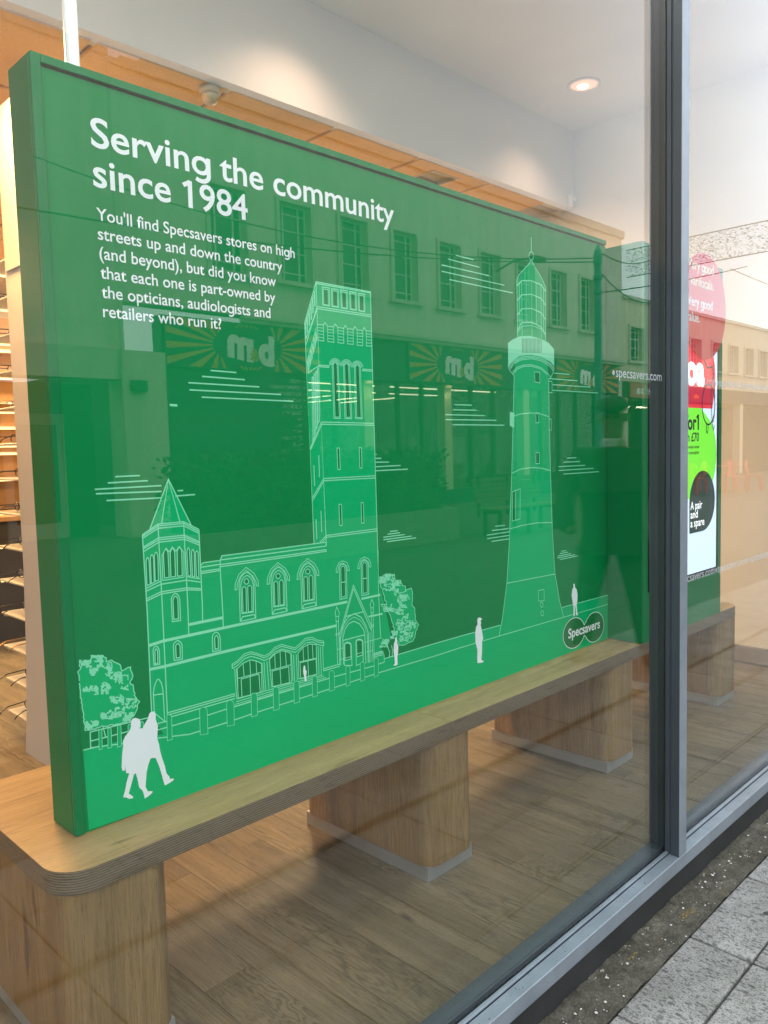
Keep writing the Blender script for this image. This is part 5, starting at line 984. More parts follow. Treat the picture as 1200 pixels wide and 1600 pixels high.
(3,0,[1148,300,1149.5,296,1155,293.5,1157,297,1163,296.5,1161.5,300.5,1155.5,302,1154,306,1148.5,309,1151,312.5,1157,312.5,1158,312,1152,313,1152,313,1158,312.5,1159.5,308,1154.5,306.5,1159,303,1164.5,304,1170,302,1168,298,1172,294.5,1178,294,1178,298.5,1172.5,297.5,1169.5,302]),
(3,0,[1120,287,1114.5,290,1114.5,294,1120.5,291.5,1124.5,294,1122.5,298,1116.5,298.5,1113.5,302.5,1108,301,1103.5,304.5,1098.5,302.5,1103.5,299.5,1109,299.5,1108.5,295.5,1103,298.5,1097.5,297.5,1097,293.5,1102.5,292,1106.5,294.5,1109,290,1103,290.5,1104,294.5,1098,296.5,1097,292.5,1102.5,290,1104.5,286]),
(3,0,[1115.5,284.5,1120,281,1125.5,281.5,1130,278,1129.5,274,1134.5,270.5,1140.5,270.5,1140.5,274.5,1134.5,274,1131,278,1132.5,282,1138,282.5,1137,287,1143,285.5,1142.5,289,1137.5,292.5,1137.5,296.5,1143.5,295,1143,299,1137,299,1134.5,295.5,1140,293,1143,296,1142.5,293,1143,295.5,1142.5,293]),
(3,0,[1130.5,284.5,1134.5,280.5,1129,279,1129,275,1134.5,273,1140,274,1142,269.5,1137,268,1141,267,1142,269,1142,268,1142,270.5,1142,269,1140.5,267.5,1142,267,1142,267,1136,267,1131,270,1130,269.5,1135,268.5,1138,271.5,1143.5,268.5,1142,271.5,1142,269,1142,272.5,1141.5,276.5]),
(3,0,[1128,284,1124.5,281,1126.5,277,1132,277.5,1130.5,281.5,1125,280.5,1120,283.5,1115,282,1114.5,278,1108.5,279.5,1111.5,282.5,1117,283,1120.5,279,1126.5,278.5,1127,282.5,1132,284.5,1135.5,280.5,1131.5,278,1127.5,282,1122.5,280,1118,283,1115.5,280,1110.5,282.5,1110,287,1114.5,289,1111.5,293]),
(3,0,[1083.5,279,1082,275.5,1077.5,279,1072,278.5,1071,274.5,1066,272.5,1069,268.5,1065,268.5,1061.5,272.5,1067.5,272.5,1071,268.5,1068,268,1062.5,268,1064.5,269,1070,269.5,1072.5,267,1067,267.5,1063,271.5,1065,275,1070.5,273,1070.5,269,1065,271,1062.5,275,1068,275,1069,271,1074.5,269]),
(3,0,[1072,278.5,1077,276,1082,277.5,1078.5,281.5,1080.5,285,1086.5,284,1090.5,280.5,1096,281.5,1096.5,285.5,1091,288.5,1089,288.5,1093,288,1092,288,1096.5,287,1092,288,1096.5,287,1093,287.5,1087.5,288,1086,284,1080.5,286.5,1079.5,291,1074,292,1073,291.5,1067.5,292,1069,288,1074.5,285.5]),
(3,0,[1087.5,274.5,1092,276,1087.5,279.5,1082,278.5,1076.5,281.5,1072,280,1075,276,1072.5,272.5,1078,269.5,1078,265.5,1083.5,265,1079,266,1081,265.5,1076.5,266.5,1080.5,265.5,1078,266,1073,269.5,1077.5,271,1079,274.5,1074.5,278,1074.5,282,1080.5,281,1083.5,277,1088,279,1092.5,275.5,1097.5,277.5]),
(3,0,[1077,284.5,1071,284.5,1067,288.5,1068.5,292,1074,289.5,1069.5,287.5,1072.5,283,1076.5,285.5,1077,289.5,1071.5,292,1070,292,1065,293,1069,292,1074.5,289.5,1080,290,1081.5,286,1078,283,1083.5,280.5,1089,281.5,1089.5,285.5,1095.5,284,1096,286.5,1096,284.5,1091.5,282.5,1090,287,1084,287.5]),
(3,0,[1037,259.5,1042.5,257,1044,253,1039,252,1038.5,248,1033.5,246.5,1036,245.5,1032,246.5,1029,250.5,1025.5,247.5,1021,251,1019.5,249,1025,247.5,1022,248.5,1017,250.5,1017.5,249.5,1012,251,1011.5,250.5,1015.5,250,1012,250.5,1017.5,248.5,1016.5,249.5,1011,250.5,1013,254,1018.5,252,1022,255]),
(3,0,[1044,262.5,1040,266.5,1043.5,269.5,1049,267.5,1049.5,267,1045,268,1049,267.5,1047.5,267.5,1053.5,266,1054.5,261.5,1054.5,263.5,1052.5,268,1047,268.5,1047,264.5,1042,263.5,1038,267.5,1042,269.5,1039.5,269,1034,269,1031,271,1025.5,271,1025,266.5,1030.5,266,1030.5,262,1025,264.5,1026.5,268]),
(3,0,[1044.5,249.5,1048.5,246,1048,243.5,1043,244.5,1042.5,248.5,1047,250,1046,254,1050.5,256,1051,260,1056,260.5,1054.5,265,1049,265.5,1048.5,261.5,1043.5,260,1041.5,264.5,1036.5,263.5,1040,259.5,1035,258.5,1032,262.5,1027,261.5,1028.5,257,1023,257,1018.5,260,1020,263.5,1025.5,263,1025,259]),
(3,0,[1034.5,256,1030.5,260,1033,263,1039,262.5,1037,259,1040.5,255,1046.5,254.5,1044.5,259,1048.5,261,1045.5,265,1040,264,1036,267.5,1039.5,270.5,1045.5,268,1044,264,1039,267,1033.5,266.5,1032,262.5,1037,260,1034.5,256.5,1040,254.5,1043.5,257.5,1049,255,1049.5,259.5,1045.5,263,1050,265]),
(3,0,[1126.5,261.5,1124,258.5,1118,260,1115.5,264,1109.5,264,1111,259.5,1105,260.5,1106,256,1111.5,253.5,1113.5,249.5,1108,251,1106,255,1106,253.5,1106,251,1106,250.5,1105,254.5,1110,256.5,1115.5,254.5,1116,258.5,1122,257.5,1122.5,253.5,1127.5,250.5,1132.5,251.5,1137,248,1141.5,250,1137,253.5]),
(3,0,[1139.5,251.5,1136.5,255.5,1140,258,1134.5,260.5,1130.5,258.5,1135.5,255.5,1138.5,259,1144.5,257.5,1147,261,1153,260.5,1153.5,264.5,1149,268.5,1145.5,266,1142,270,1146,272,1151.5,269.5,1155,272.5,1161,270,1160,266,1165,263,1169.5,265,1166,269,1170.5,269.5,1172,270,1170,268,1170.5,270]),
(3,0,[1120,267.5,1119.5,263.5,1113.5,265.5,1110,269.5,1106.5,270,1109,265.5,1115,263.5,1117,267,1123,265.5,1126,268.5,1132,268,1135,271,1140.5,268.5,1141.5,272.5,1135.5,272.5,1132,269.5,1138,268,1141,271,1137.5,275,1131.5,276.5,1127,274.5,1127,270.5,1133,270.5,1135,266,1141,264.5,1142,260.5]),
(3,0,[1123.5,258.5,1121.5,255,1116,254.5,1114,251,1120,250,1124,252.5,1128.5,248.5,1133,250,1138.5,247,1135.5,245.5,1140,244.5,1145.5,244.5,1144.5,249,1148,252,1143.5,255.5,1145,259.5,1151,258.5,1155,261.5,1159.5,257.5,1162,261,1168,259,1165.5,255.5,1159.5,257,1159.5,252.5,1154,252,1152,256.5])])
# ================================================================== shop shell
GZ = .174
rng = random.Random(11)
floor = obj('shop_floor', bx(-3.2, 6.2, .0605, 7.4, .02, .0885), 'floor_oak', kind='structure')
PW, PL = .1475, 1.22
pm = box(BM(), 0, PW - .0011, 0, 1, 0, .010, 0)
first = None
for i in range(-4, 35):
    xs = i * PW; y = .08 - rng.random() * PL
    if xs + PW > 5.055: continue
    while y < 5.4:
        ya, yb = max(y, .08), min(y + PL - .0011, 5.6)
        if yb - ya > .05:
            if first is None: first = obj('floor_plank', pm, 'floor_oak', floor); o = first
            else: o = first.copy(); COL.objects.link(o)
            o.location = (xs, ya, .0895 + rng.random() * .0006); o.scale = (1, yb - ya, 1)
        y += PL
ceil = obj('ceiling', bx(-3.2, 5.07, 0.02, 2.2, 3.68, 3.78), 'plaster_white', kind='structure')
obj('bulkhead', bx(-3.2, 5.062, 1.94, 2.04, 3.156, 3.679), 'bulkhead_grey', kind='structure')
lowc = obj('lower_ceiling', bx(-3.2, 5.062, 2.041, 7.4, 3.172, 3.22), 'tile_grid', kind='structure')
TP = .645; tile0 = None
LIGHT_TILE = (3, 0)
tm = bx(.012, TP - .012, .012, TP - .012, 0, .020, .004, 1)
for i in range(-5, 6):
    for j in range(0, 6):
        x = 1.56 + i * TP; y = 1.985 + j * TP
        if x + TP > 5.07: continue
        if (i == 3 and j == 0): continue
        if tile0 is None: tile0 = obj('ceiling_tile', tm, 'tile_cream', lowc); o = tile0
        else: o = tile0.copy(); COL.objects.link(o)
        o.location = (x, y, 3.150)
# tile with a recessed lamp
x, y = 1.56 + 3 * TP, 1.985
bm = BM(); lx0, lx1, ly0, ly1 = 3.69, 3.93, 2.065, 2.255
box(bm, x + .012, lx0, y + .012, y + TP - .012, 3.150, 3.170); box(bm, lx1, x + TP - .012, y + .012, y + TP - .012, 3.150, 3.170)
box(bm, lx0, lx1, y + .012, ly0, 3.150, 3.170); box(bm, lx0, lx1, ly1, y + TP - .012, 3.150, 3.170)
obj('ceiling_tile', bm, 'tile_cream', lowc)
t = thing('recessed_light', 'square recessed light glowing yellow in the ceiling just above the board', 'ceiling light', ((lx0 + lx1) / 2, (ly0 + ly1) / 2, 3.15))
bm = BM()
for q in ((lx0, lx0 + .012, ly0, ly1), (lx1 - .012, lx1, ly0, ly1), (lx0 + .012, lx1 - .012, ly0, ly0 + .012), (lx0 + .012, lx1 - .012, ly1 - .012, ly1)): box(bm, *q, 3.147, 3.24)
obj('frame', bm, 'beige_plastic', t); obj('lamp', bx(lx0 + .014, lx1 - .014, ly0 + .014, ly1 - .014, 3.225, 3.235), 'lamp_warm', t)
obj('end_wall', bx(5.063, 5.2, 0.03, 7.4, .09, 3.8), 'wall_tan', kind='structure')
obj('skirting_board', bx(5.045, 5.062, .09, 7.3, .1, .205, .003, 1), 'skirting', kind='structure')
obj('back_wall', bx(-3.2, 5.062, 7.3, 7.42, .09, 3.2), 'wall_tan', kind='structure')
obj('left_wall', bx(-3.3, -3.2, .03, 7.4, .09, 3.8), 'wall_tan', kind='structure')
obj('roof_slab', bx(-3.3, 5.3, .03, 7.5, 3.80, 3.95), 'plaster_white', kind='structure')
obj('facade_wall', bx(-8, -3.3, -.02, .3, 0, 7), 'portland_stone', kind='structure')
obj('upper_facade', bx(-3.3, 12, -.02, .3, 4.3, 7), 'portland_stone', kind='structure')
obj('side_facade', bx(5.063, 12, -.02, .3, 0, 4.3), 'portland_stone', kind='structure')
# ------------------------------------------------------------------ warm shop lamps and added fill lamps
def area(name, loc, sx, sy, e, col, rot=(0, 0, 0)):
    l = bpy.data.lights.new(name, 'AREA'); l.shape = 'RECTANGLE'; l.size = sx; l.size_y = sy; l.energy = e; l.color = col
    o = bpy.data.objects.new(name, l); COL.objects.link(o); o.location = loc; o.rotation_euler = rot; return o
WARM = (1, .60, .27)
for lx, ly, le in ((-1.0, 6.0, 40), (3.3, 3.1, 120), (1.2, 6.2, 200), (3.6, 5.8, 120)): area('shop_and_fill_lamp', (lx, ly, 3.14), .5, .5, le, WARM if lx < 2 else (1, .70, .40))
area('shop_and_fill_lamp', (1.12, 2.13, 3.14), .3, .3, 95, (1, .52, .18))  # added unseen fill lamp, gives the warm glow on the floor behind the bench
area('shop_and_fill_lamp', (3.81, 2.16, 3.20), .18, .15, 14, WARM)
for lx in (-.2, 2.50, 4.45):
    l = bpy.data.lights.new('downlight_lamp', 'SPOT'); l.energy = 60 if lx < 4 else 34; l.color = (1, .68, .48); l.spot_size = math.radians(108); l.spot_blend = 1; l.shadow_soft_size = .06
    o = bpy.data.objects.new('downlight_lamp', l); COL.objects.link(o); o.location = (lx, 1.5, 3.66)
    o.rotation_euler = Vector((0, -.22, 1)).to_track_quat('Z', 'Y').to_euler()
    t = thing('downlight', 'round recessed downlight glowing in the pale upper ceiling' if lx > 4 else 'round downlight in the upper ceiling above the middle of the board' if lx > 1 else 'round downlight in the upper ceiling at the left end of the window', 'downlight', (lx, 1.5, 3.68))
    obj('trim', lathe(BM(), [(.098, 3.679), (.100, 3.672), (.086, 3.668), (.080, 3.678)], lx, 1.5, 28), 'plaster_white', t, smooth=True)
    obj('reflector', lathe(BM(), [(.079, 3.6745), (.05, 3.6755), (.02, 3.676)], lx, 1.5, 24), 'lamp_down', t); obj('bulb', lathe(BM(), [(.034, 3.6735), (.03, 3.669), (.012, 3.667)], lx + .012, 1.515, 16), 'lamp_bulb', t)
area('window_fill_lamp', (1.15, .34, 3.64), 1.9, .30, 26, (1, .90, .78), (.12, 0, 0))    # added fill light with no fixture, brightens the board and bench from the window head
# ================================================================== shop window
win = thing('shop_window', 'tall grey framed shop window with one upright and printed band on the glass', 'window', (2.42, 0, .1))
MX0, MX1 = 2.374, 2.424
obj('glass_pane', bx(-3.3, MX0 + .012, 0, .010, GZ - .01, 4.2), 'window_glass', win)
obj('glass_pane', bx(MX1 - .012, 5.062, 0, .010, GZ - .01, 4.2), 'window_glass', win)
for xa, xb in ((-3.3, 2.6195), (2.6205, 5.062)): obj('bottom_rail', bx(xa, xb, -.050, -.013, .1225, .1675, .0015, 1), 'rail_grey', win)
obj('inner_rail', bx(-3.3, 5.062, .012, .060, .02, GZ + .006, .0015, 1), 'frame_grey', win)
obj('rail_core', bx(-3.3, 5.062, -.0125, .0115, .06, GZ - .0105), 'gasket', win)
for xa, xb in ((-3.3, MX0 - .001), (MX1 + .001, 5.062)):
    obj('glazing_bead', bx(xa, xb, -.0125, -.002, .1685, .1755, .001, 1), 'rail_grey', win)
bm = BM(); prism(bm, [(MX0 + .001, -.0475), (MX1, -.0475), (MX1, -.002), (MX0 + .004, -.002), (MX0 + .004, -.020), (MX0 + .001, -.022)], .168, 4.25, 0)
obj('mullion', bm, 'frame_grey', win)
obj('mullion_face', bx(MX0, MX1 + .001, -.0500, -.0478, .168, 4.25, .0008, 1), 'rail_grey', win)
obj('mullion_bead', bx(MX0 - .002, MX0 + .0035, -.0160, -.002, .169, 4.25, .001, 1), 'frame_grey', win)
obj('mullion_gasket', bx(MX0 - .004, MX0 + .02, -.0018, -.0005, .175, 4.25), 'gasket', win)
obj('inner_mullion', bx(MX0 + .014, MX1 - .002, .0105, .060, GZ, 4.2), 'frame_grey', win)
obj('top_rail', bx(-3.3, 5.062, -.043, .085, 4.2505, 4.32), 'frame_grey', win)
def band(z, xs):
    for x in xs:
        bm = text('specsavers.com', x + .020, z, -.0016, .040, .283, offset=.012)
        c = [(x + .007 + .0075 * math.cos(k * PI / 8), z + .011 + .0075 * math.sin(k * PI / 8)) for k in range(16)]; plate(bm, c, -.0016)
        obj('window_lettering', bm, 'frosted_vinyl', win)
band(1.685, (2.042,)); band(1.685, (2.45, 2.76, 3.07, 3.38, 3.69, 4.00)); band(1.035, (2.45, 2.76, 3.07, 3.38, 3.69, 4.00))
obj('window_plinth', bx(-3.3, 5.062, -.014, .059, -.2, .1215), 'plinth_stone', kind='structure')
# ================================================================== pavement and street
street = obj('street', bx(-40, 90, -60, -1.9, -.3, -.006), 'street_paving', kind='structure')
pav = obj('pavement', bx(-8, 14, -1.9, -.0145, -.3, -.012), 'gritty_edging', kind='structure')
from mathutils import noise as mnoise
for xa, xb in ((-8, 1.2), (4.8, 14)): obj('grit_edging', bx(xa, xb, -.135, -.0150, -.0115, .003), 'gritty_edging', pav)
bm = BM(); NX, NY = 760, 26; g = []
for i in range(NX + 1):
    row = []
    for j in range(NY + 1):
        x = 1.2 + 3.6 * i / NX; y = -.0150 - .1215 * j / NY
        h = .0055 * mnoise.fractal(Vector((x * 9, y * 9, 0)), 1, 2, 3) + .0040 * mnoise.noise(Vector((x * 55, y * 55, 3))) + .0024 * mnoise.noise(Vector((x * 140, y * 140, 7))) + .007 * max(0, 1 - j / 7.0)
        row.append(bm.verts.new((x, y, min(.012, max(-.008, h)))))
    g.append(row)
for i in range(NX):
    for j in range(NY): bm.faces.new((g[i][j], g[i][j + 1], g[i + 1][j + 1], g[i + 1][j]))
obj('grit_edging', bm, 'gritty_edging', pav, smooth=True)
# slabs
slabs = {}
for r_, (ya, yb) in enumerate(((-.322, -.139), (-.700, -.322), (-1.060, -.700), (-1.475, -1.098), (-1.853, -1.475))):
    dp_ = round(yb - ya, 3)
    for c_ in range(-1, 12):
        x = 2.247 + (c_ - 4) * .4505
        if dp_ not in slabs: slabs[dp_] = obj('paving_slab', bx(.0035, .447, .0035, dp_ - .0035, -.02, .006, .005, 2), 'slab_aggregate', pav); o = slabs[dp_]
        else: o = slabs[dp_].copy(); COL.objects.link(o)
        o.location = (x, ya, rng.uniform(-.001, .0015)); o.rotation_euler = (rng.uniform(-.004, .004), rng.uniform(-.003, .003), rng.uniform(-.006, .006))
obj('drain_slot', bx(-8, 14, -1.097, -1.061, -.0115, -.004), 'plinth_stone', pav)
for xa, xb, ya, yb in ((-8, -.01, -1.06, -.139), (-8, -.01, -1.9, -1.098), (5.40, 14, -1.06, -.139), (5.40, 14, -1.9, -1.098)): obj('far_paving', bx(xa, xb, ya, yb, -.0115, .004), 'slab_aggregate', pav)
bm = BM()
def pebble(bm, x, y, z, r):
    v = bmesh.ops.create_icosphere(bm, subdivisions=1, radius=r)['verts']
    sx, sy = rng.uniform(.7, 1.5), rng.uniform(.7, 1.2)
    for q in v: q.co = (x + q.co.x * sx, y + q.co.y * sy, z + q.co.z * .5)
for k in range(190):
    pebble(bm, rng.uniform(1.4, 4.6), max(-.132, -.03 - abs(rng.gauss(0.045, .03))), .0045, rng.choice((.0015, .002, .002, .003, .0045)))
obj('grit', bm, 'pebble_white', pav, kind='stuff')
bm = BM()
for cx, cy, n in ((2.36, -.085, 40), (2.05, -.06, 14), (2.9, -.08, 12)):
    for k in range(n): pebble(bm, rng.gauss(cx, .02), rng.gauss(cy, .008), .003, rng.uniform(.001, .0028))
obj('moss', bm, 'moss_ochre', pav, kind='stuff')
for gx, gy, gr in ((2.52, -.27, .012), (2.20, -.55, .016), (2.95, -.22, .010), (2.75, -.45, .014)):
    obj('chewing_gum', lathe(BM(), [(gr, .0062), (gr * .8, .0074), (gr * .3, .0078)], gx, gy, 11), 'plinth_stone', pav)
bm = BM()
for k in range(420):
    if rng.random() < .6: x, y = rng.uniform(1.4, 4.4), rng.choice((-.322, -.322, -.139)) + rng.gauss(0, .003)
    else: x, y = 2.247 + .4505 * rng.randint(-2, 4) + rng.gauss(0, .003), rng.uniform(-.7, -.139)
    pebble(bm, x, y, rng.uniform(-.004, .004), rng.uniform(.0012, .0032))
obj('joint_grit', bm, 'gritty_edging', pav, kind='stuff')
bm = BM()
for k in range(70): pebble(bm, rng.uniform(1.3, 3.6), rng.uniform(-.047, -.015), .1678, rng.uniform(.0006, .0016))
obj('rail_grit', bm, 'plinth_stone', win, kind='stuff')
bm = BM()
for k in range(700):
    x = rng.uniform(1.4, 4.4); pebble(bm, x, -.017 - abs(rng.gauss(0, .007)), .002, rng.uniform(.0015, .0042))
obj('loose_mortar', bm, 'mortar_pale', pav, kind='stuff')
# ================================================================== bench
bench = thing('window_bench', 'long oak plywood bench on four block legs under the green boards', 'bench', (.634, .505, .1))
def bench_top(x0, x1, corners):
    bm = BM(); rounded(bm, x0, x1, .505, 1.155, .5585, .612, .085, corners, 8); bm.normal_update()
    for f in bm.faces: f.material_index = 0 if f.normal.z > .9 else 1
    o = obj('bench_top', bm, ['oak_top', 'ply_edge'], bench)
    return soften(o)
bench_top(.634, 1.9155, (1, 0, 0, 1)); bench_top(1.9165, 4.345, (0, 1, 1, 0))
def pedestal(x0, x1, c, depth=(.512, 1.150)):
    bm = BM(); rounded(bm, x0, x1, depth[0], depth[1], .150, .5575, .058, c, 9)
    p = obj('pedestal', bm, 'oak_upright', bench)
    soften(p)
    obj('plinth', bx(x0 + .008, x1 - .004, depth[0] + .018, depth[1] - .01, .1, .1495), 'steel_plinth', p)
pedestal(.650, .903, (1, 1, 1, 1)); pedestal(1.805, 2.044, (1, 1, 1, 1)); pedestal(2.952, 3.190, (1, 1, 1, 1)); pedestal(4.105, 4.338, (1, 1, 1, 1))
# ================================================================== big green board
bx0, bx1, bz0, bz1, by = .742, 3.211, .6125, 2.381, .665
board = thing('display_board', 'wide green board with white lettering and line drawing of a church and lighthouse', 'display board', (bx0, by, bz0))
obj('case', bx(bx0, bx1, by + .012, by + .125, bz0, bz1, .002, 1), 'green_case', board)
obj('left_trim', bx(bx0 + .0005, bx0 + .023, by, by + .0115, bz0, bz1 - .0005, .001, 1), 'green_case', board)
obj('top_trim', bx(bx0 + .0235, bx1 - .0005, by, by + .0115, bz1 - .019, bz1 - .0005, .001, 1), 'green_case', board)
obj('shadow_gap', bx(bx0 + .0235, bx1 - .001, by + .009, by + .0118, bz1 - .026, bz1 - .0192), 'groove_black', board)
obj('print_panel', bx(bx0 + .0236, bx1 - .001, by + .004, by + .0117, bz0 + .0005, bz1 - .0262), 'green_print', board)
YP = by + .004; AX = .748
def B2(f): return [(AX + a / 1000, bz0 + b_ / 1000) for a, b_ in zip(f[0::2], f[1::2])]
def clampx(P, lo=bx0 + .0238): return [(max(x, lo), z) for x, z in P]
bm = BM()
for i, f in enumerate(ART['fills'][:3]): plate(bm, clampx(B2(f)), YP - .00005 - .00002 * (2 if i == 0 else 3 if i == 2 else 0))
for f in ART['trees']: plate(bm, clampx(B2(f)), YP - .00013)
for i, f in enumerate(ART['posts']): plate(bm, B2(f), YP - .00034 - .000001 * i)
obj('tinted_print', bm, 'light_green_print', board)
bm = BM()
for i, f in enumerate(ART['dark']): plate(bm, B2(f), YP - .00016 - .000004 * (i % 5))
obj('dark_print', bm, 'green_print', board, kind='stuff')
bm = BM()
for i, (w, c, f) in enumerate(ART['lines']):
    P = clampx(B2(f)) if min(f[0::2]) < 24 else B2(f)
    if c and (P[0] == P[-1]): P = P[:-1]
    P = [p for k, p in enumerate(P) if k == 0 or (Vector(p) - Vector(P[k - 1])).length > .0004]
    if len(P) > 1: ribbon(bm, P, w / 1000 * .86, YP - .00024 - .000003 * (i % 30), c and len(P) > 2)
for i, f in enumerate(ART['pale']): plate(bm, B2(f), YP - .00019 - .000004 * i)
c = bmesh.ops.recalc_face_normals
obj('line_drawing', bm, 'line_print', board)
bm = BM()
for f in ART['bars']: plate(bm, B2(f), YP - .00035)
obj('gallery_bars', bm, 'green_print', board)
for f in ART['white']: obj('white_figure', plate(BM(), B2(f), YP - .00042), 'white_print', board)
lg = B2(ART['logo'][0])
obj('logo_ground', plate(BM(), lg, YP - .00038), 'logo_print', board); obj('logo_outline', ribbon(BM(), lg, .0028, YP - .00042, True), 'white_print', board)
for body, x, z, w, s in (("Serving the community", 125.1, 1600, 1002.5, .0945), ("since 1984", 125.3, 1510.5, 432, .0945)):
    for wb in words(text(body, AX + x / 1000, bz0 + z / 1000, YP - .00042, s, w / 1000, offset=.013), .018): obj('headline_word', wb, 'white_print', board)
for body, x, z, w in (("You'll find Specsavers stores on high", 128.6, 1434.5, 586), ("streets up and down the country", 129.2, 1390.5, 539), ("(and beyond), but did you know", 130.5, 1346.5, 514), ("that each one is part-owned by", 130.8, 1302, 509), ("the opticians, audiologists and", 131.2, 1257.5, 490), ("retailers who run it?", 131.8, 1213, 327)):
    obj('paragraph_line', text(body, AX + x / 1000, bz0 + z / 1000, YP - .00042, .0405, w / 1000, offset=.010), 'white_print', board)
obj('logo_lettering', text('Specsavers', AX + 2.1368, bz0 + .063, YP - .00046, .058, .262, offset=.02), 'white_print', board)
# ================================================================== kiosk with screen
kx0, kx1, kz0, kz1, ky = 3.218, 4.073, .6125, 2.350, .504
kiosk = thing('screen_kiosk', 'green upright kiosk with lit advertising screen behind the window upright', 'kiosk', (kx0, ky, kz0))
obj('case', bx(kx0, kx1, ky + .004, ky + .27, kz0, kz1, .002, 1), 'green_case', kiosk)
bm = BM(); sx0, sx1, sz0, sz1 = 3.275, 4.018, .835, 2.335
box(bm, kx0 + .0005, sx0, ky, ky + .0038, kz0 + .0005, kz1 - .0005); box(bm, sx1, kx1 - .0005, ky, ky + .0038, kz0 + .0005, kz1 - .0005)
box(bm, sx0 + .0002, sx1 - .0002, ky, ky + .0038, kz0 + .0005, sz0); box(bm, sx0 + .0002, sx1 - .0002, ky, ky + .0038, sz1, kz1 - .0005)
obj('front_frame', bm, 'green_case', kiosk)
scr = obj('screen', bx(sx0 + .0004, sx1 - .0004, ky - .008, ky + .0036, sz0 + .0004, sz1 - .0004, .002, 1), 'screen_black', kiosk)
Yk = ky - .0085
def disc(cx, cz, r, a0=0, a1=360, n=48): return [(cx + r * math.cos(math.radians(a0 + (a1 - a0) * k / n)), cz + r * math.sin(math.radians(a0 + (a1 - a0) * k / n))) for k in range(n + (0 if a1 - a0 == 360 else 1))]
obj('lit_picture', plate(BM(), [(3.30, .862), (3.991, .862), (3.991, 2.31), (3.30, 2.31)], Yk), 'screen_white', scr)
obj('red_picture', plate(BM(), [(3.34, 1.655), (3.935, 1.655)] + disc(3.72, 1.80, .25, -12, 90, 14) + [(3.34, 2.05)], Yk - .0004), 'screen_red', scr)
obj('red_reflection_band', plate(BM(), [(3.34, 1.672), (3.93, 1.672), (3.955, 1.755), (3.34, 1.755)], Yk - .0008), 'screen_red_reflection', scr)  # darker band: tone of a reflection on the glass, painted into the red picture
obj('lime_picture', plate(BM(), [(3.535, 1.655)] + [(3.535, 1.43)] + disc(3.76, 1.43, .226, 180, 405, 40) + [(3.80, 1.655)], Yk - .0012), 'screen_lime', scr)
obj('dark_picture', plate(BM(), [(3.676, 1.058)] + disc(3.8225, 1.206, .1475, -90, 180, 40), Yk - .0016), 'screen_dark', scr)
def sl(body, x, z, s, m_, right=True, w=None, off=.014): obj('screen_lettering', text(body, x, z, Yk - .0022, s, w, right=right, offset=off), m_, scr)
sl('oa', 3.838, 1.769, .20, 'screen_text', off=.05); sl('2for1', 3.776, 1.554, .098, 'screen_black_ink', off=.03); sl('from £70', 3.777, 1.498, .058, 'screen_black_ink', off=.02)
sl('single-vision lenses', 3.780, 1.464, .022, 'screen_black_ink'); sl('to your prescription', 3.778, 1.437, .022, 'screen_black_ink')
sl('offer', 3.775, 1.700, .03, 'screen_orange')
for body, z, w in (('A pair', 1.172, .132), ('and', 1.130, .082), ('a spare', 1.088, .158)): sl(body, 3.686, z, .055, 'screen_text', False, w)
bm = BM(); el = lambda cx, cz, rx, rz, n=28: [(cx + rx * math.cos(2 * PI * k / n), cz + rz * math.sin(2 * PI * k / n)) for k in range(n)]
ribbon(bm, el(3.885, 1.675, .075, .098), .008, Yk - .0026, True); ribbon(bm, el(3.938, 1.70, .022, .11), .006, Yk - .0027, True)
ribbon(bm, [(3.862, 1.578), (3.858, 1.545), (3.872, 1.535), (3.880, 1.556), (3.880, 1.58)], .006, Yk - .0028); ribbon(bm, [(3.92, 1.60), (3.945, 1.55), (3.955, 1.575)], .006, Yk - .0029)
ribbon(bm, [(3.83, 1.885), (3.87, 1.85), (3.93, 1.86), (3.945, 1.80)], .007, Yk - .003)
obj('spectacles_picture', bm, 'screen_black_ink', scr)
sign = thing('round_sign', 'big round red cardboard sign about varifocals fixed on the kiosk screen', 'sign', (3.80, ky - .03, 1.88))
obj('card', plate(BM(), disc(3.80, 2.133, .248), ky - .026, .005), 'red_card', sign)
for body, x, z, s, m_ in (('Very good', 3.897, 2.291, .066, 'yellow_white'), ('varifocals.', 3.898, 2.219, .066, 'yellow_white'), ('Very good', 3.886, 2.124, .064, 'white_print'), ('value.', 3.741, 2.053, .064, 'white_print')):
    obj('lettering', text(body, x, z, ky - .0265, s, None, right=True, offset=.01), m_, sign)
bm = BM(); box(bm, 3.78, 3.82, ky - .0205, ky - .0085, 1.95, 2.3); obj('spacer', bm, 'white_print', sign)
# ================================================================== spectacle shelves behind the board
unit = thing('display_unit', 'white shelving unit with lit shelves of spectacles at the left edge', 'shelving unit', (1.38, 2.4, .1))
bm = BM(); pp = [(2.36, .1), (2.71, .1), (2.665, .3), (2.625, .6), (2.592, 1.0), (2.585, 1.5), (2.585, 3.02), (2.36, 3.02)]
lo = [bm.verts.new((1.376, y, z)) for y, z in pp]; hi = [bm.verts.new((1.394, y, z)) for y, z in pp]; bm.faces.new(lo[::-1]); bm.faces.new(hi)
for i in range(8): bm.faces.new((lo[i], lo[(i + 1) % 8], hi[(i + 1) % 8], hi[i]))
bmesh.ops.recalc_face_normals(bm, faces=bm.faces[:]); obj('side_panel', bm, 'panel_white', unit)
obj('side_moulding', bx(1.368, 1.3755, 2.40, 2.56, 2.32, 2.95, .003, 1), 'panel_white', unit)
obj('back_panel', bx(1.395, 2.6, 2.36, 2.38, .1, 3.02), 'panel_white', unit)
SZ = [.248 + .1655 * k for k in range(14)]
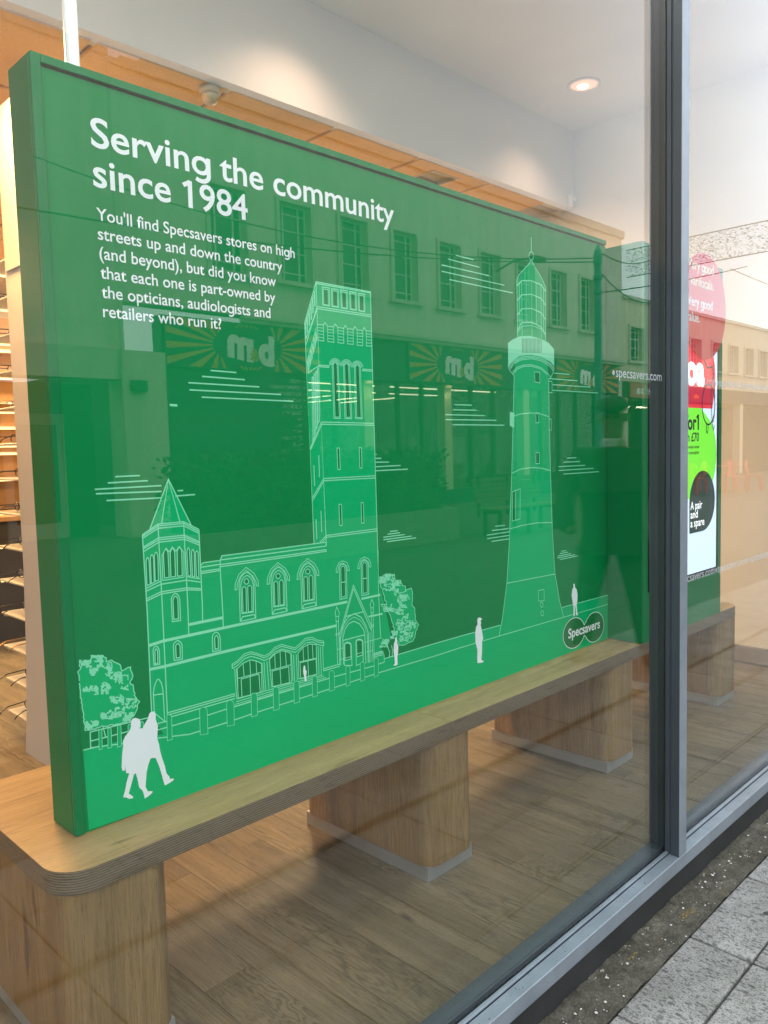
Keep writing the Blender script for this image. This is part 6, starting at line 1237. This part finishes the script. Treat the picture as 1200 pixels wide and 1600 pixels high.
for k, z in enumerate(SZ):
    sh = obj('shelf', bx(1.396, 2.55, 2.385, 2.965, z - .009, z, .0015, 1), 'shelf_white', unit)
    obj('light_strip', bx(1.40, 2.54, 2.945, 2.958, z - .016, z - .0095), 'lamp_strip', sh) if k >= 4 else obj('shelf_clip', bx(1.40, 1.43, 2.92, 2.945, z - .018, z - .0095), 'beige_plastic', sh)
def spectacles(mat_, label):
    t = thing('spectacles', label, 'spectacles', (0, 0, 0), 'spectacles standing on the lit shelves')
    def rim(cx):
        P = []
        for k in range(18):
            a = 2 * PI * k / 18; P.append((cx + .025 * math.copysign(abs(math.cos(a)) ** .8, math.cos(a)), 0, .024 + .019 * math.copysign(abs(math.sin(a)) ** .8, math.sin(a))))
        return P
    bm = BM(); tube(bm, rim(-.032), .0026, 6, True); tube(bm, rim(.032), .0026, 6, True); tube(bm, [(-.009, 0, .028), (0, -.001, .033), (.009, 0, .028)], .0016, 6)
    obj('frame', bm, mat_, t, smooth=True)
    for s in (-1, 1):
        obj('temple', tube(BM(), [(s * .057, 0, .033), (s * .066, .004, .033), (s * .066, .09, .032), (s * .063, .125, .018), (s * .060, .138, .004)],   .0027, 6), mat_, t, smooth=True)
        bm = BM(); plate(bm, [(x, z) for x, y, z in rim(s * .032)], .0003, 0, -1); obj('lens', bm, 'lens_glass', t)
    return t
SL = ['black oval spectacles on the shelf by the white panel, %s shelf from the floor' % w for w in ('lowest', 'second', 'third', 'fourth', 'fifth', 'sixth', 'seventh', 'eighth', 'ninth', 'tenth', 'eleventh', 'twelfth', 'thirteenth')]
proto = {}
for k in range(13):
    mt = 'spectacle_gold' if k in (2, 9) else 'spectacle_black'
    lab = SL[k].replace('black', 'brown') if mt == 'spectacle_gold' else SL[k]
    pos = (1.475, 2.86 - .02 * (k % 3), SZ[k] + .0005); rz = PI / 2 + .25 - .12 * (k % 4)
    if mt not in proto:
        proto[mt] = spectacles(mt, lab); o = proto[mt]; o.location = pos; o.rotation_euler = (0, 0, rz)
    else: dup(proto[mt], pos, lab, rz)
cnt = thing('service_counter', 'dark counter with a glowing timber top in the back of the shop', 'counter', (2.2, 5.4, .1))
obj('front', bx(-.5, 4.6, 5.2, 5.9, .1, 1.02), 'dark_counter', cnt); obj('counter_top', bx(-.52, 4.62, 5.17, 5.92, 1.0205, 1.06, .004, 1), 'display_wood', cnt)
wd = thing('wall_display', 'timber wall display with lit shelves at the back of the shop', 'shelving', (2.2, 7.1, .1))
obj('back_board', bx(-2.5, 5.0, 7.22, 7.295, 1.0, 2.9), 'display_wood', wd)
for z in (1.3, 1.55, 1.8, 2.05, 2.3, 2.55):
    sh = obj('shelf', bx(-2.5, 5.0, 7.0, 7.215, z, z + .015), 'shelf_white', wd); obj('light_strip', bx(-2.48, 4.98, 7.01, 7.03, z - .012, z - .0005), 'lamp_strip', sh)
# pole, dome camera, small sensor
t = thing('white_pole', 'slim white pole rising behind the top left of the green board', 'pole', (.995, 1.0, .613))
obj('tube', lathe(BM(), [(.0185, .6285), (.0185, 3.66)], .995, 1.0, 20), 'pole_white', t, smooth=True); obj('base', lathe(BM(), [(.05, .6125), (.05, .622), (.022, .628)], .995, 1.0, 20), 'pole_white', t); obj('collar', lathe(BM(), [(.022, 3.6605), (.045, 3.668), (.045, 3.679)], .995, 1.0, 20), 'pole_white', t)
t = thing('dome_camera', 'beige dome camera hanging from the ceiling above the word Serving', 'camera', (2.115, 2.03, 3.15))
obj('housing', lathe(BM(), [(.040, 3.118), (.047, 3.122), (.048, 3.149)], 2.115, 2.03, 24), 'beige_plastic', t, smooth=True); obj('dome', lathe(BM(), [(.010, 3.076), (.025, 3.080), (.034, 3.092), (.038, 3.106), (.039, 3.1175)], 2.115, 2.03, 24), 'beige_plastic', t, smooth=True)
t = thing('wall_sensor', 'small white sensor at the right end of the grey bulkhead', 'sensor', (5.0, 1.92, 3.2))
obj('body', bx(4.965, 5.015, 1.90, 1.9395, 3.158, 3.23, .006), 'plaster_white', t); obj('eye', bx(4.975, 5.005, 1.896, 1.8995, 3.165, 3.185), 'beige_plastic', t)
# ================================================================== across the street (seen mirrored in the glass)
FY = -12.45
shop = thing('shop_building', 'pale stone two storey shop building with tall upper windows and sunburst fascia signs', 'building', (16.6, FY, 0))
wx = [8.98 + 1.72 * i for i in range(10)]; WW, WZ0, WZ1 = .86, 5.13, 6.78
bm = BM(); XL, XR = 7.05, 25.46
D0, D1 = FY - .35, FY
box(bm, XL, XR, D0, D1, 4.29, WZ0); box(bm, XL, XR, D0, D1, WZ1, 8.42)
prev = XL
for x in wx[:-1]:
    box(bm, prev, x, D0, D1, WZ0 + .0005, WZ1 - .0005); prev = x + WW
box(bm, prev, XR, D0, D1, WZ0 + .0005, WZ1 - .0005)
wall = obj('wall', bm, 'portland_stone', shop)
bm = BM(); box(bm, 7.62, XR + .06, D0 - .1, D1 + .07, 8.4205, 8.665); box(bm, 7.24, 7.6195, D0 - .1, D1 + .05, 8.4205, 8.605); box(bm, XL, 7.2395, D0 - .1, D1 + .03, 8.4205, 8.535); obj('parapet', bm, 'stone_trim', shop)
bm = BM(); box(bm, 9.6, XR - .1, FY + .001, FY + .16, 4.13, 4.21); box(bm, 9.6, XR - .05, FY + .001, FY + .22, 4.2105, 4.285); box(bm, 9.6, XR - .1, FY + .001, FY + .10, 4.2855, 4.34)
obj('cornice', bm, 'stone_trim', shop)
def window_parts(parent, x, z0, w, h, y, cols=3, group=True):
    f = BM(); a = .085
    box(f, x - a, x, y + .001, y + .05, z0 + .001, z0 + h + a); box(f, x + w, x + w + a, y + .001, y + .05, z0 + .001, z0 + h + a); box(f, x + .0005, x + w - .0005, y + .001, y + .05, z0 + h, z0 + h + a)
    fr = obj('window', f, 'stone_trim', parent)
    obj('sill', bx(x - .16, x + w + .16, y + .001, y + .11, z0 - .09, z0), 'stone_trim', fr)
    obj('pane', bx(x, x + w, y - .20, y - .19, z0, z0 + h), 'dark_glass', fr)
    b = BM(); t = .020; ys = (y - .189, y - .160)
    e = (x, x + .035, x + w * .26, x + w * .74, x + w - .035)
    for xx in (x + .002, x + w * .25, x + w * .75, x + w - .03): box(b, xx, xx + .03, *ys, z0 + .001, z0 + h - .001)
    for k, zz in enumerate((.0, .13, .40, .67, .88, .985)): box(b, x + .034, x + w - .032, y - .186, y - .163, z0 + h * zz + .002, z0 + h * zz + t)
    obj('glazing_bars', b, 'sash_white', fr); return fr
for x in wx[:-1]: window_parts(shop, x, WZ0, WW, WZ1 - WZ0, FY)
# left neighbour with pale piers and a deep doorway
nb = thing('corner_building', 'plain pale stone building with a dark recessed doorway beside the sunburst shop', 'building', (4.5, FY, 0))
bm = BM(); box(bm, -6, 7.04, FY - .5, FY + .03, 3.40, 8.52); box(bm, -6, 7.0, FY - .5, FY + .05, 8.5205, 8.655); obj('wall', bm, 'portland_stone', nb)
obj('lintel', bx(-6, 6.9, FY - .4, FY + .22, 2.86, 3.3995), 'stone_trim', nb)
obj('pier', bx(6.905, 7.78, FY - .4, FY + .16, 0, 3.3995), 'portland_stone', nb); obj('pier', bx(3.2, 3.9, FY - .4, FY + .12, 0, 2.8595), 'portland_stone', nb)
obj('recess', bx(-6, 6.9, FY - 1.2, FY - 1.1, 0, 2.8595), 'dark_interior', nb)
dr = obj('door', bx(5.2, 6.3, FY - 1.09, FY - 1.03, 0, 2.3), 'stone_trim', nb); obj('door_glass', bx(5.35, 6.15, FY - 1.028, FY - 1.02, .3, 2.1), 'dark_glass', dr)
obj('alarm_box', bx(7.05, 7.35, FY + .162, FY + .25, 2.66, 2.86, .01), 'dark_interior', nb); obj('pipe', tube(BM(), [(6.86, FY + .28, 0), (6.86, FY + .28, 8.3)], .035, 8), 'stone_trim', nb)
# fascia and signs
obj('fascia', bx(7.79, XR - .3, FY - .3, FY + .02, 3.14, 4.1295), 'fascia_teal', shop)
def sunburst(x0, big=False):
    x1, z0, z1 = x0 + 3.87, 3.17, 4.12; y = FY + .0205
    sg = obj('sign_board', bx(x0, x1, y, y + .06, z0, z1), 'fascia_teal', shop)
    cx, cz = (x0 + x1) / 2 - .02, (z0 + z1) / 2; bm = BM(); n = 40
    for k in range(n):
        a0 = 2 * PI * (k + .02) / n; a1 = a0 + 2 * PI / n * .46; P = []
        def hit(a):
            c, s = math.cos(a), math.sin(a); t = min(((x1 - cx) / c if c > 0 else (x0 - cx) / c) if abs(c) > 1e-6 else 99, ((z1 - cz) / s if s > 0 else (z0 - cz) / s) if abs(s) > 1e-6 else 99); return (cx + c * t * .985, cz + s * t * .97)
        def inn(a): return (cx + .86 * math.cos(a), cz + .40 * math.sin(a))
        i0, i1 = inn(a0), inn(a1); h0, h1 = hit(a0), hit(a1)
        if math.hypot(h0[0] - cx, h0[1] - cz) < math.hypot(i0[0] - cx, i0[1] - cz) + .02: continue
        plate(bm, [i0, h0, h1, i1], y + .0625, 0, 1)
    obj('rays', bm, 'ray_orange', sg)
    def letter(ch, ox, oz, s, m_, off, yy):
        me = font_mesh(ch, off); bm = BM(); bm.from_mesh(me); bpy.data.meshes.remove(me); rot = math.radians(8); c, s_ = math.cos(rot), math.sin(rot)
        xs = [v.co.x for v in bm.verts]; a = min(xs)
        for v in bm.verts:
            px, pz = (v.co.x - a) * s + v.co.y * s * .10, v.co.y * s
            px, pz = px + ox, pz + oz; v.co = (cx - (px * c - pz * s_), yy, cz + px * s_ + pz * c)
        obj('letter', bm, m_, sg)
    letter('b', -.68, -.25, .80, 'sign_white', .055, y + .066); letter('m', -.14, -.25, .84, 'sign_white', .055, y + .066); letter('&', -.27, -.24, .34, 'ray_orange', .03, y + .070)
    bm = BM()
for sx in (7.83, 14.56, 21.2): sunburst(sx)
# shopfront: dark panel with list, columns, glazing, stock and strip lights inside
lp = obj('list_panel', bx(7.83, 11.34, FY - .25, FY - .02, .3, 3.135), 'fascia_teal', shop)
for k, wd_ in enumerate(('FOOD', 'CONFECTIONERY', 'SOFT DRINKS', 'ALCOHOL', 'CLEANING', 'TOILETRIES', 'PET', 'DIY', 'TOYS', 'STATIONERY', 'HOME', 'ELECTRICAL')):
    z = 2.98 - k * .137; bm = text(wd_, 11.16, z, FY - .018, .105, face=1, offset=.0)
    plate(bm, [(11.26 + .018 * math.cos(q * PI / 4), z + .035 + .018 * math.sin(q * PI / 4)) for q in range(8)], FY - .018, 0, 1); obj('list_lettering', bm, 'sign_white', lp)
obj('stall_riser', bx(11.345, XR - .3, FY - .25, FY - .05, 0, .38), 'fascia_teal', shop)
for cxx in (13.09, 16.02, 19.6): obj('column', bx(cxx, cxx + .29, FY - .28, FY - .03, .381, 3.1395), 'pier_lit', shop)
for xx in (11.35, 12.2, 14.3, 15.2, 17.2, 18.2, 20.6, 21.6, 22.6, 23.8, 25.0): obj('shopfront_upright', bx(xx, xx + .07, FY - .2, FY - .08, .381, 3.1395), 'cast_iron', shop)
obj('shop_pane', bx(11.43, XR - .35, FY - .15, FY - .14, .381, 3.1395), 'window_glass', shop)
obj('end_pier', bx(XR - .295, XR, FY - .3, FY + .0, 0, 4.1295), 'portland_stone', shop)
inn = obj('shop_interior', bx(7.9, XR - .3, FY - 9.2, FY - 9.0, 0, 3.4), 'dark_interior', shop)
obj('interior_floor', bx(7.9, XR - .3, FY - 9, FY - .3, -.0055, .01), 'dark_interior', inn); obj('interior_ceiling', bx(7.9, XR - .3, FY - 9, FY - .36, 3.30, 3.4), 'dark_interior', inn); obj('interior_side', bx(7.9, 8, FY - 9, FY - .36, .0105, 3.2995), 'dark_interior', inn); obj('interior_side', bx(XR - .4, XR - .3, FY - 9, FY - .36, .0105, 3.2995), 'dark_interior', inn)
for xa, xb, yy in ((11.6, 14.6, -1.2), (15.2, 19.8, -1.2), (11.6, 16.4, -3.0), (17, 19.5, -3.0)): obj('strip_light', bx(xa, xb, FY + yy - .02, FY + yy + .02, 3.12, 3.15), 'strip_cool', inn)
for xx in (12.2, 13.2, 15.2, 16.6, 17.8): obj('strip_light', bx(xx, xx + .05, FY - 6.5, FY - 3.4, 3.05, 3.08), 'strip_cool', inn)
bm = BM()
for k in range(46):
    x = rng.uniform(11.5, 19.5); y = FY - rng.uniform(1.0, 5); h = rng.uniform(.9, 1.9); box(bm, x, x + rng.uniform(.3, .9), y - .4, y, .011, h)
obj('stock', bm, 'shop_stock', inn, kind='stuff')
for cxx in (13.09, 16.02):
    hd = obj('column_lamp', bx(cxx + .08, cxx + .2, FY - .029, FY + .06, 3.06, 3.12), 'lamp_strip', shop)
    l = bpy.data.lights.new('column_light', 'SPOT'); l.energy = 28; l.color = (1, .92, .55); l.spot_size = math.radians(100); l.shadow_soft_size = .05
    o = bpy.data.objects.new('column_light', l); COL.objects.link(o); o.location = (cxx + .145, FY + .10, 3.04); o.rotation_euler = (-.25, 0, 0)
wl = thing('street_light', 'street light head reaching out from the stone wall between two upper windows', 'street light', (18.3, FY, 6.4))
obj('arm', tube(BM(), [(18.3, FY, 6.35), (18.35, FY + .6, 6.55), (18.6, FY + 1.0, 6.58)], .03, 8), 'cast_iron', wl)
bm = BM(); rounded(bm, 18.55, 19.15, FY + .86, FY + 1.14, 6.54, 6.64, .12); obj('lantern', bm, 'dark_interior', wl)
# lower block to the right
lb = thing('low_building', 'lower cream rendered block with small upper windows right of the sunburst shop', 'building', (36, FY, 0))
bm = BM(); lw = [26.0, 28.4, 30.9, 33.0, 34.72, 36.5, 38.2, 40.0, 42.2, 44.4]; LW, LZ0, LZ1 = .98, 4.36, 5.52; YB_ = FY + .0
box(bm, 25.47, 56, YB_ - .35, YB_, 3.63, LZ0); box(bm, 25.47, 56, YB_ - .35, YB_, LZ1, 6.45); prev = 25.47
for x in lw: box(bm, prev, x, YB_ - .35, YB_, LZ0 + .0005, LZ1 - .0005); prev = x + LW
box(bm, prev, 56, YB_ - .35, YB_, LZ0 + .0005, LZ1 - .0005)
obj('wall', bm, 'cream_render', lb); obj('coping', bx(25.47, 56, YB_ - .4, YB_ + .08, 6.4505, 6.57), 'stone_trim', lb)
for x in lw: window_parts(lb, x, LZ0, LW, LZ1 - LZ0, YB_)
obj('body', bx(25.48, 56, YB_ - 9, YB_ - .351, 3.2, 6.3), 'cream_render', lb)
obj('shopfront_recess', bx(25.5, 56, YB_ - 2.0, YB_ - 1.9, 0, 3.05), 'dark_interior', lb)
obj('shopfront_floor', bx(25.5, 56, YB_ - 1.9, YB_ - .02, -.0055, .02), 'dark_interior', lb)
obj('shop_fascia', bx(25.5, 56, YB_ - .35, YB_ - .01, 3.05, 3.6295), 'dark_interior', lb)
for x in (25.5, 30.2, 36, 42, 48): obj('shop_pier', bx(x, x + .35, YB_ - .3, YB_ + .02, 0, 3.0495), 'cream_render', lb)
sb = obj('sign_board', bx(25.95, 30.0, YB_ - .009, YB_ + .06, 3.07, 3.60), 'sign_red', lb)
obj('sign_lettering', text('nelsa', 27.75, 3.22, YB_ + .062, .42, 1.35, face=1, offset=.01), 'sign_white', sb); obj('sign_roundel', plate(BM(), disc(28.1, 3.33, .2), YB_ + .062, 0, 1), 'planter_stone', sb)
for x in (26.4, 28.0, 29.4): obj('strip_light', bx(x, x + .7, YB_ - 1.5, YB_ - 1.4, 2.85, 2.9), 'strip_cool', lb)
rb = thing('far_roof_block', 'darker slate roofed block rising behind the low cream building', 'building', (48, FY - 14, 0))
obj('wall', bx(38, 58, FY - 22, FY - 10, 0, 7.4), 'planter_stone', rb); bm = BM(); v = [bm.verts.new(p) for p in ((37.5, FY - 9.5, 7.4), (58.5, FY - 9.5, 7.4), (58.5, FY - 16, 9.2), (37.5, FY - 16, 9.2), (58.5, FY - 22.5, 7.4), (37.5, FY - 22.5, 7.4))]
for q in ((0, 1, 2, 3), (3, 2, 4, 5), (0, 3, 5), (1, 4, 2), (0, 5, 4, 1)): bm.faces.new([v[i] for i in q])
obj('roof', bm, 'slate_roof', rb)
rr = thing('roof_railing', 'thin metal railing standing on the roof of the low cream building', 'railing', (34.5, FY - 2, 6.3))
for x in (33, 34, 35, 36): obj('post', tube(BM(), [(x, FY - 2, 6.301), (x, FY - 2, 7.35)], .03, 6), 'stone_trim', rr)
for z in (6.85, 7.33): obj('rail', tube(BM(), [(33, FY - 2, z), (36, FY - 2, z)], .022, 6), 'stone_trim', rr)
# lamp column with rings, wires, netting
px_, py_ = 12.53, -6.0
lc = thing('street_column', 'slim teal street column with ringed top holding the overhead wires', 'lamp post', (px_, py_, 0))
obj('shaft', lathe(BM(), [(0.096, -.005), (0.096, .7), (0.069, .78), (0.063, 3.9), (0.06, 4.05)], px_, py_, 18), 'lamp_post_teal', lc, smooth=True)
obj('ringed_top', lathe(BM(), [(0.06, 4.051), (0.075, 4.07), (0.075, 4.13), (0.06, 4.16), (0.06, 4.30), (0.078, 4.33), (0.078, 4.38), (0.06, 4.42), (0.06, 4.55), (0.075, 4.58), (0.072, 4.70), (0.054, 4.82), (0.012, 4.9)], px_, py_, 18), 'lamp_post_teal', lc)
def cat(a, b, sag, n=14):
    a, b = Vector(a), Vector(b); return [a.lerp(b, i / n) - Vector((0, 0, sag * 4 * (i / n) * (1 - i / n))) for i in range(n + 1)]
for a, b, sg, lab in (((3.5, -9.2, 4.62), (12.45, -6.0, 4.60), .22, 'black overhead wire sagging across the stone front from the left'), ((12.6, -6.0, 4.78), (20.0, -8.4, 6.4), .25, 'black overhead wire from the column top to the netting'),
    ((12.6, -6.0, 4.45), (20.0, -7.6, 6.0), .75, 'deeply sagging black wire right of the column'), ((12.6, -6.0, 4.1), (19.8, -6.2, 5.6), .05, 'straight lower black wire right of the column'), ((12.4, -6.02, 4.66), (5.5, -12.2, 6.4), .5, 'black wire running from the column back to the corner building'), ((26, -9, 6.9), (44, -7.6, 7.4), .5, 'thin black wire above the low cream roof')):
    tag(obj('overhead_wire', tube(BM(), cat(a, b, sg), .011, 5), 'wire_black'), lab, 'wire')
net = thing('street_netting', 'long band of leafy grey netting slung between wires across the street', 'netting', (20, -6.5, 6))
for z in (6.61, 5.90): obj('edge_wire', tube(BM(), [(20, -9.4, z), (20, -1.2, z + .02)], .012, 5), 'wire_black', net)
bm = BM()
for k in range(4600):
    y = -rng.uniform(1.2, 9.4); z = rng.uniform(5.9, 6.6); x = 20 + rng.uniform(-.05, .05); s = rng.uniform(.010, .022); a = rng.random() * 6.3; b_ = rng.uniform(-.6, .6)
    u = Vector((b_ * .5, math.cos(a), math.sin(a))) * s; w_ = Vector((.3, -math.sin(a), math.cos(a))) * s * .55; p = Vector((x, y, z))
    bm.faces.new([bm.verts.new(p + q) for q in (u, w_, -u, -w_)])
obj('leaf_strips', bm, 'net_leaf', net, kind='stuff')
# hedge planter, young tree, slatted bench
pl = thing('hedge_planter', 'long stone planter with a dark clipped hedge in front of the sunburst shop', 'planter', (7.6, -7.7, 0))
bm = BM(); box(bm, 5.0, 10.0, -8.2, -8.08, -.005, .52); box(bm, 5.0, 10.0, -7.22, -7.1, -.005, .52); box(bm, 5.0, 5.12, -8.0795, -7.2205, -.005, .52); box(bm, 9.88, 10.0, -8.0795, -7.2205, -.005, .52); obj('trough', bm, 'planter_stone', pl)
obj('soil', bx(5.121, 9.879, -8.0795, -7.2205, 0, .46), 'bark', pl)
def leaves(bm, n, fn, s0, s1):
    for k in range(n):
        p = Vector(fn()); s = rng.uniform(s0, s1); d = Vector((rng.gauss(0, 1), rng.gauss(0, 1), rng.gauss(0, .7))).normalized(); e = d.cross(Vector((rng.gauss(0, 1), rng.gauss(0, 1), rng.gauss(0, 1)))).normalized()
        bm.faces.new([bm.verts.new(p + q) for q in (d * s, e * s * .5, -d * s, -e * s * .5)])
bm = BM(); leaves(bm, 7000, lambda: (rng.uniform(5.1, 9.9), rng.uniform(-8.1, -7.18), .5 + .95 * rng.random() ** .8 + .06 * rng.gauss(0, 1)), .03, .07); box(bm, 5.25, 9.75, -7.98, -7.3, .47, 1.28)
obj('foliage', bm, 'hedge_leaf', pl)
tr = thing('young_tree', 'young street tree with a thin loose crown behind the hedge planter', 'tree', (8.3, -8.9, 0))
bm = BM(); tube(bm, [(8.3, -8.9, -.005), (8.32, -8.9, .9), (8.28, -8.9, 1.7), (8.3, -8.88, 2.2)], .045, 8, r1=.015)
for a in range(9):
    h = 1.0 + .13 * a; an = a * 2.4; tube(bm, [(8.3, -8.9, h), (8.3 + .3 * math.cos(an), -8.9 + .3 * math.sin(an), h + .25), (8.3 + .5 * math.cos(an), -8.9 + .5 * math.sin(an), h + .55)], .012, 5, r1=.004)
obj('trunk', bm, 'bark', tr)
def crown():
    a = rng.random() * 6.3; r = .62 * rng.random() ** .5; return (8.3 + r * math.cos(a), -8.9 + r * math.sin(a), 1.75 + rng.gauss(0, .33))
bm = BM(); leaves(bm, 900, crown, .025, .05); obj('crown', bm, 'hedge_leaf', tr)
bn = thing('street_bench', 'slatted wooden street bench in front of the hedge planter end', 'street bench', (11.4, -6.9, 0))
for k in range(5): obj('seat_slat', bx(10.4, 12.3, -6.62 - .085 * k - .07, -6.62 - .085 * k, .44, .47, .005, 1), 'bench_slat', bn)
for k in range(5): obj('back_slat', bx(10.4, 12.3, -7.08 - .02 * k, -7.05 - .02 * k, .55 + .085 * k, .62 + .085 * k, .005, 1), 'bench_slat', bn)
for x in (10.5, 11.32, 12.14):
    bm = BM(); box(bm, x, x + .06, -7.0, -6.64, .38, .4395); box(bm, x + .005, x + .055, -6.70, -6.64, -.005, .3795); box(bm, x + .005, x + .055, -7.0, -6.94, -.005, .3795)
    v8 = box(bm, x + .01, x + .05, -7.13, -7.09, .3, .98); obj('leg', bm, 'cast_iron', bn)
# cafe chairs and table
def cafe_chair(label, loc, rz):
    t = thing('cafe_chair', label, 'chair', (0, 0, 0), 'red metal cafe chairs outside the low building')
    bm = BM(); rounded(bm, -.19, .19, -.18, .19, .44, .465, .05); obj('seat', bm, 'chair_red', t)
    P = [(-.17, -.17, .4655)] + [(-.19, -.20, .60)] + [(.21 * math.cos(PI - k * PI / 8), -.22, .66 + .21 * math.sin(k * PI / 8)) for k in range(9)] + [(.19, -.20, .60), (.17, -.17, .4655)]
    obj('back_frame', tube(BM(), P, .02, 6), 'chair_red', t); obj('back_slat', bx(-.10, .10, -.222, -.205, .4655, .855), 'chair_red', t)
    for sx in (-1, 1):
        for sy in (-1, 1): obj('leg', tube(BM(), [(sx * .16, sy * .15, .439), (sx * .20, sy * .20, -.005)], .024, 6), 'chair_red', t)
    t.location = loc; t.rotation_euler = (0, 0, rz); return t
c0 = cafe_chair('red metal cafe chair with its back to the window, left of the cafe table', (22.7, -7.5, 0), .15)
dup(c0, (24.3, -7.6, 0), 'red metal cafe chair facing away, right of the cafe table', -.2); dup(c0, (23.4, -8.9, 0), 'red metal cafe chair behind the cafe table, facing the window', PI + .1); dup(c0, (25.9, -7.4, 0), 'red metal cafe chair standing on its own farther right', .5); dup(c0, (21.9, -8.3, 0), 'red metal cafe chair turned sideways at the left of the cafe table', -1.3); dup(c0, (24.9, -8.6, 0), 'red metal cafe chair turned sideways at the right of the cafe table', 1.4)
t = thing('cafe_table', 'small round cafe table among the red chairs', 'table', (23.5, -8.1, 0))
obj('top', lathe(BM(), [(.33, .72), (.34, .735), (.33, .75)], 23.5, -8.1, 24), 'chair_red', t); obj('stem', lathe(BM(), [(.03, .03), (.03, .7195)], 23.5, -8.1, 10), 'cast_iron', t); obj('foot', lathe(BM(), [(.22, -.005), (.2, .029)], 23.5, -8.1, 16), 'cast_iron', t)
# ================================================================== man in a flat cap
man = thing('person', 'man in a flat cap and dark coat standing on the pavement, hands in pockets', 'person', (0, 0, 0))
# built facing +X, then turned
BV = [(0, 0, .96, .15, .17), (0, 0, 1.15, .14, .165), (0, 0, 1.36, .13, .19), (0, 0, 1.47, .09, .10), (.015, 0, 1.54, .058), (.03, 0, 1.60, .075), (.04, 0, 1.68, .095, .08), (.03, 0, 1.75, .085, .075),
      (-.01, .21, 1.42, .07), (-.04, .30, 1.20, .058), (.04, .31, .99, .05), (.12, .27, .90, .045), (-.01, -.21, 1.42, .07), (-.04, -.30, 1.20, .058), (.04, -.31, .99, .05), (.12, -.27, .90, .045),
      (.0, .11, .88, .10), (.02, .17, .50, .07), (-.01, .22, .10, .05), (.12, .24, .045, .04), (.0, -.11, .88, .10), (.02, -.17, .50, .07), (-.01, -.22, .10, .05), (.12, -.24, .045, .04)]
BE = [(0, 1), (1, 2), (2, 3), (3, 4), (4, 5), (5, 6), (6, 7), (2, 8), (8, 9), (9, 10), (10, 11), (2, 12), (12, 13), (13, 14), (14, 15), (0, 16), (16, 17), (17, 18), (18, 19), (0, 20), (20, 21), (21, 22), (22, 23)]
obj('body', skin_mesh(BV, BE), 'skin', man, smooth=True)
CV = [(0, 0, .98, .20, .225), (0, 0, 1.15, .175, .20), (0, 0, 1.36, .16, .225), (.0, 0, 1.475, .10, .115), (-.01, .22, 1.41, .10), (-.05, .33, 1.19, .085), (.04, .335, 1.0, .075), (.11, .28, .91, .07), (-.01, -.22, 1.41, .10), (-.05, -.33, 1.19, .085), (.04, -.335, 1.0, .075), (.11, -.28, .91, .07), (0, 0, .80, .20, .24)]
CE = [(0, 1), (1, 2), (2, 3), (2, 4), (4, 5), (5, 6), (6, 7), (2, 8), (8, 9), (9, 10), (10, 11), (0, 12)]
obj('coat', skin_mesh(CV, CE), 'coat_dark', man, smooth=True)
for s in (1, -1):
    obj('trouser_leg', skin_mesh([(0, s * .10, .86, .125), (.02, s * .17, .50, .092), (-.005, s * .22, .16, .078), (0, s * .225, .07, .075)], [(0, 1), (1, 2), (2, 3)]), 'trousers_dark', man, smooth=True)
    obj('shoe', skin_mesh([(-.05, s * .22, .05, .05), (.05, s * .235, .045, .05), (.17, s * .25, .035, .042)], [(0, 1), (1, 2)]), 'shoe_black', man, smooth=True)
obj('shirt_collar', lathe(BM(), [(.075, 1.495), (.082, 1.53), (.07, 1.55)], .02, 0, 18), 'shirt_pale', man)
bm = BM(); bmesh.ops.create_uvsphere(bm, u_segments=20, v_segments=12, radius=1)
for v in bm.verts: v.co = (.035 + v.co.x * (.15 if v.co.x > 0 else .125), v.co.y * .112, 1.765 + v.co.z * (.075 if v.co.z > 0 else .03) - .02 * v.co.x)
cp = obj('flat_cap', bm, 'cap_tweed', man, smooth=True)
bm = BM(); prism(bm, [(.10, -.085), (.17, -.075), (.215, -.04), (.225, 0), (.215, .04), (.17, .075), (.10, .085)], 1.728, 1.742, .004); obj('cap_peak', bm, 'cap_tweed', cp)
obj('nose', skin_mesh([(.115, 0, 1.69, .014), (.142, 0, 1.655, .018)], [(0, 1)]), 'skin', man, smooth=True)
for s in (1, -1):
    bm = BM(); bmesh.ops.create_uvsphere(bm, u_segments=10, v_segments=6, radius=.012)
    for v in bm.verts: v.co += Vector((.118, s * .034, 1.69))
    obj('eye', bm, 'spectacle_black', man, smooth=True)
    obj('ear', skin_mesh([(.02, s * .085, 1.70, .012, .02), (.02, s * .092, 1.655, .010, .015)], [(0, 1)]), 'skin', man, smooth=True)
bm = BM(); tube(bm, [(.112, -.028, 1.60), (.125, 0, 1.598), (.112, .028, 1.60)], .006, 6); obj('mouth', bm, 'sign_red', man)
bm = BM(); tube(bm, [(.03, .088, 1.70), (-.05, .07, 1.69), (-.075, 0, 1.69), (-.05, -.07, 1.69), (.03, -.088, 1.70)], .022, 8); obj('hair', bm, 'hair_grey', man, smooth=True)
man.location = (4.9, -1.55, .004); man.rotation_euler = (0, 0, PI - .42); man.scale = (.985, .985, .985)
